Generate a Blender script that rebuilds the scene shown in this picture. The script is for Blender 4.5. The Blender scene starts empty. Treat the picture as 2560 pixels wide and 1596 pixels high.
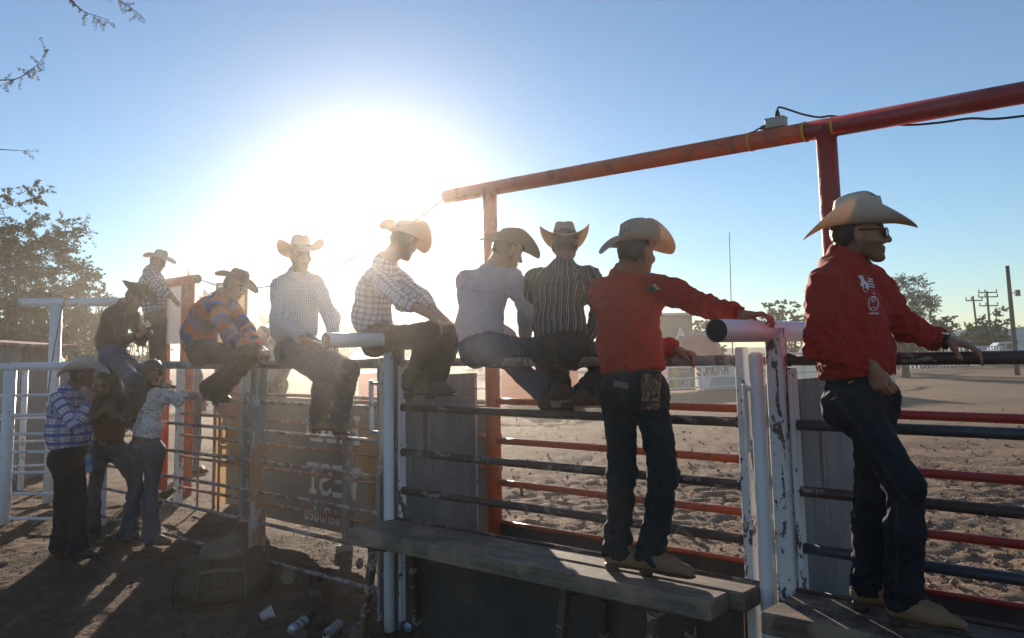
import bpy, math, random
import numpy as np
from mathutils import Vector, Matrix

random.seed(7)
RNG = np.random.default_rng(11)
SC = bpy.context.scene
COL = SC.collection

# ------------------------------------------------------------------ camera
CAM_H = 1.8
FOC = 2100.0                      # focal length in photograph pixels (2560 wide)
PX, PY = 1280.0, 649.0            # optical axis on the photograph
PITCH, ROLL = math.radians(6.25), math.radians(-1.1)
CAM_M = Matrix.Rotation(math.radians(90) + PITCH, 3, 'X') @ Matrix.Rotation(ROLL, 3, 'Z')
cam_d = bpy.data.cameras.new('camera')
cam = bpy.data.objects.new('camera', cam_d)
COL.objects.link(cam)
cam_d.sensor_width = 36.0
cam_d.lens = FOC / 2560.0 * 36.0
cam_d.shift_y = -(798.0 - PY) / 2560.0
cam_d.clip_start = 0.05
cam_d.clip_end = 6000.0
cam.matrix_world = Matrix.Translation((0, 0, CAM_H)) @ CAM_M.to_4x4()
SC.camera = cam


def ray(px, py):
    return CAM_M @ Vector(((px - PX) / FOC, (PY - py) / FOC, -1.0))


def yp(px, py, Y):
    """The point seen at photograph pixel px, py that lies Y metres ahead."""
    r = ray(px, py)
    return Vector((0, 0, CAM_H)) + r * (Y / r.y)


# the fence line: s runs along it (to the right and nearer), t away from it towards the camera side
F0 = Vector((0, 5.07, 0))
FS = Vector((math.sin(math.radians(48.4)), -math.cos(math.radians(48.4)), 0))
FT = Vector((-FS.y * -1, 0, 0))
FT = Vector((FS.y, -FS.x, 0))     # towards the camera


def fp(s, t, z=0.0):
    return F0 + FS * s + FT * t + Vector((0, 0, z))


def tp(px, py, t):
    """The point seen at pixel px, py that lies in the vertical plane t off the fence."""
    r = ray(px, py)
    o = Vector((0, 0, CAM_H)) - F0
    k = (t - o.dot(FT)) / r.dot(FT)
    return Vector((0, 0, CAM_H)) + r * k


def gp(px, py, z=0.0):
    r = ray(px, py)
    return Vector((0, 0, CAM_H)) + r * ((z - CAM_H) / r.z)


# ------------------------------------------------------------------ light
SUN_DIR = ray(930, 505).normalized()
SUN_EL = math.asin(SUN_DIR.z)
SUN_AZ = math.atan2(SUN_DIR.x, SUN_DIR.y)
world = bpy.data.worlds.new('World')
SC.world = world
world.use_nodes = True
wn = world.node_tree.nodes
wl = world.node_tree.links
wn.clear()
sky = wn.new('ShaderNodeTexSky')
sky.sky_type = 'NISHITA'
sky.sun_disc = False
sky.sun_elevation = SUN_EL
sky.sun_rotation = SUN_AZ
sky.altitude = 300
sky.air_density = 1.0
sky.dust_density = 0.0
sky.ozone_density = 4.0
bg = wn.new('ShaderNodeBackground')
bg.inputs['Strength'].default_value = 0.088
wo = wn.new('ShaderNodeOutputWorld')
tint = wn.new('ShaderNodeMix'); tint.data_type = 'RGBA'; tint.blend_type = 'MULTIPLY'
tint.inputs[0].default_value = 1.0
tint.inputs[7].default_value = (1.045, 1.0, 0.955, 1)      # white balance of the clear winter sky
hs = wn.new('ShaderNodeHueSaturation')                   # thin high haze pales the blue a little
hs.inputs['Saturation'].default_value = 0.89
wl.new(sky.outputs[0], hs.inputs['Color'])
wl.new(hs.outputs[0], tint.inputs[6])
wl.new(tint.outputs[2], bg.inputs[0])
wl.new(bg.outputs[0], wo.inputs['Surface'])

sun_d = bpy.data.lights.new('sun', 'SUN')
sun_d.energy = 5.0
sun_d.angle = math.radians(0.55)
sun_d.color = (1.0, 0.86, 0.70)
sun = bpy.data.objects.new('sun', sun_d)
COL.objects.link(sun)
sun.rotation_euler = SUN_DIR.to_track_quat('Z', 'Y').to_euler()
sun.location = (0, 0, 20)

SC.view_settings.view_transform = 'Standard'
SC.view_settings.look = 'None'
SC.view_settings.exposure = 0.85
SC.view_settings.gamma = 1.0
SC.view_settings.use_curve_mapping = False
SC.render.engine = 'CYCLES'
SC.cycles.use_denoising = True
SC.cycles.max_bounces = 8
SC.cycles.diffuse_bounces = 3
SC.cycles.glossy_bounces = 3
SC.cycles.transmission_bounces = 4
SC.cycles.transparent_max_bounces = 16
SC.cycles.volume_bounces = 0
SC.cycles.sample_clamp_indirect = 4.0

# ------------------------------------------------------------------ scene helpers
ORG = {}


def tag(o, label=None, cat=None, group=None, kind=None):
    if label: o['label'] = label
    if cat: o['category'] = cat
    if group: o['group'] = group
    if kind: o['kind'] = kind
    return o


def thing(name, label, cat, loc=(0, 0, 0), group=None):
    o = bpy.data.objects.new(name, None)
    o.empty_display_size = 0.1
    COL.objects.link(o)
    o.location = loc
    ORG[o.name] = np.array(loc, float)
    return tag(o, label, cat, group)


def link_mesh(name, me, parent=None):
    o = bpy.data.objects.new(name, me)
    COL.objects.link(o)
    if parent is not None:
        o.parent = parent
        ORG[o.name] = ORG[parent.name]
    else:
        ORG[o.name] = np.zeros(3)
    return o


def mesh_obj(name, V, F, mat, parent=None, smooth=True, mats=None, fm=None, attrs=None):
    """One mesh object from world-space points; F is a list of tuples or an (n,4) array."""
    V = np.asarray(V, np.float32).reshape(-1, 3)
    org = ORG[parent.name] if parent is not None else np.zeros(3)
    me = bpy.data.meshes.new(name)
    Vl = V - org.astype(np.float32)
    if isinstance(F, np.ndarray):
        n, k = F.shape
        me.vertices.add(len(Vl))
        me.vertices.foreach_set('co', Vl.ravel())
        me.loops.add(n * k)
        me.loops.foreach_set('vertex_index', F.astype(np.int32).ravel())
        me.polygons.add(n)
        me.polygons.foreach_set('loop_start', np.arange(0, n * k, k, dtype=np.int32))
        me.update(calc_edges=True)
    else:
        me.from_pydata(Vl.tolist(), [], F)
    for m in (mats or [mat]):
        if m is not None: me.materials.append(m)
    if fm is not None:
        me.polygons.foreach_set('material_index', np.asarray(fm, np.int32))
    if smooth:
        me.polygons.foreach_set('use_smooth', np.ones(len(me.polygons), bool))
    for k, a in (attrs or {}).items():
        a = np.asarray(a, np.float32)
        if a.ndim == 2 and a.shape[1] == 3:
            at = me.attributes.new(k, 'FLOAT_VECTOR', 'POINT'); at.data.foreach_set('vector', a.ravel())
        elif a.ndim == 2:
            at = me.attributes.new(k, 'FLOAT_COLOR', 'POINT'); at.data.foreach_set('color', a.ravel())
        else:
            at = me.attributes.new(k, 'FLOAT', 'POINT'); at.data.foreach_set('value', a.ravel())
    me.update()
    return link_mesh(name, me, parent)


def frame_of(d, hint=None):
    d = Vector(d).normalized()
    h = Vector(hint) if hint is not None else (Vector((0, 0, 1)) if abs(d.z) < 0.9 else Vector((1, 0, 0)))
    a = d.cross(h).normalized()
    b = a.cross(d).normalized()
    return d, a, b


class MB:
    """Collects shapes and links them as ONE mesh object."""
    def __init__(self):
        self.v, self.f, self.m, self.sm = [], [], [], []

    def add(self, v, f, mi=0, sm=True):
        n = len(self.v)
        self.v += [tuple(p) for p in v]
        self.f += [tuple(i + n for i in q) for q in f]
        self.m += [mi] * len(f)
        self.sm += [sm] * len(f)
        return self

    def box(self, c, ax, ay, az, mi=0):
        """c centre, ax/ay/az half-extent vectors."""
        c, ax, ay, az = Vector(c), Vector(ax), Vector(ay), Vector(az)
        v = [c + ax * i + ay * j + az * k for i in (-1, 1) for j in (-1, 1) for k in (-1, 1)]
        f = [(0, 1, 3, 2), (4, 6, 7, 5), (0, 4, 5, 1), (2, 3, 7, 6), (0, 2, 6, 4), (1, 5, 7, 3)]
        if ax.cross(ay).dot(az) < 0: f = [q[::-1] for q in f]
        return self.add(v, f, mi, False)

    def bbox(self, c, ax, ay, az, b=0.004, mi=0):
        """A box with bevelled edges."""
        c = Vector(c)
        A = [Vector(ax), Vector(ay), Vector(az)]
        L = [a.length for a in A]
        D = [a.normalized() for a in A]
        if D[0].cross(D[1]).dot(D[2]) < 0: D[2] = -D[2]
        b = min(b, min(L) * 0.45)
        v = []; idx = {}
        for sx in (-1, 1):
            for sy in (-1, 1):
                for sz in (-1, 1):
                    for k in range(3):
                        s = (sx, sy, sz); p = Vector(c)
                        for q in range(3):
                            p = p + D[q] * (s[q] * (L[q] - (0 if q == k else b)))
                        idx[(s, k)] = len(v); v.append(p)
        f = []
        S = (-1, 1)
        for k in range(3):
            i, j = (k + 1) % 3, (k + 2) % 3
            for sk in S:
                q = []
                for si, sj in ((-1, -1), (1, -1), (1, 1), (-1, 1)):
                    s = [0, 0, 0]; s[k] = sk; s[i] = si; s[j] = sj
                    q.append(idx[(tuple(s), k)])
                f.append(tuple(q) if sk > 0 else tuple(q[::-1]))
        for k in range(3):
            i, j = (k + 1) % 3, (k + 2) % 3
            for si in S:
                for sj in S:
                    s0 = [0, 0, 0]; s0[i] = si; s0[j] = sj
                    s1 = list(s0); s0[k] = -1; s1[k] = 1
                    q = (idx[(tuple(s0), i)], idx[(tuple(s1), i)], idx[(tuple(s1), j)], idx[(tuple(s0), j)])
                    f.append(q if si * sj < 0 else q[::-1])
        for sx in S:
            for sy in S:
                for sz in S:
                    q = tuple(idx[((sx, sy, sz), k)] for k in range(3))
                    f.append(q if sx * sy * sz > 0 else q[::-1])
        return self.add(v, f, mi, False)

    def tube(self, pts, r, n=12, caps=True, mi=0, hint=None, flat=1.0):
        """A tube through pts; r a number or one per point."""
        pts = [Vector(p) for p in pts]
        if not isinstance(r, (list, tuple)): r = [r] * len(pts)
        v, f = [], []
        a = None
        for i, p in enumerate(pts):
            d = (pts[min(i + 1, len(pts) - 1)] - pts[max(i - 1, 0)]).normalized()
            if a is None:
                d, a, b = frame_of(d, hint)
            else:
                a = (a - d * a.dot(d)).normalized(); b = a.cross(d)
            for k in range(n):
                w = 2 * math.pi * k / n
                v.append(p + a * (math.cos(w) * r[i]) + b * (math.sin(w) * r[i] * flat))
        m = len(pts)
        for i in range(m - 1):
            for k in range(n):
                k2 = (k + 1) % n
                f.append((i * n + k2, i * n + k, (i + 1) * n + k, (i + 1) * n + k2))
        self.add(v, f, mi, True)
        if caps:
            base = len(self.v) - len(v)
            self.f.append(tuple(base + k for k in range(n))); self.m.append(mi); self.sm.append(False)
            self.f.append(tuple(base + (m - 1) * n + k for k in reversed(range(n)))); self.m.append(mi); self.sm.append(False)
        return self

    def build(self, name, mat, parent=None, mats=None):
        o = mesh_obj(name, self.v, self.f, mat, parent, smooth=False, mats=mats, fm=self.m)
        o.data.polygons.foreach_set('use_smooth', np.array(self.sm, bool))
        o.data.update()
        return o


# ------------------------------------------------------------------ noise
_P = np.random.default_rng(3).permutation(256).astype(np.int64)
_P = np.concatenate([_P, _P, _P])
_G = np.random.default_rng(5).normal(size=(256, 3)); _G /= np.linalg.norm(_G, axis=1)[:, None]


def pnoise(p):
    """Gradient noise of (n,3) points, about -1..1."""
    p = np.asarray(p, float)
    i = np.floor(p).astype(np.int64); f = p - i
    u = f * f * f * (f * (f * 6 - 15) + 10)
    i &= 255
    out = 0
    for dx in (0, 1):
        wx = u[:, 0] if dx else 1 - u[:, 0]
        for dy in (0, 1):
            wy = u[:, 1] if dy else 1 - u[:, 1]
            for dz in (0, 1):
                wz = u[:, 2] if dz else 1 - u[:, 2]
                h = _P[_P[_P[(i[:, 0] + dx) & 255] + ((i[:, 1] + dy) & 255)] + ((i[:, 2] + dz) & 255)]
                g = _G[h]
                out = out + wx * wy * wz * (g[:, 0] * (f[:, 0] - dx) + g[:, 1] * (f[:, 1] - dy) + g[:, 2] * (f[:, 2] - dz))
    return out * 1.6


def fbm(p, oct=4, gain=0.5):
    p = np.asarray(p, float); a = 1.0; s = 0
    for k in range(oct):
        s = s + a * pnoise(p + 17.3 * k); p = p * 2.03; a *= gain
    return s


# ------------------------------------------------------------------ materials
class NT:
    """Small helper to write node trees."""
    def __init__(self, name):
        self.mat = bpy.data.materials.new(name)
        self.mat.use_nodes = True
        self.t = self.mat.node_tree
        self.t.nodes.clear()
        self.out = self.t.nodes.new('ShaderNodeOutputMaterial')
        self.b = self.t.nodes.new('ShaderNodeBsdfPrincipled')
        self.t.links.new(self.b.outputs[0], self.out.inputs['Surface'])
        self.b.inputs['Specular IOR Level'].default_value = 0.35

    def n(self, typ, **kw):
        nd = self.t.nodes.new(typ)
        for k, v in kw.items(): setattr(nd, k, v)
        return nd

    def set(self, nd, i, v):
        s = nd.inputs[i]
        if isinstance(v, bpy.types.NodeSocket): self.t.links.new(v, s)
        else:
            if isinstance(v, (tuple, list)) and len(v) == 3 and s.type == 'RGBA': v = (*v, 1)
            s.default_value = v

    def m(self, op, a, b=0.0, c=0.0, clamp=False):
        nd = self.n('ShaderNodeMath', operation=op, use_clamp=clamp)
        self.set(nd, 0, a); self.set(nd, 1, b)
        if op in ('MULTIPLY_ADD', 'SMOOTH_MIN', 'WRAP', 'COMPARE'): self.set(nd, 2, c)
        return nd.outputs[0]

    def mix(self, f, a, b, mode='MIX'):
        nd = self.n('ShaderNodeMix', data_type='RGBA', blend_type=mode)
        self.set(nd, 0, f); self.set(nd, 6, a); self.set(nd, 7, b)
        return nd.outputs[2]

    def ramp(self, f, lo, hi):
        nd = self.n('ShaderNodeMapRange', clamp=True)
        nd.interpolation_type = 'SMOOTHSTEP'
        self.set(nd, 0, f); self.set(nd, 1, lo); self.set(nd, 2, hi)
        return nd.outputs[0]

    def noise(self, vec, scale, detail=4.0, rough=0.55, dist=0.0):
        nd = self.n('ShaderNodeTexNoise')
        if vec is not None: self.set(nd, 'Vector', vec)
        nd.inputs['Scale'].default_value = scale
        nd.inputs['Detail'].default_value = detail
        nd.inputs['Roughness'].default_value = rough
        nd.inputs['Distortion'].default_value = dist
        return nd.outputs[0]

    def voro(self, vec, scale, feat='F1'):
        nd = self.n('ShaderNodeTexVoronoi', feature=feat)
        if vec is not None: self.set(nd, 'Vector', vec)
        nd.inputs['Scale'].default_value = scale
        return nd.outputs['Distance'], nd.outputs.get('Color')

    def attr(self, name):
        nd = self.n('ShaderNodeAttribute', attribute_name=name)
        return nd

    def obj(self, scale=(1, 1, 1), rnd=True):
        tc = self.n('ShaderNodeTexCoord')
        mp = self.n('ShaderNodeMapping')
        self.t.links.new(tc.outputs['Object'], mp.inputs['Vector'])
        mp.inputs['Scale'].default_value = scale
        return mp.outputs[0]

    def sep(self, v):
        nd = self.n('ShaderNodeSeparateXYZ'); self.set(nd, 0, v)
        return nd.outputs

    def comb(self, x, y, z):
        nd = self.n('ShaderNodeCombineXYZ')
        self.set(nd, 0, x); self.set(nd, 1, y); self.set(nd, 2, z)
        return nd.outputs[0]

    def bump(self, h, dist=0.01, strength=1.0, normal=None):
        nd = self.n('ShaderNodeBump')
        nd.inputs['Strength'].default_value = strength
        nd.inputs['Distance'].default_value = dist
        self.set(nd, 'Height', h)
        if normal is not None: self.set(nd, 'Normal', normal)
        return nd.outputs[0]

    def fin(self, col=None, rough=None, metal=None, normal=None, spec=None, trans=None):
        if col is not None: self.set(self.b, 'Base Color', col)
        if rough is not None: self.set(self.b, 'Roughness', rough)
        if metal is not None: self.set(self.b, 'Metallic', metal)
        if normal is not None: self.set(self.b, 'Normal', normal)
        if spec is not None: self.set(self.b, 'Specular IOR Level', spec)
        if trans is not None:      # thin sheet that lets light through
            tb = self.n('ShaderNodeBsdfTranslucent'); self.set(tb, 0, col)
            ms = self.n('ShaderNodeMixShader'); self.set(ms, 0, trans)
            self.t.links.new(self.b.outputs[0], ms.inputs[1]); self.t.links.new(tb.outputs[0], ms.inputs[2])
            self.t.links.new(ms.outputs[0], self.out.inputs['Surface'])
        return self.mat


_MC = {}


def plain(name, col, rough=0.6, metal=0.0, var=0.12, scale=30.0, bump=0.0, spec=0.35, trans=None):
    if name in _MC: return _MC[name]
    t = NT(name)
    v = t.obj()
    nz = t.noise(v, scale, 4)
    c = t.mix(t.m('MULTIPLY', nz, 1.0), tuple(x * (1 - var) for x in col), tuple(min(1, x * (1 + var)) for x in col))
    nrm = t.bump(nz, bump) if bump else None
    _MC[name] = t.fin(c, rough, metal, nrm, spec, trans)
    return _MC[name]


def painted(name, paint, worn, wear=0.5, under=(0.16, 0.07, 0.035), rough=0.42, scale=9.0, stretch=(1, 1, 1), dirt=0.25, dust=(0.22, 0.155, 0.11)):
    """Paint on steel, scraped through to another colour and rust, dusty."""
    if name in _MC: return _MC[name]
    t = NT(name)
    v = t.obj(stretch)
    a = t.noise(v, scale, 7, 0.66, 0.6)
    b = t.noise(t.obj(), scale * 3.3, 5, 0.7)
    d = t.noise(t.obj(), 2.3, 4)
    w = t.m('ADD', a, t.m('MULTIPLY', t.m('SUBTRACT', b, 0.5), 0.35))
    lo = 0.72 - wear * 0.45
    m1 = t.ramp(w, lo, lo + 0.025)
    m2 = t.ramp(w, lo + 0.085, lo + 0.12)
    c = t.mix(m1, paint, worn)
    c = t.mix(m2, c, t.mix(b, under, tuple(min(1, x * 2.2) for x in under)))
    c = t.mix(t.m('MULTIPLY', t.ramp(d, 0.35, 0.8), dirt), c, dust)
    r = t.m('ADD', rough, t.m('MULTIPLY', m1, 0.25))
    h = t.m('SUBTRACT', 1.0, t.m('ADD', m1, t.m('MULTIPLY', b, 0.35)))
    _MC[name] = t.fin(c, r, 0.0, t.bump(h, 0.0012, 0.7), 0.45)
    return _MC[name]
# ------------------------------------------------------------------ ground
def s_t(x, y):
    dx, dy = x - F0.x, y - F0.y
    return dx * FS.x + dy * FS.y, dx * FT.x + dy * FT.y


def sstep(x, a, b):
    u = np.clip((x - a) / (b - a), 0, 1)
    return u * u * (3 - 2 * u)


def ground_z(x, y, fine=True):
    x = np.atleast_1d(np.asarray(x, float)); y = np.atleast_1d(np.asarray(y, float))
    s, t = s_t(x, y)
    r = np.hypot(x, y)
    P = np.stack([x, y, np.zeros_like(x)], 1)
    inside = sstep(-t, 1.05, 1.5) * sstep(x, -3.2, -1.0)          # the churned arena floor
    base = 0.05 * fbm(P * 0.35, 3) * sstep(r, 3, 12)
    base = base + 0.10 * sstep(-(x + 1.2), 0.0, 2.5) * sstep(y, 5.5, 8.5)
    z = base + 0.018 * fbm(P * 1.7, 4)
    if fine:
        ch = fbm(P * 3.1 + 9, 4, 0.55)
        hoof = np.abs(pnoise(P * 4.2 + 4)) * 0.9
        fur = pnoise(np.stack([x * 0.5 + y * 0.5, (x - y) * 2.3, 0 * x + 3.3], 1))            # harrow lines
        patch = np.clip(0.55 + 0.9 * pnoise(P * 0.55 + 2), 0.15, 1.3)
        z = z + inside * (patch * (0.034 * ch - 0.040 * np.exp(-(hoof * 4) ** 2)) + 0.016 * fur + 0.010 * pnoise(P * 11.0)) * np.clip(1.25 - r / 60, 0.3, 1)
        lit = np.clip(pnoise(P * 7.0 + 31), 0, 1) ** 2
        near = sstep(t, -1.0, -0.2) * (1 - sstep(t, 2.0, 3.5))
        z = z + near * (0.022 * lit + 0.012 * fbm(P * 9, 3))
        # loose dirt heaped along the foot of the pipe fence
        z = z + 0.07 * np.exp(-((t - 0.1) / 0.35) ** 2) * sstep(-s, 1.4, 2.2) * (1 - sstep(-s, 5.2, 6.0)) * (0.8 + 0.5 * pnoise(P * 2.0))
    return z


def grade(lo, hi, step, far, g):
    a = list(np.arange(lo, hi, step))
    d = step; x = a[-1]
    while x < far:
        d *= g; x += d; a.append(x)
    d = step; x = a[0]
    b = []
    while x > -far:
        d *= g; x -= d; b.append(x)
    return np.array(b[::-1] + a)


gx = grade(-6.0, 5.5, 0.05, 1500, 1.10)
gy = grade(2.6, 11.5, 0.05, 2500, 1.06)
gy = gy[(gy > -60)]
GX, GY = np.meshgrid(gx, gy, indexing='ij')
GZ = ground_z(GX.ravel(), GY.ravel())
nx_, ny_ = GX.shape
ii = np.arange(nx_ * ny_).reshape(nx_, ny_)
GF = np.stack([ii[:-1, :-1].ravel(), ii[1:, :-1].ravel(), ii[1:, 1:].ravel(), ii[:-1, 1:].ravel()], 1)


def ground_mat():
    t = NT('dry dirt')
    v = t.obj()
    a = t.noise(v, 0.55, 5, 0.6)
    b = t.noise(v, 7.0, 6, 0.7)
    c = t.noise(v, 60.0, 4, 0.7)
    ar = t.attr('arena').outputs['Fac']
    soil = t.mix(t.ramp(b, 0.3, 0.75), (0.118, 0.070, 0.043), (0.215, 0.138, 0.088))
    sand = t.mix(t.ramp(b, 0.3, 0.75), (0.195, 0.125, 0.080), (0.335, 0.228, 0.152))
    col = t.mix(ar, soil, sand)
    col = t.mix(t.m('MULTIPLY', t.ramp(a, 0.35, 0.7), 0.35), col, (0.24, 0.175, 0.12))
    col = t.mix(t.m('MULTIPLY', t.ramp(c, 0.60, 0.72), 0.4), col, (0.42, 0.34, 0.24))
    dp = t.noise(t.obj((0.16, 0.55, 1)), 1.0, 5, 0.6)
    col = t.mix(t.m('MULTIPLY', t.ramp(dp, 0.50, 0.66), 0.42), col, (0.125, 0.082, 0.055))
    d, _ = t.voro(v, 42.0)
    h = t.m('ADD', t.m('MULTIPLY', b, 1.0), t.m('MULTIPLY', c, 0.35))
    h = t.m('ADD', h, t.m('MULTIPLY', d, -0.35))
    h2 = t.noise(v, 2.2, 6, 0.65)
    n1 = t.bump(h2, 0.12, 0.8)
    n2 = t.bump(h, 0.05, 1.0, n1)
    return t.fin(col, 0.95, 0, n2, 0.1)


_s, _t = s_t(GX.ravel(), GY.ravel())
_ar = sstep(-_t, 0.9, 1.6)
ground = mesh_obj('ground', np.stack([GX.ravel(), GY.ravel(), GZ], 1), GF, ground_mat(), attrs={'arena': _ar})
tag(ground, kind='structure')


def gz1(x, y):
    return float(ground_z(x, y)[0])


# ------------------------------------------------------------------ haze: dust hanging in the low sun
def haze_box():
    m = bpy.data.materials.new('dusty air')
    m.use_nodes = True
    nt = m.node_tree; nt.nodes.clear()
    o = nt.nodes.new('ShaderNodeOutputMaterial')
    p = nt.nodes.new('ShaderNodeVolumePrincipled')
    p.inputs['Color'].default_value = (1.0, 0.95, 0.88, 1)
    p.inputs['Density'].default_value = HAZE_D
    p.inputs['Anisotropy'].default_value = HAZE_G
    nt.links.new(p.outputs[0], o.inputs['Volume'])
    b = MB().box((0, 180, 3.25), (260, 0, 0), (0, 230, 0), (0, 0, 5.25))
    h = b.build('haze', m)
    tag(h, kind='stuff')
    return h


HAZE_D, HAZE_G = 0.0002, 0.86
haze_box()


def dust_veil():  # arena dust plus an added low layer that veils the riders like lens flare
    m = bpy.data.materials.new('arena dust and veil')
    m.use_nodes = True
    nt = m.node_tree; nt.nodes.clear()
    o = nt.nodes.new('ShaderNodeOutputMaterial')
    p = nt.nodes.new('ShaderNodeVolumePrincipled')
    p.inputs['Color'].default_value = (1.0, 0.93, 0.85, 1)
    p.inputs['Density'].default_value = 0.0024
    p.inputs['Anisotropy'].default_value = 0.86
    nt.links.new(p.outputs[0], o.inputs['Volume'])
    h = MB().box((0, 12.0, 1.23), (18.5, 0, 0), (0, 15.5, 0), (0, 0, 2.13)).build('dust_veil', m)
    tag(h, kind='stuff')


dust_veil()

# ------------------------------------------------------------------ materials of the yard
M_RUSTY = painted('brown pipe', (0.075, 0.043, 0.032), (0.30, 0.25, 0.22), 0.34, (0.11, 0.05, 0.025), 0.5, 14, (0.35, 0.35, 1))
M_DARKPIPE = painted('slate pipe', (0.036, 0.043, 0.055), (0.12, 0.11, 0.11), 0.16, rough=0.36)
M_WORNPIPE = painted('worn pipe', (0.33, 0.29, 0.27), (0.17, 0.10, 0.07), 0.50, (0.16, 0.075, 0.04), 0.55, 17, (0.5, 0.5, 1))
M_WHITE = painted('white paint', (0.74, 0.74, 0.75), (0.42, 0.41, 0.40), 0.22, (0.22, 0.12, 0.07), 0.4, 7)
M_FLAKE = painted('flaking white paint', (0.70, 0.68, 0.68), (0.10, 0.085, 0.08), 0.36, (0.10, 0.055, 0.035), 0.5, 11, (1, 1, 0.30))
M_GREYPOST = painted('grey post', (0.17, 0.19, 0.20), (0.40, 0.40, 0.40), 0.36, (0.15, 0.08, 0.05), 0.45, 8, (1, 1, 0.4))
M_RUSTPOST = painted('rust striped post', (0.34, 0.30, 0.28), (0.33, 0.15, 0.075), 0.62, (0.20, 0.085, 0.04), 0.6, 7, (1, 1, 0.35))
M_ORANGE = painted('orange paint', (0.60, 0.105, 0.030), (0.40, 0.10, 0.055), 0.38, (0.18, 0.06, 0.03), 0.38, 6)
M_RED = painted('red paint', (0.38, 0.022, 0.016), (0.27, 0.030, 0.024), 0.38, (0.13, 0.035, 0.03), 0.32, 6)
def plate_mat():
    t = NT('scuffed plate')
    v = t.obj()
    a = t.noise(t.obj((1, 1, 0.5)), 3.5, 7, 0.7, 0.4)
    st = t.noise(t.obj((9, 9, 0.35)), 1.6, 6, 0.7)
    sc = t.noise(t.obj((3, 3, 22)), 3.0, 5, 0.75)
    sp = t.noise(v, 46, 4, 0.7)
    c = t.mix(t.ramp(a, 0.3, 0.7), (0.125, 0.135, 0.150), (0.225, 0.240, 0.262))
    c = t.mix(t.m('MULTIPLY', t.ramp(sc, 0.60, 0.66), 0.5), c, (0.42, 0.43, 0.45))
    c = t.mix(t.m('MULTIPLY', t.ramp(st, 0.56, 0.64), t.ramp(a, 0.40, 0.60)), c, (0.085, 0.045, 0.025))
    c = t.mix(t.m('MULTIPLY', t.ramp(st, 0.40, 0.30), 0.35), c, (0.36, 0.37, 0.39))
    c = t.mix(t.ramp(sp, 0.66, 0.70), c, (0.07, 0.04, 0.028))
    h = t.m('ADD', a, t.m('MULTIPLY', sp, 0.2))
    return t.fin(c, 0.55, 0, t.bump(h, 0.01, 0.6), 0.35)


M_PLATE = plate_mat()
M_DARKPLATE = painted('dark plate', (0.055, 0.050, 0.048), (0.09, 0.075, 0.065), 0.42, (0.07, 0.035, 0.02), 0.6, 4)
def board_mat(name, a_, b_, edge):
    t = NT(name)
    ang = math.atan2(FS.y, FS.x)
    tc = t.n('ShaderNodeTexCoord'); mp = t.n('ShaderNodeMapping')
    t.t.links.new(tc.outputs['Object'], mp.inputs['Vector'])
    mp.vector_type = 'TEXTURE'; mp.inputs['Rotation'].default_value = (0, 0, ang)
    mp2 = t.n('ShaderNodeMapping'); t.t.links.new(mp.outputs[0], mp2.inputs['Vector']); mp2.inputs['Scale'].default_value = (1.2, 22, 22)
    g = t.noise(mp2.outputs[0], 2.2, 7, 0.68, 0.3)
    bl = t.noise(mp.outputs[0], 4.5, 6, 0.65)
    sp = t.noise(mp.outputs[0], 60, 4, 0.7)
    c = t.mix(t.ramp(g, 0.3, 0.7), a_, b_)
    c = t.mix(t.m('MULTIPLY', t.ramp(bl, 0.45, 0.62), 0.7), c, (0.36, 0.265, 0.185))
    c = t.mix(t.m('MULTIPLY', t.ramp(bl, 0.42, 0.30), 0.75), c, edge)
    c = t.mix(t.m('MULTIPLY', t.ramp(sp, 0.62, 0.70), 0.6), c, (0.055, 0.04, 0.032))
    h = t.m('ADD', g, t.m('MULTIPLY', sp, 0.25))
    return t.fin(c, 0.72, 0, t.bump(h, 0.004, 0.8), 0.22)


M_GALV = board_mat('weathered bench board', (0.135, 0.102, 0.078), (0.245, 0.19, 0.145), (0.10, 0.105, 0.11))
M_BROWNBENCH = board_mat('brown bench board', (0.085, 0.058, 0.045), (0.165, 0.118, 0.09), (0.06, 0.04, 0.032))
M_BLUEGREY = painted('blue grey paint', (0.40, 0.47, 0.53), (0.22, 0.22, 0.22), 0.28, rough=0.4)
M_BLACK = plain('black rubber', (0.015, 0.015, 0.016), 0.6)


def wob(p0, p1, n, amp, seed):
    """Points of a slightly bent bar."""
    p0, p1 = Vector(p0), Vector(p1)
    q = []
    for i in range(n):
        u = i / (n - 1)
        w = math.sin(math.pi * u)
        q.append(p0.lerp(p1, u) + Vector((0, 0, amp * w * math.sin(seed * 1.7 + 3 * u))) + FT * (amp * w * math.cos(seed * 2.3 + 2 * u)))
    return q


def rail(parent, p0, p1, r, mat, name='rail', seed=0, ends=True, n=9, sides=12):
    q = wob(p0, p1, n, 0.004, seed)
    rr = [r] * n
    b = MB().tube(q, rr, sides)
    d = (Vector(p1) - Vector(p0)).normalized()
    if ends:                            # weld collar at both ends
        b.tube([p0, Vector(p0) + d * 0.012], r * 1.14, sides)
        b.tube([p1, Vector(p1) - d * 0.012], r * 1.14, sides)
    return b.build(name, mat, parent)


def post_round(parent, p, z0, z1, r, mat, name='post', dome=False):
    p = Vector((p.x, p.y, 0))
    q = [p + Vector((0, 0, z0)), p + Vector((0, 0, (z0 + z1) / 2)), p + Vector((0, 0, z1))]
    rr = [r, r, r]
    if dome:
        q += [p + Vector((0, 0, z1 + r * 0.45)), p + Vector((0, 0, z1 + r * 0.65))]; rr += [r * 0.8, r * 0.3]
    return MB().tube(q, rr, 16, hint=(1, 0, 0)).build(name, mat, parent)


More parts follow.
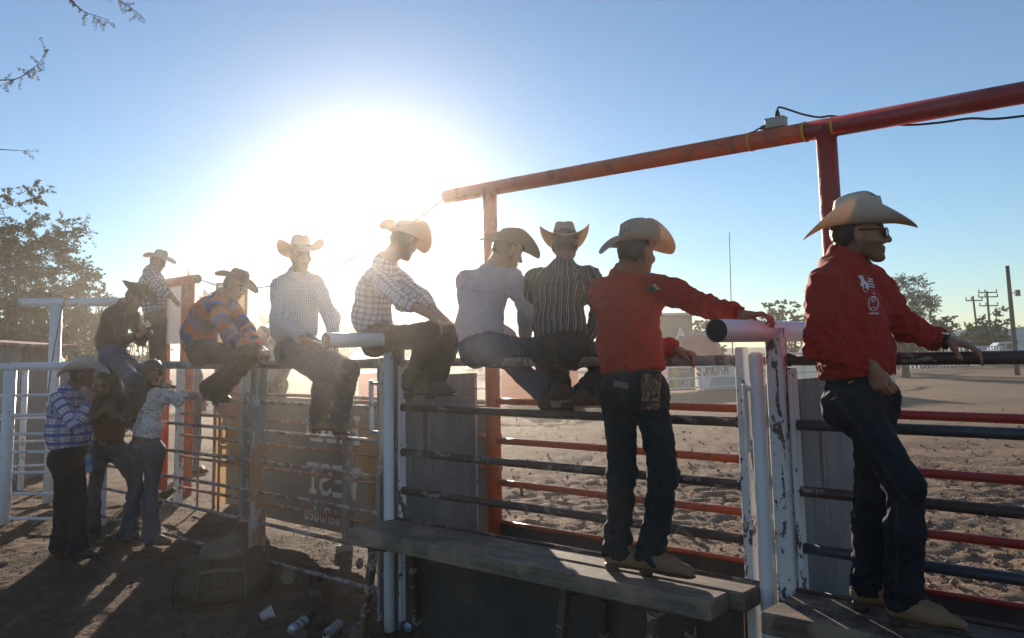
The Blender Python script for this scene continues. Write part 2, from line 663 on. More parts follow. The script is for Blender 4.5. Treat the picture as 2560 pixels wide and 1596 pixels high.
def post_square(parent, p, z0, z1, hs, ht, mat, name='post', b=0.006):
    c = Vector((p.x, p.y, (z0 + z1) / 2))
    return MB().bbox(c, FS * hs, FT * ht, Vector((0, 0, (z1 - z0) / 2)), b).build(name, mat, parent)


def sx(px, t=0.0, py=1000):
    """Station along the fence of the picture column px at offset t."""
    q = tp(px, py, t) - F0
    return q.dot(FS)


# ------------------------------------------------------------------ front pipe fence (left of the gate)
S_COR, S_B, S_C = sx(259), sx(645, py=1150), sx(955)
pf = thing('pipe_fence', 'rusty and grey steel pipe fence the checked rider sits on, six thin rails below', 'fence', fp(S_B, 0))
ZR = [1.43, 1.20, 0.957, 0.715, 0.48, 0.20]
rail(pf, fp(S_COR, 0, 1.735), fp(S_B - 0.02, 0, 1.735), 0.036, M_GREYPOST, 'top_rail', 1)
rail(pf, fp(S_B + 0.02, 0, 1.735), fp(S_C, 0, 1.735), 0.036, M_GREYPOST, 'top_rail', 2)
for k, z in enumerate(ZR):
    rail(pf, fp(S_COR + 0.05, 0, z), fp(S_B - 0.05, 0, z), 0.0145, M_WORNPIPE, 'rail', k)
    rail(pf, fp(S_B + 0.05, 0, z), fp(S_C, 0, z), 0.0145, M_WORNPIPE, 'rail', k + 9)
post_square(pf, fp(S_COR, 0), -0.3, 1.70, 0.045, 0.045, M_WHITE)
_h = 1.09
post_square(pf, fp(S_B, 0), _h, 1.70, 0.050, 0.050, M_GREYPOST, 'post')
post_square(pf, fp(S_B, 0), -0.3, _h - 0.002, 0.050, 0.050, M_RUSTPOST, 'post')

# white fence running off to the left from the corner
YA = 9.0
wf = thing('pipe_fence', 'white painted pipe fence ending in a thick post, behind the blue plaid man', 'fence', (-5.4, YA, 0))
_pa = yp(18, 1100, YA); _pc = fp(S_COR, 0)
_dir = Vector((_pc.x - _pa.x, _pc.y - _pa.y, 0)).normalized()
_p0 = Vector((_pa.x, _pa.y, 0)) - _dir * 1.6
rail(wf, _p0 + Vector((0, 0, 1.735)), Vector((_pc.x, _pc.y, 1.735)), 0.042, M_WHITE, 'top_rail', 3)
for k, z in enumerate([1.44, 1.23, 1.03, 0.85, 0.64, 0.42, 0.165]):
    rail(wf, _p0 + Vector((0, 0, z)), Vector((_pc.x, _pc.y, z)) - _dir * 0.05, 0.016, M_WHITE, 'rail', k + 20)
post_round(wf, _pa, -0.3, 1.70, 0.062, M_WHITE)

# two more lines of pipe further back on the left
for j, (Y, zs, x0, x1, m, lab) in enumerate([
        (11.2, [1.70, 1.03, 0.73, 0.41], -120, 300, M_WHITE, 'thin white pipe fence seen through the front white fence on the left'),
        (13.5, [1.38, 0.86, 0.55, 0.20, -0.03], -160, 330, M_WORNPIPE, 'brown rusty pipe fence behind the white fences, nearest to the parked car')]):
    f2 = thing('pipe_fence', lab, 'fence', (yp(100, 1000, Y).x, Y, 0))
    for k, z in enumerate(zs):
        a, b = yp(x0, 1000, Y), yp(x1, 1000, Y + 0.5)
        rail(f2, Vector((a.x, a.y, z)), Vector((b.x, b.y, z)), 0.03 if k == 0 else 0.017, m, 'rail', k + 40 + j)
    for px in (60, 262):
        post_round(f2, yp(px, 1000, Y + 0.25), -0.3, 1.72, 0.04, m)

# ------------------------------------------------------------------ gates and posts in the fence line
S_GL, S_GR = sx(1000), sx(1866, py=1150)
gate = thing('gate', 'long pipe gate with four brown rails that three riders sit on, behind the longer bench', 'gate', fp((S_GL + S_GR) / 2, 0))
ZG = [1.737, 1.44, 1.143, 0.891]
for k, z in enumerate(ZG):
    rail(gate, fp(S_GL + 0.03, 0, z), fp(S_GR - 0.03, 0, z), 0.026 if k == 0 else 0.0235, M_WORNPIPE if k == 0 else M_RUSTY, 'rail', 60 + k, n=15)
rail(gate, fp(S_GL + 0.03, 0, 0.64), fp(S_GR - 0.03, 0, 0.64), 0.0235, M_RUSTY, 'rail', 66)
post_square(gate, fp(S_GR, 0), 0.05, 1.80, 0.026, 0.026, M_FLAKE, 'end_post')
post_square(gate, fp(S_GL + 0.005, 0), 0.05, 1.72, 0.022, 0.030, M_FLAKE, 'end_post')
MB().bbox(fp((S_GL + S_GR) / 2, 0.0, 0.31), FS * ((S_GR - S_GL) / 2 - 0.05), FT * 0.004, Vector((0, 0, 0.30)), 0.001).build('kick_plate', M_DARKPLATE, gate)

gate2 = thing('gate', 'pipe gate with slate and brown rails behind the man with sunglasses', 'gate', fp(2.6, 0))
S2L, S2R = sx(1966, py=1100), 4.6
for k, z in enumerate(ZG):
    rail(gate2, fp(S2L + 0.03, 0, z), fp(S2R, 0, z), 0.027 if k == 0 else 0.024, [M_RUSTY, M_DARKPIPE, M_RUSTY, M_DARKPIPE][k], 'rail', 70 + k, n=15)
post_square(gate2, fp(S2L + 0.045, 0), 0.05, 1.70, 0.014, 0.03, M_FLAKE, 'end_post')
post_square(gate2, fp(S2R, 0), 0.05, 1.80, 0.03, 0.03, M_FLAKE, 'end_post')
MB().bbox(fp((S2L + S2R) / 2, 0.0, 0.35), FS * ((S2R - S2L) / 2 - 0.08), FT * 0.004, Vector((0, 0, 0.34)), 0.001).build('kick_plate', M_DARKPLATE, gate2)


def latch_post(name_lab, px, py, t, r, z0, z1, pxb, zb0, zb1, mat_b):
    s = sx(px, t, py)
    o = thing('latch_post', name_lab, 'post', fp(s, t))
    post_round(o, fp(s, t), z0, z1, r, M_WHITE, 'pole', True)
    sb = sx(pxb, t, py)
    ho = MB()
    for z in (zb0, zb1):
        ho.tube([fp(s - r * 0.6, t, z), fp(sb, t, z)], 0.012, 10)
    ho.bbox(fp(sb - 0.004, t, (zb0 + zb1) / 2), FS * 0.007, FT * 0.018, Vector((0, 0, (zb1 - zb0) / 2 + 0.02)), 0.003)
    ho.build('handle', mat_b, o)
    return s


S_P1 = latch_post('white round pole with a blue grey handle, beside the rider in front of the sun', 972, 1100, 0.075, 0.036, -0.25, 1.80, 929, 1.27, 1.60, M_BLUEGREY)
S_P2 = latch_post('white round pole with a pinkish white handle, right of the boy standing on the bench', 1895, 1000, 0.075, 0.033, -0.25, 1.755, 1866, 1.33, 1.605, M_WHITE)
gp1 = thing('gate_post', 'dull grey square post between the white pole and the brown gate', 'post', fp(sx(997), 0.01))
post_square(gp1, fp(sx(996), 0.0), -0.3, 1.83, 0.034, 0.034, M_GREYPOST, 'post')
post_square(gp1, fp(sx(953), 0.0), -0.3, 1.735, 0.014, 0.03, M_GREYPOST, 'side_plate')
gp2 = thing('gate_post', 'square post of flaking white paint left of the man with sunglasses', 'post', fp(sx(1950), 0.0))
post_square(gp2, fp(sx(1952, py=1000), 0.02), -0.3, 1.885, 0.042, 0.036, M_FLAKE, 'post')
post_square(gp2, fp(sx(1922, py=1000), -0.05), -0.3, 1.62, 0.034, 0.030, M_GREYPOST, 'inner_post')


def cross_pipe(lab, s, t0, t1, z, r, capmat):
    """Tie pipe running square to the fence over to the arena fence, its near end open."""
    o = thing('cross_pipe', lab, 'pipe', fp(s, t0, z))
    n = 28
    MB().tube([fp(s, t0, z), fp(s, (t0 + t1) / 2, z), fp(s, t1, z)], r, n, caps=False).build('pipe', M_WHITE2, o)
    MB().tube([fp(s, t0 - 0.004, z), fp(s, t0 - 0.008, z)], r * 0.985, n).build('cap_or_dark_hollow', capmat, o)  # black one paints the dark hollow of the open pipe; rusty one a cap
    MB().tube([fp(s, t0 - 0.0005, z), fp(s, t0 + 0.0035, z)], r * 1.004, n, caps=False).build('rim', M_POLISH, o)


M_WHITE2 = painted('clean white paint', (0.76, 0.75, 0.76), (0.45, 0.43, 0.42), 0.06, (0.22, 0.12, 0.07), 0.36, 7, dirt=0.15)
M_POLISH = plain('bare pipe end', (0.16, 0.13, 0.12), 0.5, 0.2)
cross_pipe('thick white pipe with a black open end under the boy\'s outstretched hand', 1.62, 0.515, -0.80, 1.872, 0.0505, M_BLACK)
cross_pipe('thick white pipe with a rusty brown end beside the rider facing us', S_P1 + 0.07, 0.64, -0.80, 1.892, 0.047, M_RUSTPOST)

# ------------------------------------------------------------------ steel side plates
M_SCRATCH = plain('bare scratched steel', (0.45, 0.46, 0.48), 0.4, 0.3)


def side_plate(lab, s, t0, t1, z0, z1, mat):
    o = thing('steel_plate', lab, 'steel plate', fp(s, (t0 + t1) / 2))
    b = MB().bbox(fp(s, (t0 + t1) / 2, (z0 + z1) / 2), FS * 0.004, FT * (abs(t1 - t0) / 2), Vector((0, 0, (z1 - z0) / 2)), 0.001)
    b.build('sheet', mat, o)
    e = MB()
    e.bbox(fp(s - 0.012, t1 + 0.015, (z0 + z1) / 2), FS * 0.016, FT * 0.013, Vector((0, 0, (z1 - z0) / 2)), 0.003)
    e.build('edge_strip', M_FLAKE, o)
    for z in (z0 + 0.34 * (z1 - z0), z0 + 0.845 * (z1 - z0)):
        w = MB(); n = 13
        for k in range(n):
            u = (k + 0.5) / n
            p = fp(s - 0.006, t0 + (t1 - t0) * u, z + 0.006 * math.sin(k * 2.1))
            w.bbox(p, FS * 0.004, FT * (abs(t1 - t0) / n * 0.36), Vector((0, 0, 0.010 + 0.005 * math.sin(k * 3.7))), 0.002)
        w.build('weld_seam', M_WORNPIPE, o)


side_plate('blue grey steel plate with rust runs beside the orange post', -1.09, -0.04, -0.80, 0.03, 1.645, M_PLATE)
side_plate('dull scratched steel plate behind the legs of the man with sunglasses', 1.72, -0.05, -0.80, 0.03, 1.645, M_PLATE)

# ------------------------------------------------------------------ orange arena fence with the high beam
TO = -0.86
SO1, SO2 = sx(1233, TO, 1050), sx(2100, TO, 900)
ar = thing('arena_fence', 'orange and red arena fence with tall posts carrying a long high beam', 'fence', fp(0.2, TO))
zb = 3.055
post_round(ar, fp(SO1, TO), -0.3, zb - 0.04, 0.056, M_ORANGE, 'tall_post')
post_round(ar, fp(SO2, TO), -0.3, zb - 0.04, 0.056, M_RED, 'tall_post')
_bl = tp(1116, 492, TO); _br = tp(2060, 322, TO)
_zl = (_bl - F0).dot(FS); _sr = (_br - F0).dot(FS)
bd = (_br - _bl)
_be = _bl + bd * 2.2
MB().tube([_bl, _bl.lerp(_be, 0.2), _bl.lerp(_be, 0.44)], [0.055, 0.055, 0.0551], 20).build('beam', M_ORANGE, ar)
MB().tube([_bl.lerp(_be, 0.4405), _be], 0.0553, 20).build('beam', M_RED, ar)
for k, z in enumerate([1.715, 1.435, 1.145, 0.843]):
    rail(ar, fp(SO1 + 0.05, TO, z), fp(SO2 - 0.05, TO, z), 0.024, M_ORANGE, 'rail', 80 + k, n=15)
    rail(ar, fp(SO2 + 0.05, TO, z), fp(SO2 + 3.6, TO, z), 0.024, M_RED, 'rail', 90 + k, n=15)
post_round(ar, fp(SO2 + 3.65, TO), -0.3, zb, 0.056, M_RED, 'tall_post')
for a, b in ((SO1 + 0.06, SO2 - 0.06), (SO2 + 0.06, SO2 + 3.58)):
    MB().bbox(fp((a + b) / 2, TO, 0.28), FS * ((b - a) / 2), FT * 0.005, Vector((0, 0, 0.27)), 0.001).build('kick_plate', M_DARKPLATE, ar)
    rail(ar, fp(a, TO, 0.56), fp(b, TO, 0.56), 0.016, M_ORANGE if a < 0 else M_RED, 'rail', 3, n=9)
MB().tube([fp(sx(1306, TO, 1195), TO + 0.02, 0.845), fp(sx(1313, TO, 1210), TO + 0.035, 0.775)], 0.011, 8).build('peg', M_RUSTPOST, ar)

# continuation of that fence to the left: grey and rusty
T2 = -1.1
bf = thing('back_fence', 'rusty pipe fence behind the front fence with sponsor banners hung on it', 'fence', fp(-3.5, T2))
S2a, S2b = sx(446, T2, 1050), -1.13
for k, z in enumerate([1.40, 1.145, 0.90, 0.655, 0.30]):
    rail(bf, fp(S2a, T2, z), fp(S2b, T2, z), 0.017, M_RUSTPOST, 'rail', 100 + k)
for px, m in ((869, M_GREYPOST), (610, M_GREYPOST), (447, M_FLAKE)):
    post_square(bf, fp(sx(px, T2, 1150), T2), -0.3, 1.74, 0.04, 0.04, m)
for px in (485, 537):
    post_square(bf, fp(sx(px, T2, 1150), T2 - 0.05), -0.2, 1.42, 0.012, 0.012, M_RUSTPOST, 'upright')

# ------------------------------------------------------------------ benches
def bench(lab, sa, sb, mat, tf=0.43, zt=0.712, thick=0.088):
    o = thing('bench', lab, 'bench', fp((sa + sb) / 2, 0.25))
    for k, (t0, t1, sh) in enumerate(((0.06, 0.225, 0.06), (0.255, tf, 0.0))):
        n = 12; b = MB()
        b.bbox(fp((sa + sb) / 2 + sh / 2, (t0 + t1) / 2, zt - thick / 2), FS * ((sb - sa) / 2 + (sh / 2 if k == 0 else 0)), FT * ((t1 - t0) / 2), Vector((0, 0, thick / 2)), 0.007)
        b.build('plank', mat, o)
    for s in (sa + 0.22, (sa + sb) / 2 + 0.45, sb - 0.3):
        for sg in (-1, 1):
            b = MB()
            top = fp(s, 0.245 + 0.15 * sg, zt - thick - 0.001); bot = fp(s - 0.04, 0.245 + 0.24 * sg, -0.06)
            d = (bot - top)
            b.bbox((top + bot) / 2, FS * 0.022, FT * 0.022, d * 0.5, 0.003)
            b.build('leg', M_RUSTY, o)
        MB().bbox(fp(s, 0.245, zt - thick - 0.022), FS * 0.024, FT * 0.185, Vector((0, 0, 0.02)), 0.003).build('cross_bar', M_RUSTY, o)
    rail(o, fp(sa, 0.043, zt + 0.002), fp(sb + 0.06, 0.043, zt + 0.002), 0.010, M_RUSTY, 'back_pipe', 4)
    return o


bench('long steel bench of two boards that the boy in the red shirt stands on', sx(869, 0.43, 1310), sx(1772, 0.43, 1485), M_GALV)
bench('brown bench at the corner that the man with sunglasses stands on', sx(1898, 0.43, 1515), 4.4, M_BROWNBENCH)

# ------------------------------------------------------------------ box, cable and bands on the beam
def beam_pt(px, dz=0.0, dt=0.0):
    """Point on the beam's axis at picture column px."""
    lo, hi = 0.0, 1.0
    for _ in range(40):
        mid = (lo + hi) / 2
        p = _bl.lerp(_be, mid); q = CAM_M.transposed() @ (p - Vector((0, 0, CAM_H)))
        if PX - q.x / q.z * FOC < px: lo = mid
        else: hi = mid
    return _bl.lerp(_be, lo) + Vector((0, 0, dz)) + FT * dt


BD = bd.normalized()
BU = Vector((0, 0, 1)); BU = (BU - BD * BU.dot(BD)).normalized()
jb = thing('junction_box', 'small grey junction box sitting on the red beam', 'electrical box', beam_pt(1940, 0.055))
MB().bbox(beam_pt(1942) + BU * 0.083, BD * 0.058, FT * 0.03, BU * 0.027, 0.004).build('box', plain('grey plastic', (0.33, 0.34, 0.34), 0.45), jb)
MB().bbox(beam_pt(1942) + BU * 0.111, BD * 0.060, FT * 0.032, BU * 0.004, 0.002).build('lid', plain('grey plastic lid', (0.38, 0.39, 0.39), 0.45), jb)
for p, d in ((beam_pt(1946) + BU * 0.115, BU), (beam_pt(1942) + BU * 0.072 - BD * 0.058, -BD)):
    MB().tube([p, p + d * 0.018, p + d * 0.019, p + d * 0.034, p + d * 0.042], [0.017, 0.017, 0.013, 0.013, 0.008], 10).build('cable_gland', M_BLACK, jb)
cb = thing('power_cable', 'black power cable tied along the red beam with yellow bands', 'cable', beam_pt(2085, 0.06))
a = beam_pt(1946) + BU * 0.155
pts = [a, a + BU * 0.02 + BD * 0.012, beam_pt(1970) + BU * 0.155, beam_pt(2010) + BU * 0.105, beam_pt(2050) + BU * 0.070, beam_pt(2085) + BU * 0.062,
       beam_pt(2140) + BU * 0.02 - FT * 0.06, beam_pt(2250) - BU * 0.045 - FT * 0.05, beam_pt(2340) - BU * 0.072 - FT * 0.02, beam_pt(2420) - BU * 0.082, beam_pt(2480) - BU * 0.105,
       beam_pt(2560) - BU * 0.115, beam_pt(2700) - BU * 0.12]


def smooth_path(pts, n=6):
    pts = [Vector(p) for p in pts]
    P = [pts[0]] + pts + [pts[-1]]
    out = []
    for i in range(1, len(P) - 2):
        for k in range(n):
            u = k / n
            a, b, c, d = P[i - 1], P[i], P[i + 1], P[i + 2]
            out.append(0.5 * ((2 * b) + (c - a) * u + (2 * a - 5 * b + 4 * c - d) * u * u + (3 * b - a - 3 * c + d) * u ** 3))
    out.append(pts[-1])
    return out


MB().tube(smooth_path(pts), 0.0062, 8).build('cable', M_BLACK, cb)
a = beam_pt(1942) + BU * 0.072 - BD * 0.1
MB().tube(smooth_path([a, a - BD * 0.02 - BU * 0.004, beam_pt(1885) + BU * 0.058, beam_pt(1830) + BU * 0.05 - FT * 0.03, beam_pt(1700) + BU * 0.03 - FT * 0.05]), 0.0055, 8).build('cable', M_BLACK, cb)
M_YEL = plain('yellow band', (0.62, 0.36, 0.03), 0.5)
for px in (1878, 2014, 2086):
    c = beam_pt(px)
    MB().tube([c - BD * 0.007, c + BD * 0.007], 0.0585, 24, caps=False).build('yellow_band', M_YEL, cb)
# ------------------------------------------------------------------ bodies and cloth as distance fields
def nrm(v):
    v = np.asarray(v, float)
    return v / max(1e-9, np.linalg.norm(v))


def A3(v):
    return np.array([v[0], v[1], v[2]], float)


class Sdf:
    def __init__(self):
        self.p = []

    def _push(self, fn, lo, hi, k, op):
        self.p.append((fn, np.asarray(lo, float), np.asarray(hi, float), k, op))
        return self

    def cone(self, a, b, ra, rb, k=0.02, flat=None, caps='', op='u'):
        """Tapered rod; flat=(axis, scale) widens it along an axis; caps: 'a'/'b' cut flat there."""
        a, b = A3(a), A3(b)
        ax = None
        if flat is not None:
            ax = nrm(A3(flat[0])); sc = flat[1]
        L = np.linalg.norm(b - a); dr = (b - a) / max(L, 1e-6)

        def fn(P):
            Q = P - a; bb = b - a
            cap = None
            if caps:
                h = Q @ dr
                if 'b' in caps: cap = h - L
                if 'a' in caps: cap = -h if cap is None else np.maximum(cap, -h)
            if ax is not None:
                Q = Q + np.outer((Q @ ax) * (1 / sc - 1), ax); bb = bb + ax * ((bb @ ax) * (1 / sc - 1))
            t = np.clip((Q @ bb) / max(bb @ bb, 1e-9), 0, 1)
            d = np.linalg.norm(Q - np.outer(t, bb), axis=1) - (ra + (rb - ra) * t)
            return d if cap is None else np.maximum(d, cap)
        R = max(ra, rb) * (flat[1] if flat is not None else 1.0)
        return self._push(fn, np.minimum(a, b) - R, np.maximum(a, b) + R, k, op)

    def chain(self, pts, rs, k=0.02, flat=None, op='u'):
        for i in range(len(pts) - 1):
            self.cone(pts[i], pts[i + 1], rs[i], rs[i + 1], k, flat, '', op)
        return self

    def ell(self, c, M, r, k=0.02, op='u'):
        """Ellipsoid with axes the rows of M and radii r."""
        c = A3(c); M = np.asarray(M, float); r = np.asarray(r, float)

        def fn(P):
            q = ((P - c) @ M.T) / r
            l = np.linalg.norm(q, axis=1)
            g = np.linalg.norm(q / r, axis=1)
            return l * (l - 1) / np.maximum(g, 1e-6)
        R = r.max()
        return self._push(fn, c - R, c + R, k, op)

    def cut(self, p, n):
        """Cut away everything on the n side of p."""
        p, n = A3(p), nrm(A3(n))
        return self._push(lambda P: (P - p) @ n, (-1e9,) * 3, (1e9,) * 3, 0.0, 'i')

    def eval(self, P, marg):
        d = np.full(len(P), 1.0)
        for fn, lo, hi, k, op in self.p:
            m = marg + k
            if lo[0] < -1e8:
                dd = fn(P)
                np.maximum(d, dd, out=d)
                continue
            s = np.all((P > lo - m) & (P < hi + m), axis=1)
            if not s.any(): continue
            q = fn(P[s]); e = d[s]
            if op == 'u':
                if k > 0:
                    h = np.clip(0.5 + 0.5 * (e - q) / k, 0, 1)
                    e = e + (q - e) * h - k * h * (1 - h)
                else: e = np.minimum(e, q)
            elif op == 's':
                q = -q
                if k > 0:
                    h = np.clip(0.5 - 0.5 * (e - q) / k, 0, 1)
                    e = e + (q - e) * h + k * h * (1 - h)
                else: e = np.maximum(e, q)
            d[s] = e
        return d

    def mesh(self, h, smooth=2):
        B = 8
        L = np.min([p[1] for p in self.p if p[4] == 'u'], axis=0) - 3 * h
        H = np.max([p[2] for p in self.p if p[4] == 'u'], axis=0) + 3 * h
        nb = np.ceil((H - L) / (B * h)).astype(int)
        I = np.stack(np.meshgrid(*[np.arange(n) for n in nb], indexing='ij'), -1).reshape(-1, 3)
        C = L + (I + 0.5) * B * h
        dc = self.eval(C, 0.9 * B * h * 1.3)
        keep = np.abs(dc) < B * h * 1.05
        vol = np.full(tuple(nb * B), 1.0, np.float32)
        inside = I[(dc < 0) & ~keep]
        v6 = vol.reshape(nb[0], B, nb[1], B, nb[2], B)
        for q in inside: v6[q[0], :, q[1], :, q[2], :] = -1.0
        K = I[keep]
        loc = np.stack(np.meshgrid(*[np.arange(B)] * 3, indexing='ij'), -1).reshape(-1, 3)
        for c0 in range(0, len(K), 900):
            kk = K[c0:c0 + 900]
            g = (kk[:, None, :] * B + loc[None]).reshape(-1, 3)
            d = self.eval(L + (g + 0.5) * h, 0.03)
            vol[g[:, 0], g[:, 1], g[:, 2]] = d
        V, F = surface_nets(vol)
        V = L + (V + 0.5) * h
        return smooth_mesh(V, F, smooth), F


def surface_nets(v):
    s = v < 0
    a = s[:-1] != s[1:]; b = s[:, :-1] != s[:, 1:]; c = s[:, :, :-1] != s[:, :, 1:]
    n = tuple(x - 1 for x in v.shape)
    act = np.zeros(n, bool)
    for j in (0, 1):
        for k in (0, 1):
            act |= a[:, j:n[1] + j, k:n[2] + k]
            act |= b[j:n[0] + j, :, k:n[2] + k]
            act |= c[j:n[0] + j, k:n[1] + k, :]
    I = np.argwhere(act)
    vid = np.full(n, -1, np.int64); vid[act] = np.arange(len(I))
    pos = np.zeros((len(I), 3)); cnt = np.zeros(len(I))
    x, y, z = I.T
    cor = {(i, j, k): v[x + i, y + j, z + k] for i in (0, 1) for j in (0, 1) for k in (0, 1)}
    for ax in range(3):
        for j in (0, 1):
            for k in (0, 1):
                p = [j, k]; p.insert(ax, 0); q = [j, k]; q.insert(ax, 1)
                v0, v1 = cor[tuple(p)], cor[tuple(q)]
                m = (v0 < 0) != (v1 < 0)
                t = v0[m] / (v0[m] - v1[m])
                e = np.tile(np.array(p, float), (m.sum(), 1)); e[:, ax] = t
                pos[m] += e; cnt[m] += 1
    V = I + pos / cnt[:, None]
    Q = []
    for ax, ch in ((0, a), (1, b), (2, c)):
        E = np.argwhere(ch)
        o = [i for i in range(3) if i != ax]
        E = E[(E[:, o[0]] > 0) & (E[:, o[1]] > 0) & (E[:, o[0]] < n[o[0]]) & (E[:, o[1]] < n[o[1]])]
        if not len(E): continue
        def at(d0, d1):
            w = E.copy(); w[:, o[0]] += d0; w[:, o[1]] += d1
            return vid[w[:, 0], w[:, 1], w[:, 2]]
        q = np.stack([at(-1, -1), at(0, -1), at(0, 0), at(-1, 0)], 1)
        neg = s[E[:, 0], E[:, 1], E[:, 2]]
        flip = neg if ax != 1 else ~neg
        q[~flip] = q[~flip][:, ::-1]
        Q.append(q)
    return V, np.concatenate(Q)


def edges_of(F):
    e = np.concatenate([F[:, [i, (i + 1) % F.shape[1]]] for i in range(F.shape[1])])
    e.sort(axis=1)
    key = np.unique(e[:, 0].astype(np.int64) * (1 << 32) + e[:, 1])
    return np.stack([key >> 32, key & 0xffffffff], 1)


def lap(X, E, n, it, w=0.5):
    one = np.bincount(E.ravel(), minlength=n).astype(float)
    one[one == 0] = 1
    X = X.copy()
    for _ in range(it):
        if X.ndim == 1:
            s = np.bincount(E[:, 0], X[E[:, 1]], n) + np.bincount(E[:, 1], X[E[:, 0]], n)
            X += w * (s / one - X)
        else:
            s = np.stack([np.bincount(E[:, 0], X[E[:, 1], k], n) + np.bincount(E[:, 1], X[E[:, 0], k], n) for k in range(3)], 1)
            X += w * (s / one[:, None] - X)
    return X


def smooth_mesh(V, F, it):
    if it <= 0: return V
    E = edges_of(F)
    for _ in range(it):
        V = lap(V, E, len(V), 1, 0.5)
        V = lap(V, E, len(V), 1, -0.42)
    return V


def vnormals(V, F):
    d = np.cross(V[F[:, 2]] - V[F[:, 0]], V[F[:, 3]] - V[F[:, 1]]) if F.shape[1] == 4 else np.cross(V[F[:, 1]] - V[F[:, 0]], V[F[:, 2]] - V[F[:, 0]])
    N = np.zeros_like(V)
    for i in range(F.shape[1]):
        for k in range(3):
            N[:, k] += np.bincount(F[:, i], d[:, k], len(V))
    return N / np.maximum(np.linalg.norm(N, axis=1), 1e-9)[:, None]


def bone_coords(V, bones):
    """bones: (a, b, side, key); gives nearest bone, axial metres, angle and radius for every vertex."""
    best = np.full(len(V), 1e9); ax = np.zeros(len(V)); an = np.zeros(len(V)); rad = np.zeros(len(V)); idx = np.zeros(len(V), int)
    for i, (a, b, side, rr) in enumerate(bones):
        a, b = A3(a), A3(b); d = b - a; L = np.linalg.norm(d); u = d / L
        s = A3(side) - u * (A3(side) @ u); s = nrm(s); w = np.cross(u, s)
        q = V - a; t = q @ u
        tc = np.clip(t, 0, L)
        r = np.linalg.norm(q - np.outer(tc, u), axis=1) - rr
        m = r < best
        best[m] = r[m]; ax[m] = t[m]; an[m] = np.arctan2(q[m] @ w, q[m] @ s); rad[m] = np.hypot(q[m] @ w, q[m] @ s); idx[m] = i
    return idx, ax, an, rad


def cloth(V, F, bones, amp, folds, seed, gather=()):
    """Folds: rings round the limbs and slanting drapes on the trunk. folds[i]: strength for bone i. gather: (point, reach, strength)."""
    idx, ax, an, rad = bone_coords(V, bones)
    N = vnormals(V, F)
    f = np.asarray(folds, float)[idx]
    g = np.zeros(len(V))
    for p, R, s in gather:
        g += s * np.exp(-(np.linalg.norm(V - A3(p), axis=1) / R) ** 2)
    c = np.stack([ax * 22 + 0.9 * np.sin(an + seed), np.cos(an) * 1.1, np.sin(an) * 1.1 + seed * 3.1 + idx * 5.0], 1)
    n1 = pnoise(c)
    ring = 1.0 - 2.6 * np.abs(n1) ** 0.8
    c2 = np.stack([V[:, 0] * 9 + V[:, 2] * 5, V[:, 1] * 9 - V[:, 2] * 4, V[:, 2] * 3.5 + seed], 1)
    n2 = fbm(c2, 3) + 0.6 * (0.6 - 2.4 * np.abs(pnoise(np.stack([V[:, 0] * 13 + V[:, 2] * 11, V[:, 1] * 13 + V[:, 2] * 9, V[:, 2] * 2.0 + seed * 2], 1))))
    fine = pnoise(V * 34 + seed)
    d = amp * (ring * (0.45 * f + 1.25 * g) + n2 * (0.85 + 0.5 * g) + 0.25 * fine * (0.5 + g))
    d = np.clip(d, -0.010, 0.022)
    E = edges_of(F)
    d = lap(d, E, len(V), 1)
    V2 = V + N * d[:, None]
    V2 = lap(V2, E, len(V), 1, 0.25)
    # pattern coordinates, in metres on the cloth
    R = np.array([b[3] for b in bones])[idx]
    cl = np.stack([an * np.maximum(R, 0.02), ax, idx.astype(float)], 1)
    return V2, cl
# ------------------------------------------------------------------ people
UP = Vector((0, 0, 1))


def basis(f, u=UP):
    f = Vector(f).normalized(); l = Vector(u).cross(f).normalized(); u = f.cross(l).normalized()
    return f, l, u              # forward, the figure's own left, up


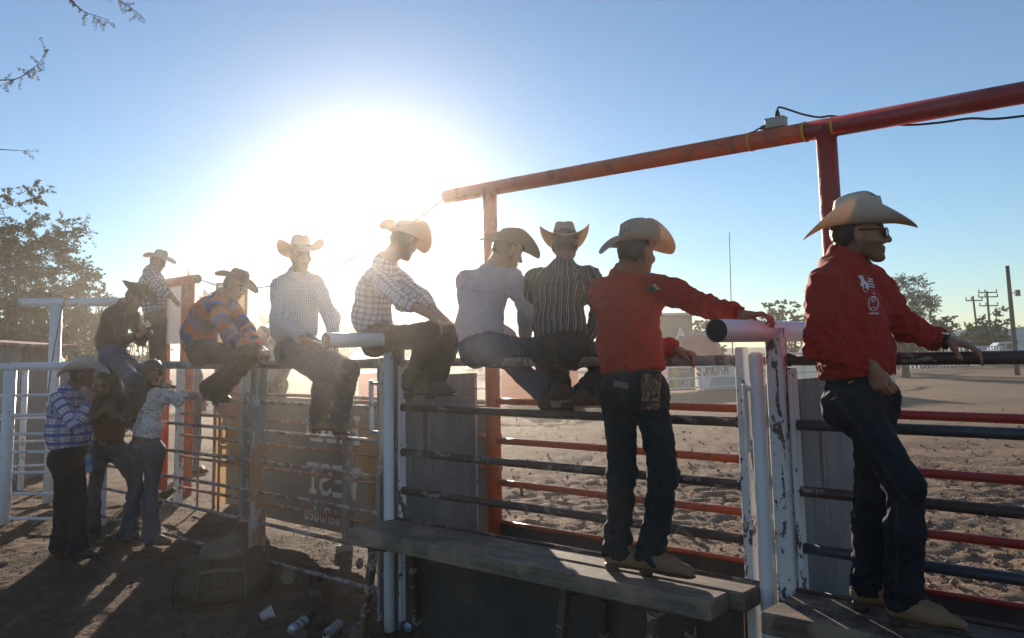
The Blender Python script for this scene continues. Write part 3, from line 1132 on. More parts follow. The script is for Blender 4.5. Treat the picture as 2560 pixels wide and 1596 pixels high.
def add_head(S, c, f, u, sc, neck, female=False, beard=False):
    f, l, u = basis(f, u)
    M = np.array([A3(f), A3(l), A3(u)])

    def p(a, b, e): return c + f * (a * sc) + l * (b * sc) + u * (e * sc)
    k = 0.018 * sc
    S.ell(p(-0.014, 0, 0.030), M, np.array([0.096, 0.073, 0.092]) * sc, k)
    S.ell(p(0.020, 0, 0.0), M, np.array([0.070, 0.064, 0.085]) * sc, k)
    S.cone(p(0.040, 0, -0.035), p(0.060, 0, -0.085), 0.046 * sc, 0.024 * sc, k, (l, 1.35))       # jaw
    S.cone(p(0.000, 0.048, -0.045), p(0.052, 0.016, -0.094), 0.018 * sc, 0.016 * sc, k)
    S.cone(p(0.000, -0.048, -0.045), p(0.052, -0.016, -0.094), 0.018 * sc, 0.016 * sc, k)
    S.ell(p(0.072, 0, -0.096), M, np.array([0.020, 0.022, 0.017]) * sc, 0.012)                    # chin
    S.cone(p(0.074, 0.030, 0.028), p(0.074, -0.030, 0.028), 0.013 * sc, 0.013 * sc, 0.014 * sc)    # brow
    for sg in (1, -1):
        S.ell(p(0.088, 0.031 * sg, 0.006), M, np.array([0.016, 0.018, 0.012]) * sc, 0.008, 's')
        S.ell(p(0.070, 0.031 * sg, 0.004), M, np.array([0.0155, 0.0145, 0.0125]) * sc, 0.002)
        S.ell(p(0.062, 0.044 * sg, -0.028), M, np.array([0.022, 0.020, 0.020]) * sc, 0.015)
        ec = p(-0.006, 0.074 * sg, -0.004)                                                        # ear
        ef = (f * 0.95 + l * (-0.30 * sg)).normalized()
        Me = np.array([A3(ef), A3(ef.cross(u)), A3(u)])
        S.ell(ec, Me, np.array([0.020, 0.008, 0.034]) * sc, 0.004)
        S.ell(ec + l * (0.009 * sg * sc) + f * 0.002, Me, np.array([0.010, 0.006, 0.018]) * sc, 0.003, 's')
    S.cone(p(0.084, 0, 0.018), p(0.108, 0, -0.024), 0.0085 * sc, 0.0125 * sc, 0.009)              # nose
    S.cone(p(0.092, 0.012, -0.030), p(0.092, -0.012, -0.030), 0.0085 * sc, 0.0085 * sc, 0.006)
    S.cone(p(0.086, 0.018, -0.058), p(0.086, -0.018, -0.058), 0.0075 * sc, 0.0075 * sc, 0.006)    # lips
    S.cone(p(0.083, 0.015, -0.072), p(0.083, -0.015, -0.072), 0.0085 * sc, 0.0085 * sc, 0.006)
    nr = 0.046 if female else 0.052
    S.cone(p(-0.022, 0, -0.045), neck, nr * sc, (nr + 0.006) * sc, 0.025)
    S.cone(p(-0.050, 0, -0.010), neck - f * 0.015, 0.036 * sc, 0.043 * sc, 0.025)


def head_tint(V, c, f, u, sc, skin, hair, beard, scalp=True):
    """Colour of the skin: hair line, brows, lips, eyes, beard."""
    f, l, u = basis(f, u)
    q = (V - A3(c)) / sc
    a, b, e = q @ A3(f), q @ A3(l), q @ A3(u)
    near = np.linalg.norm(q, axis=1) < 0.19
    col = np.tile(np.array([*skin, 1.0]), (len(V), 1))

    def put(w, c3):
        w = np.clip(w, 0, 1)[:, None] * near[:, None]
        col[:, :3] = col[:, :3] * (1 - w) + np.array(c3) * w
    nz = pnoise(V * 60)
    put(0.85 * sstep(a, 0.083, 0.09) * (1 - sstep(np.abs(e + 0.065), 0.010, 0.016)) * (1 - sstep(np.abs(b), 0.016, 0.024)), (0.26, 0.10, 0.08))
    put(sstep(0.013 - np.hypot(np.abs(b) - 0.031, (e - 0.004) * 1.5), 0.0, 0.004) * sstep(a, 0.06, 0.07), (0.06, 0.045, 0.04))
    put(sstep(a, 0.05, 0.07) * (1 - sstep(np.abs(e - 0.034 + 0.1 * np.abs(np.abs(b) - 0.03)), 0.005, 0.009)) * sstep(np.abs(b), 0.010, 0.016) * (1 - sstep(np.abs(b), 0.048, 0.056)), hair)
    earz = sstep(np.abs(b), 0.064, 0.070) * sstep(0.036 - np.abs(a + 0.004), 0, 0.008) * sstep(0.046 - np.abs(e + 0.004), 0, 0.01)
    put((0.92 if scalp else 0) * sstep(0.040 - a, 0, 0.03) * sstep(e + 0.078, 0, 0.05) * (0.75 + 0.4 * nz) * (1 - earz), hair)
    if beard:
        jaw = sstep(-e, 0.022 + 0.0, 0.045) * sstep(a, -0.012, 0.012) * (1 - sstep(-e, 0.125, 0.14))
        lip = 1 - sstep(0.024 - np.hypot(b, (e + 0.064) * 1.5), 0, 0.006) * sstep(a, 0.07, 0.085)
        put(beard * jaw * lip * (0.75 + 0.35 * nz), hair)
    return col


def add_hand(S, W, d, n, size=1.0, curl=(20, 25, 20), spread=6, left=False, thumb=(45, 20), fine=True):
    """Palm from wrist W along d, palm facing n. curl: bend in degrees at the three joints."""
    d = Vector(d).normalized(); n = (Vector(n) - d * Vector(n).dot(d)).normalized()
    lat = d.cross(n).normalized()          # towards the thumb for a right hand seen from the palm
    if left: lat = -lat
    z = size
    P = 0.092 * z
    K = W + d * P
    S.cone(W, W + d * 0.03 * z, 0.024 * z, 0.0215 * z, 0.012, (lat, 1.25))
    S.cone(W + d * 0.030 * z, K - d * 0.006 * z, 0.0145 * z, 0.0125 * z, 0.012, (lat, 2.75))
    offs = [0.030, 0.0105, -0.0095, -0.0285]
    lens = [0.92, 1.0, 0.94, 0.74]
    for i in range(4):
        b = K + lat * (offs[i] * z) - d * (0.004 * abs(i - 1) * z)
        a = math.radians(spread * (1.3 - i))
        dd = (d * math.cos(a) + lat * math.sin(a)).normalized()
        nn = n
        rr = [0.0102, 0.0094, 0.0085, 0.0072]
        sg = [0.044, 0.028, 0.023]
        ang = 0
        p = b - d * 0.02 * z
        S.cone(p, b, 0.0105 * z, 0.0105 * z, 0.007)
        for j in range(3):
            ang += math.radians(curl[j] * (1 + 0.12 * (i - 1)))
            dj = dd * math.cos(ang) + nn * math.sin(ang)
            q = b + dj * (sg[j] * lens[i] * z)
            S.cone(b, q, rr[j] * z, rr[j + 1] * z, 0.0035)
            b = q
    tb = W + d * 0.028 * z + lat * 0.026 * z + n * 0.006 * z
    ta = math.radians(thumb[0])
    td = (d * math.cos(ta) + lat * math.sin(ta) * 0.85 + n * math.sin(ta) * 0.5).normalized()
    t1 = tb + td * 0.042 * z
    tb2 = math.radians(thumb[1])
    td2 = (td * math.cos(tb2) + (d * 0.6 + n * 0.6 - lat * 0.5).normalized() * math.sin(tb2)).normalized()
    t2 = t1 + td2 * 0.032 * z
    t3 = t2 + td2 * 0.024 * z
    S.cone(tb, t1, 0.0150 * z, 0.0115 * z, 0.010)
    S.cone(t1, t2, 0.0112 * z, 0.0100 * z, 0.004)
    S.cone(t2, t3, 0.0100 * z, 0.0078 * z, 0.004)


def skin_mat():
    t = NT('skin')
    c = t.attr('tint').outputs['Color']
    v = t.obj()
    nz = t.noise(v, 45, 4)
    n2 = t.noise(v, 420, 2)
    col = t.mix(t.m('MULTIPLY', nz, 0.35), c, t.mix(1.0, c, (0.80, 0.62, 0.55), 'MULTIPLY'))
    t.b.inputs['Subsurface Weight'].default_value = 0.12
    t.b.inputs['Subsurface Radius'].default_value = (0.012, 0.005, 0.003)
    t.b.inputs['Subsurface Scale'].default_value = 0.5
    return t.fin(col, 0.52, 0, t.bump(n2, 0.0008, 0.6), 0.4)


M_SKIN = skin_mat()


def hair_mat(name, col):
    t = NT(name)
    v = t.obj((1, 1, 0.12))
    nz = t.noise(v, 210, 3, 0.6)
    c = t.mix(nz, tuple(x * 0.5 for x in col), tuple(min(1, x * 1.8) for x in col))
    return t.fin(c, 0.42, 0, t.bump(nz, 0.004, 0.8), 0.5)


M_HAIR = hair_mat('dark hair', (0.016, 0.011, 0.008))
M_HAIRB = hair_mat('brown hair', (0.035, 0.018, 0.010))


# --- hats
def hat(parent, c, f, u, mat, band=None, sc=1.0, brim=0.105, curl=0.085, dip=0.022, crown=0.118, crease=0.026, tilt=0.0, vents=False, top_w=0.80, skew=0.0, back=None, name='hat'):
    """Cowboy hat; c is the middle of the hat band plane."""
    f, l, u = basis(f, u)
    if tilt:
        R = Matrix.Rotation(tilt, 3, l); f = R @ f; u = R @ u
    nth, ncr, nbr = 72, 16, 12
    af, al = 0.102, 0.083
    rows = []
    th = np.arange(nth) * 2 * math.pi / nth
    ct, st = np.cos(th), np.sin(th)
    # crown: from the top centre outwards and down
    for i in range(ncr + 1):
        w = i / ncr
        if w < 0.45:
            r = w / 0.45; rr = r * (1.0 if r < 0.8 else 1.0)
            X = ct * af * top_w * 0.98 * rr; Y = st * al * top_w * 0.88 * rr
            edge = 1 - 0.10 * r ** 4
            z = crown * edge + 0.012 * X / af
            ang = np.exp(-(Y / 0.024) ** 2)
            front = sstep(X / af, 0.25, 0.75)
            z = z - crease * ang * (1 - 0.55 * r ** 3) - 0.020 * front * np.exp(-((np.abs(Y) - 0.045) / 0.020) ** 2) - 0.012 * sstep(X / af, 0.45, 0.8)
        else:
            q = (w - 0.45) / 0.55
            e = top_w + (1 - top_w) * q ** 0.9
            X = ct * af * (e if True else 1); Y = st * al * (e - 0.10 * (1 - q) ** 1.2)
            z0 = crown * 0.90 + 0.012 * ct * top_w
            pinch = 0.010 * (1 - q) * np.exp(-((th - 0.75) / 0.35) ** 2) + 0.010 * (1 - q) * np.exp(-((th - (2 * math.pi - 0.75)) / 0.35) ** 2)
            X = X - pinch * ct * 1.0; Y = Y - pinch * st * 1.4
            z = z0 * (1 - q ** 1.05) - 0.012 * sstep(ct, 0.5, 1) * (1 - q)
        rows.append(np.stack([X, Y, z + 0 * th], 1))
    ci = len(rows)
    for i in range(1, nbr + 1):
        w = i / nbr
        bl = brim * (1 + 0.05 * np.abs(ct))
        rad = w * bl
        side = np.abs(st) ** 1.35
        roll = curl * side * (w ** 1.9)
        inw = 0.42 * curl * side * (w ** 2.4)
        dd = dip * (np.clip(ct, 0, 1) ** 1.5 + (np.clip(-ct, 0, 1) ** 1.5) * (back if back is not None else 0.9)) * w ** 1.5
        nx = ct / af; ny = st / al; nl = np.hypot(nx, ny)
        X = ct * af + nx / nl * (rad - inw); Y = st * al + ny / nl * (rad - inw)
        Z = roll - dd + skew * st * w * w + 0.0035 * np.sin(3 * th + 1.0) * w
        rows.append(np.stack([X, Y, Z], 1))
    T = np.array(rows) * sc                          # rows x nth x 3
    m = len(T)
    Vt = T.reshape(-1, 3)
    ii = np.arange(m * nth).reshape(m, nth)
    Ft = np.stack([ii[:-1].ravel(), ii[1:].ravel(), np.roll(ii, -1, 1)[1:].ravel(), np.roll(ii, -1, 1)[:-1].ravel()], 1)
    N = vnormals(Vt, Ft)
    if N[(ncr + 3) * nth][2] < 0: N = -N
    thick = 0.0032
    Vb = Vt - N * thick
    k = len(Vt)
    Fb = Ft[:, ::-1] + k
    e = ii[-1]; e2 = np.roll(e, -1)
    Fe = np.stack([e, e + k, e2 + k, e2], 1)
    V = np.concatenate([Vt, Vb]); F = np.concatenate([Ft, Fb, Fe])
    B = np.array([A3(f), A3(l), A3(u)])
    W = V @ B + A3(c)
    loc = V / sc
    o = mesh_obj(name, W, F, mat, parent, attrs={'hl': loc})
    if band is not None:
        zz = [0.008, 0.030]
        bv = []
        for z in zz:
            e = 1.0 - 0.035 * z / 0.03
            bv.append(np.stack([ct * (af * e + 0.0025), st * (al * e + 0.0025), z - 0.0 * ct], 1))
        bv = np.concatenate(bv) * sc
        bi = np.arange(nth); b2 = np.roll(bi, -1)
        Fq = np.stack([bi, b2, b2 + nth, bi + nth], 1)
        mesh_obj('hat_band', bv @ B + A3(c), Fq, band, o)
    return o


def straw_mat(name, col, trans, vents=False):
    t = NT(name)
    hl = t.attr('hl').outputs['Vector']
    s = t.sep(hl)
    th = t.m('ARCTAN2', s[1], s[0])
    r = t.m('SQRT', t.m('ADD', t.m('MULTIPLY', s[0], s[0]), t.m('MULTIPLY', s[1], s[1])))
    w1 = t.m('SINE', t.m('MULTIPLY', r, 1500.0)); w2 = t.m('SINE', t.m('MULTIPLY', th, 190.0))
    wv = t.m('MULTIPLY', w1, w2)
    nz = t.noise(hl, 38, 4)
    c = t.mix(t.m('MULTIPLY_ADD', wv, 0.25, 0.5), tuple(x * 0.80 for x in col), tuple(min(1, x * 1.08) for x in col))
    c = t.mix(t.m('MULTIPLY', nz, 0.35), c, tuple(x * 0.72 for x in col))
    if vents:      # dark open weave pattern round the crown
        zig = t.m('ABSOLUTE', t.m('SUBTRACT', t.m('FRACT', t.m('MULTIPLY', th, 3.6)), 0.5))
        line = t.m('SUBTRACT', t.m('ABSOLUTE', t.m('SUBTRACT', t.m('MULTIPLY', zig, 0.07), t.m('SUBTRACT', s[2], 0.034))), 0.0)
        on = t.m('MULTIPLY', t.m('LESS_THAN', line, 0.0045), t.m('LESS_THAN', t.m('ABSOLUTE', t.m('SUBTRACT', s[2], 0.052)), 0.020))
        rs = t.m('LESS_THAN', r, 0.13)
        c = t.mix(t.m('MULTIPLY', t.m('MULTIPLY', on, rs), 0.75), c, (0.06, 0.05, 0.045))
    t.fin(c, 0.62, 0, t.bump(wv, 0.0008, 0.5), 0.35)
    tb = t.n('ShaderNodeBsdfTranslucent'); t.set(tb, 0, t.mix(1.0, c, (1.0, 0.74, 0.56), 'MULTIPLY'))
    ms = t.n('ShaderNodeMixShader'); t.set(ms, 0, trans)
    t.t.links.new(t.b.outputs[0], ms.inputs[1]); t.t.links.new(tb.outputs[0], ms.inputs[2])
    t.t.links.new(ms.outputs[0], t.out.inputs['Surface'])
    return t.mat


M_STRAW = straw_mat('cream straw', (0.80, 0.73, 0.62), 0.32)
M_STRAWV = straw_mat('vented straw', (0.62, 0.58, 0.50), 0.42, True)
M_STRAWP = straw_mat('pale straw', (0.68, 0.58, 0.46), 0.46)
M_FELT = plain('black felt', (0.022, 0.019, 0.018), 0.85, 0, 0.3, 60, 0.0006, 0.2)
M_BAND = plain('hat band', (0.03, 0.024, 0.02), 0.6)
M_BANDL = plain('light hat band', (0.42, 0.36, 0.28), 0.6)
M_LEATHER = plain('brown belt leather', (0.085, 0.040, 0.022), 0.5, 0, 0.3, 80, 0.0006)
M_STEEL = plain('buckle metal', (0.62, 0.60, 0.56), 0.28, 1.0)


# --- cloth patterns (all on 'cl' = metres round the limb, metres along it)
def cloth_base(name):
    t = NT(name)
    cl = t.attr('cl').outputs['Vector']
    return t, t.sep(cl), cl


def weave(t, cl, sc=900.0):
    s = t.sep(cl)
    return t.m('MULTIPLY', t.m('SINE', t.m('MULTIPLY', s[0], sc)), t.m('SINE', t.m('MULTIPLY', s[1], sc)))


def stripe(t, x, period, width, off=0.0):
    """1 inside a band of given width (metres), soft edges."""
    f = t.m('FRACT', t.m('ADD', t.m('DIVIDE', x, period), off))
    d = t.m('ABSOLUTE', t.m('SUBTRACT', f, 0.5))
    w = width / period / 2
    return t.m('SUBTRACT', 1.0, t.ramp(d, w * 0.85, w * 1.15))


def plain_cloth(name, col, trans=0.0, rough=0.85, var=0.25, sheen=0.1):
    t, s, cl = cloth_base(name)
    v = t.obj()
    nz = t.noise(v, 7, 5); n2 = t.noise(v, 160, 3)
    c = t.mix(nz, tuple(x * (1 - var) for x in col), tuple(min(1, x * (1 + var)) for x in col))
    t.b.inputs['Sheen Weight'].default_value = sheen
    h = t.m('ADD', t.noise(v, 26, 5, 0.6), t.m('MULTIPLY', n2, 0.18))
    return t.fin(c, rough, 0, t.bump(h, 0.006, 0.7), 0.15, trans or None)


def check_cloth(name, base, cols, trans=0.0):
    """cols: (axis, period, width, offset, colour, strength)."""
    t, s, cl = cloth_base(name)
    v = t.obj()
    nz = t.noise(v, 26, 5, 0.6)
    wob = t.m('MULTIPLY', t.m('SUBTRACT', t.noise(v, 9, 3), 0.5), 0.012)
    c = None
    for axis, per, wid, off, colr, st in cols:
        x = t.m('ADD', s[axis], wob)
        m = t.m('MULTIPLY', stripe(t, x, per, wid, off), st)
        c = t.mix(m, c if c is not None else base, colr)
    return t.fin(c, 0.85, 0, t.bump(nz, 0.006, 0.6), 0.15, trans or None)


M_REDSHIRT = plain_cloth('red shirt cloth', (0.40, 0.024, 0.017), 0.10, 0.8, 0.18)
M_REDSHIRT2 = plain_cloth('scarlet shirt cloth', (0.46, 0.040, 0.024), 0.14, 0.8, 0.18)
M_SHADE_LILAC = plain_cloth('shade lilac shirt cloth', (0.60, 0.50, 0.54), 0.18, 0.85, 0.1)  # white cloth coloured with the lilac it takes in shade
M_BLACKSHIRT = plain_cloth('black shirt cloth', (0.030, 0.020, 0.022), 0.0, 0.8, 0.3)
M_BROWNTOP = plain_cloth('rust brown blouse cloth', (0.115, 0.042, 0.024), 0.05, 0.9, 0.45)
M_GREYSHIRT = plain_cloth('grey shirt cloth', (0.16, 0.17, 0.18), 0.0, 0.9, 0.2)
M_STRIPED = check_cloth('dark striped shirt cloth', (0.030, 0.040, 0.036), [
    (0, 0.034, 0.0028, 0.0, (0.55, 0.56, 0.52), 0.75), (0, 0.034, 0.0026, 0.30, (0.32, 0.33, 0.32), 0.6), (0, 0.034, 0.006, 0.62, (0.065, 0.055, 0.055), 0.9)])
M_PLAID = check_cloth('blue plaid shirt cloth', (0.62, 0.63, 0.68), [
    (1, 0.078, 0.034, 0.0, (0.045, 0.095, 0.30), 0.9), (0, 0.080, 0.034, 0.2, (0.06, 0.11, 0.30), 0.62), (1, 0.078, 0.006, 0.5, (0.40, 0.06, 0.07), 0.8), (0, 0.080, 0.006, 0.68, (0.40, 0.08, 0.09), 0.55),
    (1, 0.078, 0.004, 0.16, (0.70, 0.71, 0.74), 0.5)])
M_CHECKW = check_cloth('fine checked shirt cloth', (0.66, 0.68, 0.72), [(0, 0.015, 0.0028, 0, (0.13, 0.16, 0.24), 0.8), (1, 0.015, 0.0028, 0, (0.13, 0.16, 0.24), 0.8)], 0.16)
M_CHECKP = check_cloth('pale plaid shirt cloth', (0.68, 0.66, 0.68), [(0, 0.040, 0.015, 0, (0.30, 0.24, 0.30), 0.6), (1, 0.040, 0.015, 0, (0.26, 0.22, 0.30), 0.6)], 0.18)
M_CHECKG = check_cloth('grey gingham shirt cloth', (0.50, 0.52, 0.56), [(0, 0.050, 0.024, 0, (0.06, 0.065, 0.10), 0.7), (1, 0.050, 0.024, 0, (0.06, 0.06, 0.09), 0.7)], 0.1)


def aztec_mat():
    """Orange and blue bands with a ragged woven motif."""
    t, s, cl = cloth_base('orange and blue banded cloth')
    v = t.obj()
    y = t.m('ADD', s[1], t.m('MULTIPLY', t.m('SUBTRACT', t.noise(v, 16, 3), 0.5), 0.05))
    y = t.m('ADD', y, t.m('MULTIPLY', t.m('ABSOLUTE', t.m('SUBTRACT', t.m('FRACT', t.m('MULTIPLY', s[0], 14)), 0.5)), 0.022))
    a = stripe(t, y, 0.23, 0.105, 0.10)
    b = stripe(t, y, 0.23, 0.030, 0.36)
    c = stripe(t, y, 0.23, 0.050, 0.10)
    nz = t.noise(v, 60, 4, 0.7)
    org = t.mix(nz, (0.40, 0.070, 0.025), (0.60, 0.16, 0.06))
    col = t.mix(a, org, t.mix(nz, (0.025, 0.06, 0.20), (0.05, 0.13, 0.38)))
    col = t.mix(t.m('MULTIPLY', c, 0.8), col, (0.030, 0.032, 0.05))
    col = t.mix(t.m('MULTIPLY', b, 0.75), col, (0.05, 0.16, 0.48))
    fl = t.m('MULTIPLY', t.ramp(t.noise(v, 75, 3, 0.7), 0.63, 0.70), 0.55)
    col = t.mix(fl, col, (0.70, 0.60, 0.56))
    return t.fin(col, 0.85, 0, t.bump(t.noise(v, 26, 5), 0.006, 0.6), 0.15, 0.08)


def floral_mat():
    t, s, cl = cloth_base('white floral blouse cloth')
    v = t.obj()
    q = t.comb(s[0], s[1], 0.0)
    base = (0.74, 0.71, 0.70)
    d1, c1 = t.voro(q, 12.0)
    wv = t.m('SINE', t.m('MULTIPLY', d1, 46.0))
    n1 = t.noise(q, 34, 3, 0.6, 1.2)
    red = t.m('MULTIPLY', t.m('LESS_THAN', d1, 0.36), t.ramp(t.m('ADD', t.m('MULTIPLY', wv, 0.30), n1), 0.48, 0.62))
    col = t.mix(t.m('MULTIPLY', red, 0.85), base, t.mix(t.noise(q, 9, 2), (0.45, 0.10, 0.08), (0.16, 0.07, 0.09)))
    d2, _ = t.voro(t.comb(t.m('ADD', s[0], 0.31), t.m('ADD', s[1], 0.17), 0.0), 15.0)
    vine = t.m('LESS_THAN', t.m('ABSOLUTE', t.m('SUBTRACT', t.noise(q, 18, 2, 0.5, 1.5), 0.5)), 0.020)
    spr = t.m('MULTIPLY', vine, t.m('GREATER_THAN', d2, 0.25))
    col = t.mix(t.m('MULTIPLY', spr, 0.8), col, (0.11, 0.09, 0.13))
    return t.fin(col, 0.85, 0, t.bump(t.noise(v, 26, 5), 0.006, 0.6), 0.15, 0.14)


def denim(name, col, fade=(0.12, 0.16, 0.22), f=0.35):
    t, s, cl = cloth_base(name)
    v = t.obj()
    tw = t.m('SINE', t.m('MULTIPLY', t.m('ADD', s[0], s[1]), 2200.0))
    a = t.noise(v, 5, 5); b = t.noise(v, 48, 4, 0.65)
    fd = t.m('MULTIPLY', t.ramp(t.m('ADD', a, t.m('MULTIPLY', b, 0.3)), 0.52, 0.95), f)
    front = t.ramp(t.m('COSINE', s[0]), 0.6, 1.0)
    c = t.mix(fd, col, fade)
    c = t.mix(t.m('MULTIPLY', tw, 0.10), c, tuple(min(1, x * 1.9) for x in col))
    sm = t.attr('seam').outputs['Fac']
    c = t.mix(t.m('MULTIPLY', sm, 0.20), c, (0.15, 0.10, 0.06))
    return t.fin(c, 0.82, 0, t.bump(t.m('ADD', t.noise(v, 30, 5, 0.65), t.m('MULTIPLY', sm, 0.5)), 0.006, 0.7), 0.2)


M_DENIM = denim('dark denim', (0.0075, 0.0095, 0.0145), (0.045, 0.06, 0.085))
M_DENIMK = denim('black denim', (0.012, 0.014, 0.017), (0.05, 0.05, 0.05), 0.25)
M_DENIMG = denim('green black denim', (0.009, 0.017, 0.021), (0.05, 0.08, 0.09), 0.3)
M_DENIMB = denim('washed blue denim', (0.055, 0.080, 0.125), (0.17, 0.21, 0.28), 0.5)
M_DENIMGY = denim('grey blue denim', (0.048, 0.058, 0.080), (0.15, 0.17, 0.21), 0.5)
M_AZTEC, M_FLORAL = aztec_mat(), floral_mat()
M_BOOT = plain('tan boot leather', (0.235, 0.135, 0.070), 0.7, 0, 0.22, 14, 0.001)
M_BOOTD = plain('brown boot leather', (0.060, 0.036, 0.026), 0.5, 0, 0.3, 14, 0.001)
M_BOOTG = plain('dusty boot leather', (0.150, 0.105, 0.075), 0.7, 0, 0.3, 14, 0.001)
M_SOLE = plain('boot sole', (0.075, 0.045, 0.030), 0.7)
M_SOLEL = plain('pale boot sole', (0.32, 0.22, 0.14), 0.7)


def boot(parent, ank, toe, up, mat, sole, h=0.0055, L=0.27, shaft=0.16, leg=None, pointed=True, w=1.0):
    """Western boot; ank = ankle joint, toe = direction of the toe."""
    up = Vector(up).normalized(); toe = (Vector(toe) - up * Vector(toe).dot(up)).normalized()
    lat = up.cross(toe)
    k = L / 0.27
    hb = ank - up * 0.075 * k - toe * 0.035 * k           # heel, on the sole plane
    S = Sdf()
    lg = (Vector(leg) - ank).normalized() if leg is not None else up
    S.cone(ank - up * 0.01, ank + lg * shaft, 0.042 * k, 0.047 * k, 0.02, None, 'b')
    S.cone(hb + up * 0.040 * k, ank - up * 0.015, 0.034 * k, 0.043 * k, 0.02)
    S.cone(hb + up * 0.033 * k + toe * 0.01, hb + up * 0.036 * k + toe * 0.145 * k, 0.033 * k, 0.034 * k, 0.02, (lat, 1.05 * w))
    S.cone(ank - up * 0.015 + toe * 0.02 * k, hb + up * 0.036 * k + toe * 0.15 * k, 0.042 * k, 0.030 * k, 0.03)
    S.cone(hb + up * 0.034 * k + toe * 0.135 * k, hb + up * 0.024 * k + toe * (0.238 if pointed else 0.225) * k, 0.034 * k, (0.016 if pointed else 0.026) * k, 0.015, (lat, 1.16 * w))
    S.cut(hb + up * 0.006 * k, -up)
    V, F = S.mesh(h, 2)
    E = pnoise(V * 30) * 0.0016
    V = V + vnormals(V, F) * E[:, None]
    b = mesh_obj('boot', V, F, mat, parent)
    # sole: a flat plate with a stacked heel
    T = Sdf()
    big = (up, 60.0)
    for (p, q, r0, r1, fl) in (((0.0), 0.15, 0.033, 0.036, 1.05 * w), (0.14, 0.243 if pointed else 0.23, 0.037, 0.017 if pointed else 0.028, 1.18 * w)):
        T.cone(hb + toe * p * k, hb + toe * q * k, r0 * k, r1 * k, 0.006, (lat, fl))
    T.cut(hb + up * 0.008 * k, up); T.cut(hb - up * 0.004 * k, -up)
    V, F = T.mesh(h, 1)
    H = Sdf()
    H.cone(hb - up * 0.001 + toe * 0.005, hb - up * 0.030 * k + toe * 0.005, 0.030 * k, 0.026 * k, 0.004, (toe, 1.15), 'ab')
    V2, F2 = H.mesh(h, 1)
    mesh_obj('sole', np.concatenate([V, V2]), np.concatenate([F, F2 + len(V)]), sole, b)
    return b


def ring(c, axis, lat, r, fl, hgt, mat, name, parent, n=40, r2=None):
    """A strap round the body: closed band with thickness."""
    axis = Vector(axis).normalized(); lat = (Vector(lat) - axis * Vector(lat).dot(axis)).normalized(); q = axis.cross(lat)
    r2 = r2 or r
    v = []
    for (rr, hh) in ((r - 0.006, -hgt / 2), (r + 0.004, -hgt / 2), (r2 + 0.004, hgt / 2), (r2 - 0.006, hgt / 2)):
        for k in range(n):
            w = 2 * math.pi * k / n
            v.append(c + lat * (math.cos(w) * (rr * fl)) + q * (math.sin(w) * rr) + axis * hh)
    f = []
    for j in range(4):
        for k in range(n):
            k2 = (k + 1) % n; j2 = (j + 1) % 4
            f.append((j * n + k, j * n + k2, j2 * n + k2, j2 * n + k))
    return mesh_obj(name, [tuple(x) for x in v], f, mat, parent)


PEOPLE = {}


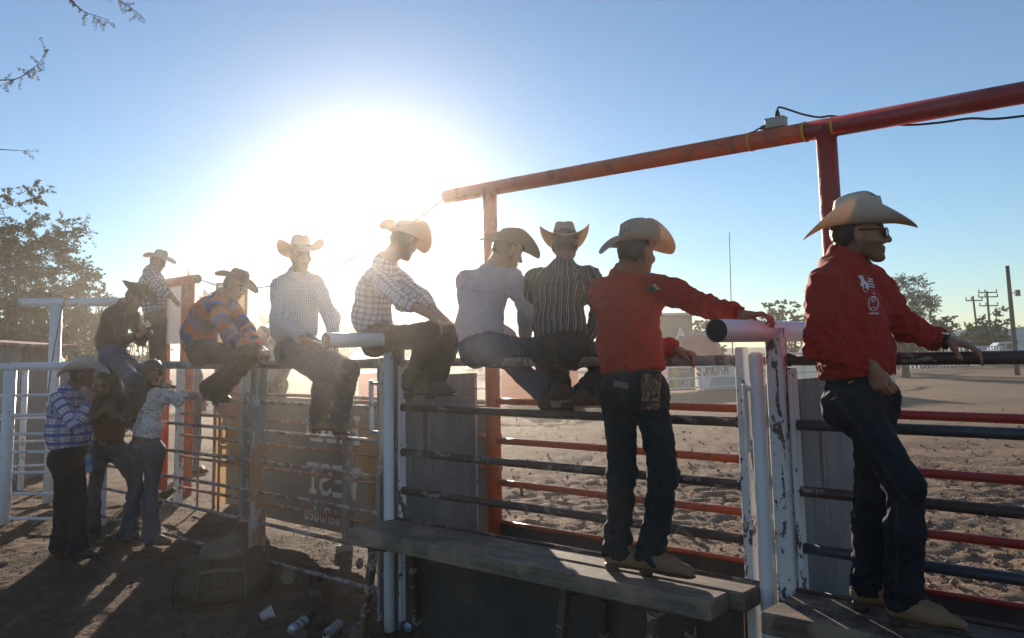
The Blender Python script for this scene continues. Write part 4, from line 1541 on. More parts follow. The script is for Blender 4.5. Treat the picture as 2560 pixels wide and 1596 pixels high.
def person(key, label, J, face, torso, looks, hands=None, feet=None, hd=1.0, sz=1.0, hb=0.007, hc=0.0095, group=None):
    """J: joints in world space. face=(forward, up), torso = forward of the chest. looks: clothing."""
    T = lambda k: Vector(J[k])
    base = (T('anL') + T('anR')) / 2
    root = thing('person', label, 'person', (base.x, base.y, base.z - 0.09), group)
    f, u = Vector(face[0]).normalized(), Vector(face[1] if len(face) > 1 else (0, 0, 1)).normalized()
    latS = (T('shL') - T('shR')).normalized()
    latP = (T('hipL') - T('hipR')).normalized()
    spine = (T('chest') - T('pelvis')).normalized()
    wide = looks.get('wide', 1.0)
    fem = looks.get('female', False)
    # ---- body: one continuous surface
    S = Sdf()
    add_head(S, T('head'), f, u, hd, T('neck'), fem)
    S.cone(T('neck'), T('chest'), 0.050 * sz, 0.085 * sz, 0.03, (latS, 1.4))
    S.cone(T('chest'), T('waist'), 0.090 * sz, 0.085 * sz, 0.03, (latS, 1.35))
    S.cone(T('waist'), T('pelvis'), 0.085 * sz, 0.095 * sz, 0.03, (latP, 1.35))
    for q in 'LR':
        S.cone(T('neck'), T('sh' + q), 0.040 * sz, 0.038 * sz, 0.03)
        S.cone(T('sh' + q), T('el' + q), 0.040 * sz, 0.030 * sz, 0.02)
        S.cone(T('el' + q), T('wr' + q), 0.031 * sz, 0.0260 * sz, 0.015)
        S.cone(T('pelvis'), T('hip' + q), 0.08 * sz, 0.075 * sz, 0.03)
        S.cone(T('hip' + q), T('kn' + q), 0.072 * sz, 0.046 * sz, 0.02)
        S.cone(T('kn' + q), T('an' + q), 0.046 * sz, 0.032 * sz, 0.02)
        if hands and q in hands:
            hnd = hands[q]
            add_hand(S, T('wr' + q), hnd['d'], hnd['n'], sz * (0.92 if fem else 1.0) * hnd.get('sz', 1.0), hnd.get('curl', (20, 25, 20)), hnd.get('spread', 5), q == 'L', hnd.get('thumb', (45, 20)))
    V, F = S.mesh(hb, 2)
    skin = looks.get('skin', (0.30, 0.155, 0.095))
    tint = head_tint(V, T('head'), f, u, hd, skin, (0.030, 0.020, 0.016), looks.get('beard', 0))
    mesh_obj('body', V, F, M_SKIN, root, attrs={'tint': tint})
    # ---- shirt
    lo = looks.get('loose', 0.014)
    S = Sdf()
    nk = T('neck'); nd = (T('head') - nk).normalized()
    hem = T('waist').lerp(T('pelvis'), looks.get('hem', 0.55))
    S.cone(nk - spine * 0.03, T('chest'), 0.070 * sz, (0.098 + lo) * sz * wide, 0.05, (latS, 1.38))
    S.cone(T('chest'), T('waist'), (0.100 + lo) * sz * wide, (0.098 + lo) * sz * wide * looks.get('belly', 1.0), 0.04, (latS, 1.36))
    if looks.get('bust'):
        for q, sg in (('L', 1), ('R', -1)):
            S.ell(T('chest') + latS * (0.072 * sg) + Vector(torso) * 0.085 - spine * 0.01, np.eye(3), np.array([0.062, 0.062, 0.062]), 0.05)
    if looks.get('belly', 1.0) > 1.02:
        S.ell(T('waist') + Vector(torso) * 0.07 + spine * 0.02, np.eye(3), np.array([0.13, 0.13, 0.15]) * looks['belly'] * 0.95, 0.06)
    S.cone(T('waist'), hem, (0.098 + lo) * sz * wide * looks.get('belly', 1.0), (0.104 + lo) * sz * wide * looks.get('hemw', 1.0), 0.04, (latP, 1.34), 'b')
    for q in 'LR':
        S.cone(nk - spine * 0.015, T('sh' + q), 0.062 * sz, 0.049 * sz, 0.05)
        S.cone(T('chest'), T('sh' + q) - spine * 0.02, 0.085 * sz * wide, 0.052 * sz, 0.06)
        S.cone(T('sh' + q), T('sh' + q).lerp(T('el' + q), 0.35), (0.046 + lo * 0.3) * sz, (0.050 + lo * 0.5) * sz, 0.05)
        S.cone(T('sh' + q).lerp(T('el' + q), 0.3), T('el' + q), (0.050 + lo * 0.5) * sz, (0.044 + lo * 0.55) * sz, 0.03)
        W = T('el' + q).lerp(T('wr' + q), looks.get('sleeve', 0.93))
        if looks.get('sleeve', 0.93) > 0.2:
            S.cone(T('el' + q), W, (0.045 + lo * 0.5) * sz, (0.034 + lo * 0.25) * sz, 0.02, None, 'b')
            d = (T('wr' + q) - T('el' + q)).normalized()
            S.cone(W - d * 0.055, W, 0.0385 * sz, 0.0375 * sz, 0.006, None, 'b')
            S.cone(W - d * 0.03, W + d * 0.05, 0.0320 * sz, 0.0320 * sz, 0.004, None, '', 's')
    c0 = nk - nd * 0.012
    cr = (0.064 if not fem else 0.05) * sz
    if looks.get('collar', True):
        S.cone(c0 - nd * 0.02, c0 + nd * looks.get('collar_h', 0.062), cr + 0.020, cr + 0.007, 0.010, None, 'b')
    S.cone(c0 + nd * 0.006, c0 + nd * 0.12, cr - 0.002, cr + 0.002, 0.006, None, '', 's')
    V, F = S.mesh(hc, 2)
    bk = -Vector(torso)
    bones = [(hem, nk, bk, 0.125 * sz), (T('shL'), T('elL'), -latS, 0.055), (T('elL'), T('wrL'), -latS, 0.042), (T('shR'), T('elR'), latS, 0.055), (T('elR'), T('wrR'), latS, 0.042)]
    g = [(T('elL'), 0.10, 1.0), (T('elR'), 0.10, 1.0), (T('wrL'), 0.09, 0.7), (T('wrR'), 0.09, 0.7), (hem, 0.13, looks.get('blouse', 0.5)), (T('shL') - spine * 0.08, 0.09, 0.5), (T('shR') - spine * 0.08, 0.09, 0.5)]
    V, cl = cloth(V, F, bones, looks.get('amp', 0.0085), [0.25, 1, 1, 1, 1], len(PEOPLE) * 1.7 + 1, g)
    shirt = mesh_obj('shirt', V, F, looks['shirt'], root, attrs={'cl': cl})
    PEOPLE[key] = dict(root=root, shirt=shirt, V=V, F=F)
    # ---- jeans
    S = Sdf()
    belt = T('waist').lerp(T('pelvis'), looks.get('beltp', 0.50))
    pd = (belt - T('pelvis')).normalized()
    pw = looks.get('hips', 1.0)
    S.cone(T('pelvis'), belt + pd * 0.01, 0.112 * sz * pw, 0.104 * sz * pw * looks.get('belly', 1.0) ** 0.7, 0.04, (latP, 1.32), 'b')
    for q, sg in (('L', 1), ('R', -1)):
        S.cone(T('pelvis') + latP * 0.03 * sg, T('hip' + q), 0.098 * sz * pw, 0.094 * sz * pw, 0.04)
        bt = -Vector(torso)
        S.ell(T('hip' + q) + bt * 0.045 + latP * (-0.01 * sg) - pd * 0.02, np.eye(3), np.array([0.088, 0.088, 0.095]) * sz * pw, 0.06)
        S.cone(T('hip' + q), T('kn' + q), 0.092 * sz * pw, looks.get('knee_r', 0.066) * sz, 0.04)
        a = T('an' + q); kk = T('kn' + q)
        d = (a - kk).normalized()
        S.cone(kk, kk.lerp(a, 0.35), looks.get('knee_r', 0.066) * sz, 0.068 * sz, 0.03)
        S.cone(kk.lerp(a, 0.35), a + d * looks.get('cuff', 0.035), 0.068 * sz, looks.get('cuff_r', 0.066) * sz, 0.03, None, 'b')
    V, F = S.mesh(hc, 2)
    bones = [(T('pelvis') - pd * 0.05, belt, bk, 0.15), (T('hipL'), T('knL'), latP, 0.085), (T('knL'), T('anL'), latP, 0.066), (T('hipR'), T('knR'), -latP, 0.085), (T('knR'), T('anR'), -latP, 0.066)]
    g = [(T('knL'), 0.11, 0.75), (T('knR'), 0.11, 0.75), (T('anL'), 0.13, 0.9), (T('anR'), 0.13, 0.9), (T('hipL'), 0.12, 0.6), (T('hipR'), 0.12, 0.6)]
    V, cl = cloth(V, F, bones, looks.get('jamp', 0.0085), [0.15, 0.35, 0.9, 0.35, 0.9], len(PEOPLE) * 2.3, g)
    idx = cl[:, 2].astype(int)
    R = np.array([b[3] for b in bones])[idx]
    seam = np.where(idx > 0, np.exp(-((np.abs(cl[:, 0] / R)) / 0.05) ** 2), np.exp(-((np.abs(cl[:, 0])) / 0.012) ** 2))
    mesh_obj('jeans', V, F, looks['jeans'], root, attrs={'cl': cl, 'seam': seam})
    PEOPLE[key]['jV'], PEOPLE[key]['jF'] = V, F
    if looks.get('belt') is not None:
        ring(belt + pd * 0.008, pd, latP, 0.106 * sz * pw * looks.get('belly', 1.0) ** 0.7 + 0.006, 1.32, 0.036, looks['belt'], 'belt', root)
        if looks.get('buckle'):
            tf = (Vector(torso) - pd * Vector(torso).dot(pd)).normalized()
            rr = 0.106 * sz * pw * looks.get('belly', 1.0) ** 0.7 + 0.018
            MB().bbox(belt + pd * 0.008 + tf * rr, latP * 0.038, tf * 0.005, pd * 0.028, 0.006).build('belt_buckle', M_STEEL, root)
    # ---- boots
    for q in 'LR':
        ft = feet[q]
        boot(root, T('an' + q), ft.get('toe'), ft.get('up', UP), looks.get('boots', M_BOOTD), looks.get('sole', M_SOLE), leg=T('kn' + q), pointed=looks.get('pointed', True), L=looks.get('footL', 0.275), h=0.007)
    # ---- hair and hat
    ff, ll, uu = basis(f, u)
    M = np.array([A3(ff), A3(ll), A3(uu)])
    c = T('head')
    if looks.get('hair', 'short') == 'short':
        S = Sdf()
        S.ell(c - ff * 0.018 * hd + uu * 0.032 * hd, M, np.array([0.0965, 0.0755, 0.0935]) * hd, 0.008)
        S.ell(c - ff * 0.055 * hd - uu * 0.005 * hd, M, np.array([0.056, 0.061, 0.072]) * hd, 0.02)
        S.cut(c + ff * 0.026 * hd + uu * 0.02, ff + uu * -0.25)
        S.cut(c - uu * 0.055 * hd - ff * 0.05, -uu - ff * 0.55)
        for sg in (1, -1):
            S.ell(c + ll * 0.080 * sg * hd - uu * 0.012 * hd + ff * 0.006, M, np.array([0.030, 0.03, 0.040]) * hd, 0.012, 's')
        V, F = S.mesh(0.007, 2)
        V = V + vnormals(V, F) * (pnoise(V * 55) * 0.003)[:, None]
        mesh_obj('hair', V, F, looks.get('hairm', M_HAIR), root)
    elif looks.get('hair') == 'long':
        S = Sdf()
        S.ell(c - ff * 0.020 + uu * 0.034, M, np.array([0.104, 0.085, 0.098]), 0.01)
        S.ell(c - ff * 0.05 - uu * 0.03, M, np.array([0.070, 0.082, 0.10]), 0.03)
        for pth in looks['locks']:
            S.chain([Vector(p) for p in pth[0]], pth[1], 0.03)
        S.ell(c + ff * 0.110 - uu * 0.035, M, np.array([0.085, 0.060, 0.100]), 0.012, 's')
        V, F = S.mesh(0.008, 2)
        V = V + vnormals(V, F) * (pnoise(np.stack([V[:, 0] * 70, V[:, 1] * 70, V[:, 2] * 7], 1)) * 0.006)[:, None]
        mesh_obj('hair', V, F, looks.get('hairm', M_HAIR), root)
    if looks.get('hat'):
        h = dict(looks['hat'])
        hf = Vector(h.pop('f', f)); hu = Vector(h.pop('u', uu))
        off = h.pop('off', (0, 0, 0.058))
        hf, hl, hu2 = basis(hf, hu)
        hat(root, c + ff * off[0] * hd + ll * off[1] * hd + uu * off[2] * hd, hf, hu2, h.pop('mat'), h.pop('band', None), hd * h.pop('sc', 1.0), **h)
    if looks.get('glasses'):
        G = MB(); gl = MB()
        for sg in (1, -1):
            cc = c + ff * 0.100 * hd + ll * 0.033 * sg * hd + uu * 0.004 * hd
            fa = (ff + ll * 0.22 * sg).normalized(); la = uu.cross(fa)
            n = 14
            sq = lambda x: math.copysign(abs(x) ** 0.62, x)
            ring_ = [cc + la * (sq(math.cos(2 * math.pi * k / n)) * 0.0265 * hd) + uu * ((sq(math.sin(2 * math.pi * k / n)) * 0.0185 - 0.002) * hd) for k in range(n)]
            gl.add(ring_ + [p - fa * 0.004 for p in ring_], [tuple(range(n)), tuple(range(2 * n - 1, n - 1, -1))] + [(k, n + k, n + (k + 1) % n, (k + 1) % n) for k in range(n)], 0, False)
            G.tube(ring_ + [ring_[0]], 0.0022 * hd, 6, caps=False)
            G.tube([cc + la * 0.027 * sg * hd * 1.0 + uu * 0.010, c + ff * 0.05 * hd + ll * 0.080 * sg * hd + uu * 0.013 * hd, c - ff * 0.004 * hd + ll * 0.081 * sg * hd + uu * 0.013 * hd], 0.0028 * hd, 6)
        G.tube([c + ff * 0.106 * hd + ll * 0.008 * hd + uu * 0.008 * hd, c + ff * 0.106 * hd - ll * 0.008 * hd + uu * 0.008 * hd], 0.0026 * hd, 6)
        go = G.build('sunglasses', M_BLACK, root)
        gl.build('lens', plain('dark lens', (0.012, 0.012, 0.014), 0.08, 0, 0.1, 10, 0, 0.6), go)
    return root
# ------------------------------------------------------------------ the cast
def JT(**kw):
    """Joints given as picture point + offset from the fence plane."""
    return {k: tp(*v) for k, v in kw.items()}


def JY(**kw):
    return {k: yp(*v) for k, v in kw.items()}


def on_floor(px, t, z, hgt=0.108, py=1450):
    return fp(sx(px, t, py), t, z + hgt)


def on_ground(px, Y, hgt=0.105):
    q = yp(px, 1350, Y)
    return Vector((q.x, Y, gz1(q.x, Y) + hgt))


ZB = 0.712

# man with sunglasses
J = JT(head=(2150, 588, .22), neck=(2108, 655, .22), chest=(2120, 790, .22), waist=(2138, 890, .22), pelvis=(2150, 985, .23),
       shR=(2062, 712, .375), elR=(2050, 868, .44), wrR=(2180, 918, .345), shL=(2182, 706, .065), elL=(2268, 822, .03), wrL=(2362, 852, .012),
       hipR=(2134, 1005, .315), knR=(2262, 1215, .33), hipL=(2184, 1000, .145), knL=(2182, 1228, .17))
J['anR'] = on_floor(2262, .27, ZB, py=1520); J['anL'] = on_floor(2172, .155, ZB, py=1500)
P12 = person('man', 'man in red shirt, dark sunglasses and cream straw hat, hand resting on the rail', J,
             ((.93, -.37, -.02), (-.06, 0.02, 1)), (.76, -.65, 0),
             dict(shirt=M_REDSHIRT, jeans=M_DENIM, boots=M_BOOT, sole=M_BOOTD, belt=M_LEATHER, buckle=True, skin=(0.36, 0.165, 0.098), beard=0.62, collar_h=0.080, wide=1.10, loose=0.020, glasses=True, hem=0.55, beltp=0.64, footL=0.28,
                  hat=dict(mat=M_STRAW, band=None, f=(.95, -.33, 0.0), u=(-.10, -.06, 1), brim=0.100, curl=0.090, dip=0.028, crown=0.128, crease=0.030, off=(-0.004, 0, 0.045), sc=1.06, back=1.6), blouse=0.9, amp=0.0130, cuff=0.03, cuff_r=0.068, knee_r=0.065),
             hands=dict(R=dict(d=tp(2206, 990, .34) - tp(2180, 918, .345), n=-FT * 1.0 + FS * 0.15, curl=(44, 58, 38), spread=1, thumb=(26, 25), sz=0.92),
                        L=dict(d=tp(2440, 868, .0) - tp(2362, 852, .012), n=(0, 0, -1), curl=(22, 34, 24), spread=6, thumb=(60, 15))),
             feet=dict(R=dict(toe=FS + FT * 0.10), L=dict(toe=FS * 1.0 - FT * 0.1)), hd=1.02, sz=1.0, hb=0.0052, hc=0.0080)

# boy in the red shirt on the bench
J = JT(head=(1592, 634, .20), neck=(1560, 694, .20), chest=(1567, 772, .21), waist=(1574, 865, .23), pelvis=(1582, 945, .24),
       shR=(1650, 716, .155), elR=(1768, 768, .19), wrR=(1860, 790, .165), shL=(1510, 726, .26), elL=(1612, 850, .02), wrL=(1694, 878, -.004),
       hipR=(1624, 980, .21), knR=(1660, 1188, .20), hipL=(1550, 980, .26), knL=(1556, 1182, .23))
J['anR'] = on_floor(1628, .235, ZB, py=1400); J['anL'] = on_floor(1545, .255, ZB, py=1390)
P11 = person('boy', 'boy in scarlet shirt with sleeve flag, standing on the bench with his back turned', J,
             ((.78, .60, -.04), (-.05, -.05, 1)), (.58, .81, 0),
             dict(shirt=M_REDSHIRT2, jeans=M_DENIMG, boots=M_BOOT, sole=M_BOOTD, belt=M_LEATHER, skin=(0.35, 0.165, 0.10), wide=1.02, loose=0.024, hem=0.84, hemw=1.02, beltp=0.95, pointed=False, footL=0.285, hips=1.0,
                  hat=dict(mat=M_STRAWV, f=(.92, .38, -.02), u=(-.16, .10, 1), brim=0.102, curl=0.090, dip=0.044, crown=0.132, crease=0.018, off=(0.0, 0, 0.050), sc=1.02, back=1.3), amp=0.0130, knee_r=0.074, cuff_r=0.074, cuff=0.04, blouse=0.4),
             hands=dict(R=dict(d=tp(1898, 786, .13) - tp(1860, 790, .165), n=(0.25, -.1, -1), curl=(30, 45, 30), spread=3, thumb=(50, 20)),
                        L=dict(d=tp(1732, 884, .0) - tp(1694, 878, -.004), n=(0, -.15, -1), curl=(34, 52, 40), spread=3, thumb=(30, 20))),
             feet=dict(R=dict(toe=FS), L=dict(toe=FS * 0.95 - FT * 0.2)), hd=0.98, sz=0.93, hb=0.0058, hc=0.0085)

# striped shirt, back turned
J = JT(head=(1412, 617, -.25), neck=(1408, 672, -.20), chest=(1398, 745, -.13), waist=(1398, 812, -.05), pelvis=(1404, 862, -.02),
       shL=(1338, 696, -.17), shR=(1474, 690, -.18), elL=(1322, 790, -.30), wrL=(1385, 862, -.42), elR=(1500, 785, -.26), wrR=(1462, 862, -.42),
       hipL=(1368, 874, -.05), hipR=(1440, 874, -.05), knL=(1395, 902, -.42), anL=(1398, 972, -.09), knR=(1532, 906, -.40), anR=(1458, 984, -.08))
person('striped', 'young man in dark striped shirt and straw hat on the gate, back turned', J,
       ((.10, .93, -.30), (0, .25, 1)), (.45, .89, 0),
       dict(shirt=M_STRIPED, jeans=M_DENIMG, boots=M_BOOTD, sole=M_SOLEL, belt=M_LEATHER, skin=(0.22, 0.115, 0.075), wide=1.08, loose=0.016, hem=0.75, beltp=0.65,
            hat=dict(mat=M_STRAWP, band=M_BAND, f=(.06, .97, -.15), u=(0, .02, 1), brim=0.108, curl=0.085, dip=0.045, crown=0.112, crease=0.014, off=(0.0, 0, 0.056)), cuff=0.0, amp=0.0095),
       hands=dict(L=dict(d=(.6, .5, -.5), n=(0, -.4, -1)), R=dict(d=(-.5, .5, -.5), n=(0, -.4, -1))),
       feet=dict(L=dict(toe=-FT + UP * -0.12 + FS * 0.05), R=dict(toe=-FT + UP * -0.12 + FS * 0.35)), hd=0.98, sz=0.95, hb=0.0065, hc=0.0085)

# pale shirt, dark hat
J = JT(head=(1270, 630, -.16), neck=(1232, 676, -.14), chest=(1206, 742, -.10), waist=(1198, 812, -.04), pelvis=(1206, 862, -.02),
       shL=(1166, 700, -.10), shR=(1284, 694, -.17), elL=(1200, 790, -.35), wrL=(1290, 850, -.40), elR=(1316, 780, -.20), wrR=(1312, 850, -.34),
       hipL=(1190, 876, -.05), hipR=(1242, 874, -.06), knL=(1268, 898, -.38), anL=(1372, 995, -.16), knR=(1345, 872, -.34), anR=(1400, 975, -.36))
person('lilac', 'young man in shade-lilac white shirt and dark felt hat sitting on the gate, looking down', J,
       ((.86, .34, -.38), (.30, .15, .95)), (.55, .83, 0),
       dict(shirt=M_SHADE_LILAC, jeans=M_DENIMB, boots=M_BOOTD, sole=M_SOLE, belt=M_LEATHER, skin=(0.33, 0.17, 0.11), wide=1.0, loose=0.024, hem=0.75, beltp=0.65,
            hat=dict(mat=M_FELT, f=(.88, .30, -.26), u=(.22, .10, 1), brim=0.108, curl=0.082, dip=0.036, crown=0.112, crease=0.022, off=(0.0, 0, 0.054)), cuff=0.0, blouse=0.9),
       hands=dict(L=dict(d=(.7, .3, -.2), n=(0, -.2, -1)), R=dict(d=(-.1, .6, -.4), n=(0, -.2, -1))),
       feet=dict(L=dict(toe=-FT * 0.4 + FS * 0.9 + UP * -0.35), R=dict(toe=-FT + FS * 0.3)), hd=0.96, sz=0.93, hb=0.0065, hc=0.0085)

# rider right in front of the sun
J = JT(head=(1010, 606, .0), neck=(966, 655, .0), chest=(938, 728, .0), waist=(928, 792, .0), pelvis=(944, 838, .0),
       shR=(936, 690, .17), shL=(978, 684, -.16), elR=(1010, 755, .24), wrR=(1078, 790, .20), elL=(1055, 745, -.14), wrL=(1112, 802, -.04),
       hipR=(946, 850, .09), hipL=(960, 846, -.08), knR=(1078, 832, .20), anR=(1030, 957, .055), knL=(1128, 842, .05), anL=(1082, 957, .05))
person('sunrider', 'rider in pale plaid shirt and straw hat sitting right in front of the sun', J,
       ((.46, .84, -.28), (.16, .16, 1)), (.88, -.45, 0),
       dict(shirt=M_CHECKP, jeans=M_DENIMK, boots=M_BOOTG, sole=M_SOLE, belt=M_LEATHER, skin=(0.36, 0.19, 0.125), wide=1.05, loose=0.022, hem=0.9, beltp=0.8, sleeve=0.42,
            hat=dict(mat=M_STRAWP, f=(.56, .78, -.26), u=(.26, .10, 1), brim=0.112, curl=0.110, dip=0.052, crown=0.112, off=(0.0, 0, 0.048), back=0.6), cuff=0.02, blouse=1.0),
       hands=dict(R=dict(d=tp(1098, 815, .16) - tp(1078, 790, .20), n=(0, -.1, -1), curl=(30, 30, 20)), L=dict(d=tp(1135, 822, .0) - tp(1112, 802, -.04), n=(0, 0, -1), curl=(30, 30, 20))),
       feet=dict(R=dict(toe=FS - FT * 0.15), L=dict(toe=FS + FT * 0.05 + UP * 0.08)), hd=1.0, sz=1.0, hb=0.007, hc=0.009)

# fine checked shirt, facing us
J = JT(head=(752, 642, .03), neck=(745, 686, .0), chest=(738, 748, .0), waist=(734, 815, .0), pelvis=(744, 862, .0),
       shR=(700, 712, .09), shL=(786, 708, -.09), elR=(694, 800, .20), wrR=(758, 850, .20), elL=(828, 795, -.02), wrL=(834, 846, .12),
       hipR=(722, 880, .06), hipL=(772, 876, .02), knR=(812, 940, .36), anR=(796, 1046, .12), knL=(872, 926, .30), anL=(846, 1052, .10))
person('checked', 'man in fine white checked shirt and wide straw hat sitting facing us', J,
       ((.55, -.83, .02), (-.04, 0, 1)), (.45, -.89, 0),
       dict(shirt=M_CHECKW, jeans=M_DENIMGY, boots=M_BOOTG, sole=M_SOLE, belt=M_LEATHER, skin=(0.25, 0.13, 0.085), wide=1.10, loose=0.020, hem=0.72, beltp=0.6, belly=1.04,
            hat=dict(mat=M_STRAWP, band=M_BAND, f=(.62, -.78, .0), u=(-.06, .03, 1), brim=0.118, curl=0.085, dip=0.040, crown=0.118, crease=0.02, off=(0, 0, 0.056), skew=0.01), cuff=0.03, blouse=0.8),
       hands=dict(R=dict(d=(.8, -.3, -.2), n=(0, 0, -1), curl=(30, 40, 25)), L=dict(d=(.1, -.7, -.5), n=(0, .3, -1), curl=(30, 30, 20))),
       feet=dict(R=dict(toe=FS + FT * 0.05), L=dict(toe=FS * 0.9 + FT * 0.35)), hd=1.0, sz=1.0, hb=0.007, hc=0.009)

# orange and blue banded shirt
J = JT(head=(588, 716, .0), neck=(556, 742, .0), chest=(522, 784, .0), waist=(494, 832, .0), pelvis=(500, 868, .0),
       shR=(536, 764, .17), shL=(572, 758, -.15), elR=(574, 845, .27), wrR=(634, 872, .20), elL=(620, 830, -.16), wrL=(652, 872, .0),
       hipR=(502, 882, .09), hipL=(514, 878, -.08), knR=(628, 884, .22), anR=(544, 982, .06), knL=(618, 900, .02), anL=(520, 972, -.06))
person('banded', 'rider in orange and blue patterned shirt and black hat hunched on the top rail', J,
       ((.86, -.22, -.45), (.42, 0, .90)), (.84, -.40, -.3),
       dict(shirt=M_AZTEC, jeans=M_DENIMK, boots=M_BOOTD, sole=M_SOLE, belt=M_LEATHER, skin=(0.30, 0.155, 0.10), wide=1.14, loose=0.026, hem=0.95, beltp=0.85,
            hat=dict(mat=M_FELT, f=(.86, -.22, -.40), u=(.34, .02, .94), brim=0.105, curl=0.05, dip=0.035, crown=0.110, off=(-0.006, 0, 0.052)), cuff=0.02, knee_r=0.078, cuff_r=0.08, blouse=1.0),
       hands=dict(R=dict(d=(.8, -.4, -.3), n=(0, 0, -1), curl=(30, 30, 20)), L=dict(d=(.6, -.7, -.3), n=(0, 0, -1), curl=(30, 30, 20))),
       feet=dict(R=dict(toe=FS + UP * -0.2), L=dict(toe=FS)), hd=0.98, sz=1.0, hb=0.0075, hc=0.0095)

# black shirt and hat, reading a phone
J = JT(head=(338, 746, .0), neck=(314, 762, .0), chest=(292, 796, .0), waist=(276, 846, .0), pelvis=(280, 878, .0),
       shR=(292, 778, .17), shL=(326, 772, -.15), elR=(306, 852, .25), wrR=(350, 838, .24), elL=(352, 850, -.06), wrL=(374, 834, .08),
       hipR=(278, 892, .08), hipL=(290, 888, -.08), knR=(334, 950, .34), anR=(326, 1046, .16), knL=(346, 928, .14), anL=(338, 1036, .05))
person('phone', 'rider in black shirt and turned up black hat, looking down at a phone', J,
       ((.80, -.15, -.58), (.55, -.05, .83)), (.82, -.45, -.3),
       dict(shirt=M_BLACKSHIRT, jeans=M_DENIMB, boots=M_BOOTD, sole=M_SOLE, belt=M_LEATHER, skin=(0.24, 0.12, 0.08), wide=1.12, loose=0.022, hem=0.85, beltp=0.75,
            hat=dict(mat=M_FELT, band=M_BANDL, f=(.80, -.12, -.52), u=(.48, -.02, .86), brim=0.105, curl=0.085, dip=0.010, crown=0.116, off=(0, 0, 0.054), back=-2.4), cuff=0.03),
       hands=dict(R=dict(d=tp(368, 826, .14) - tp(350, 838, .24), n=(-.3, .5, .6), curl=(35, 45, 30)), L=dict(d=(-.1, -.6, .3), n=(-.6, -.2, .6), curl=(35, 45, 30))),
       feet=dict(R=dict(toe=FS + FT * 0.3), L=dict(toe=FS)), hd=0.98, sz=1.0, hb=0.008, hc=0.010)

# standing on the catwalk behind
J = JY(head=(396, 655, 10.5), neck=(379, 675, 10.5), chest=(374, 710, 10.5), waist=(382, 758, 10.5), pelvis=(388, 790, 10.5),
       shR=(372, 688, 10.33), shL=(386, 686, 10.67), elR=(400, 722, 10.25), wrR=(424, 742, 10.3), elL=(410, 722, 10.7), wrL=(428, 740, 10.6),
       hipR=(384, 802, 10.42), knR=(388, 878, 10.4), anR=(384, 958, 10.42), hipL=(394, 802, 10.58), knL=(402, 878, 10.55), anL=(398, 958, 10.6))
person('catwalk', 'man in grey gingham shirt and cream hat bending over the orange pipe', J,
       ((.90, -.20, -.38), (.36, 0, .93)), (.9, -.35, -.2),
       dict(shirt=M_CHECKG, jeans=M_DENIMK, boots=M_BOOTD, sole=M_SOLE, belt=M_LEATHER, skin=(0.27, 0.14, 0.09), wide=1.05, loose=0.02, hem=0.7, beltp=0.6,
            hat=dict(mat=M_STRAW, f=(.93, -.2, -.24), u=(.20, 0, .97), brim=0.108, curl=0.040, dip=0.035, crown=0.108, off=(0, 0, 0.054))),
       hands=dict(R=dict(d=(.8, 0, -.5), n=(0, 0, -1)), L=dict(d=(.8, 0, -.5), n=(0, 0, -1))),
       feet=dict(R=dict(toe=(1, -.2, 0)), L=dict(toe=(1, 0, 0))), hd=1.0, sz=1.0, hb=0.010, hc=0.012)

# plaid shirt man on the ground
J = JY(head=(208, 938, 7.7), neck=(176, 974, 7.7), chest=(164, 1024, 7.7), waist=(166, 1082, 7.7), pelvis=(170, 1128, 7.7),
       shR=(146, 1000, 7.50), shL=(186, 994, 7.90), elR=(186, 1066, 7.40), wrR=(222, 1006, 7.50), elL=(212, 1062, 7.95), wrL=(220, 1126, 7.80),
       hipR=(158, 1146, 7.60), knR=(160, 1262, 7.62), hipL=(186, 1144, 7.80), knL=(194, 1264, 7.72))
J['anR'] = on_ground(150, 7.68); J['anL'] = on_ground(196, 7.55)
person('plaid', 'heavy man in blue plaid shirt and cream hat, hand at his mouth', J,
       ((.97, .10, -.10), (.02, 0, 1)), (.95, .15, 0),
       dict(shirt=M_PLAID, jeans=M_DENIM, boots=M_BOOTD, sole=M_SOLE, belt=M_LEATHER, skin=(0.22, 0.105, 0.068), wide=1.14, belly=1.16, loose=0.020, hem=0.75, hemw=1.0, beltp=0.68, buckle=True,
            hat=dict(mat=M_STRAW, f=(.97, .1, -.02), u=(-.08, 0, 1), brim=0.112, curl=0.075, dip=0.040, crown=0.128, crease=0.03, off=(0, 0, 0.050), sc=1.03, back=1.6), cuff=0.05, cuff_r=0.08, knee_r=0.075),
       hands=dict(R=dict(d=(.10, .15, .9), n=(-.2, .9, 0), curl=(50, 50, 30)), L=dict(d=(.1, -.1, -.9), n=(-.9, -.3, 0), curl=(45, 45, 30))),
       feet=dict(R=dict(toe=(.9, .25, 0)), L=dict(toe=(.95, -.3, 0))), hd=1.0, sz=1.0, hb=0.0075, hc=0.0095)

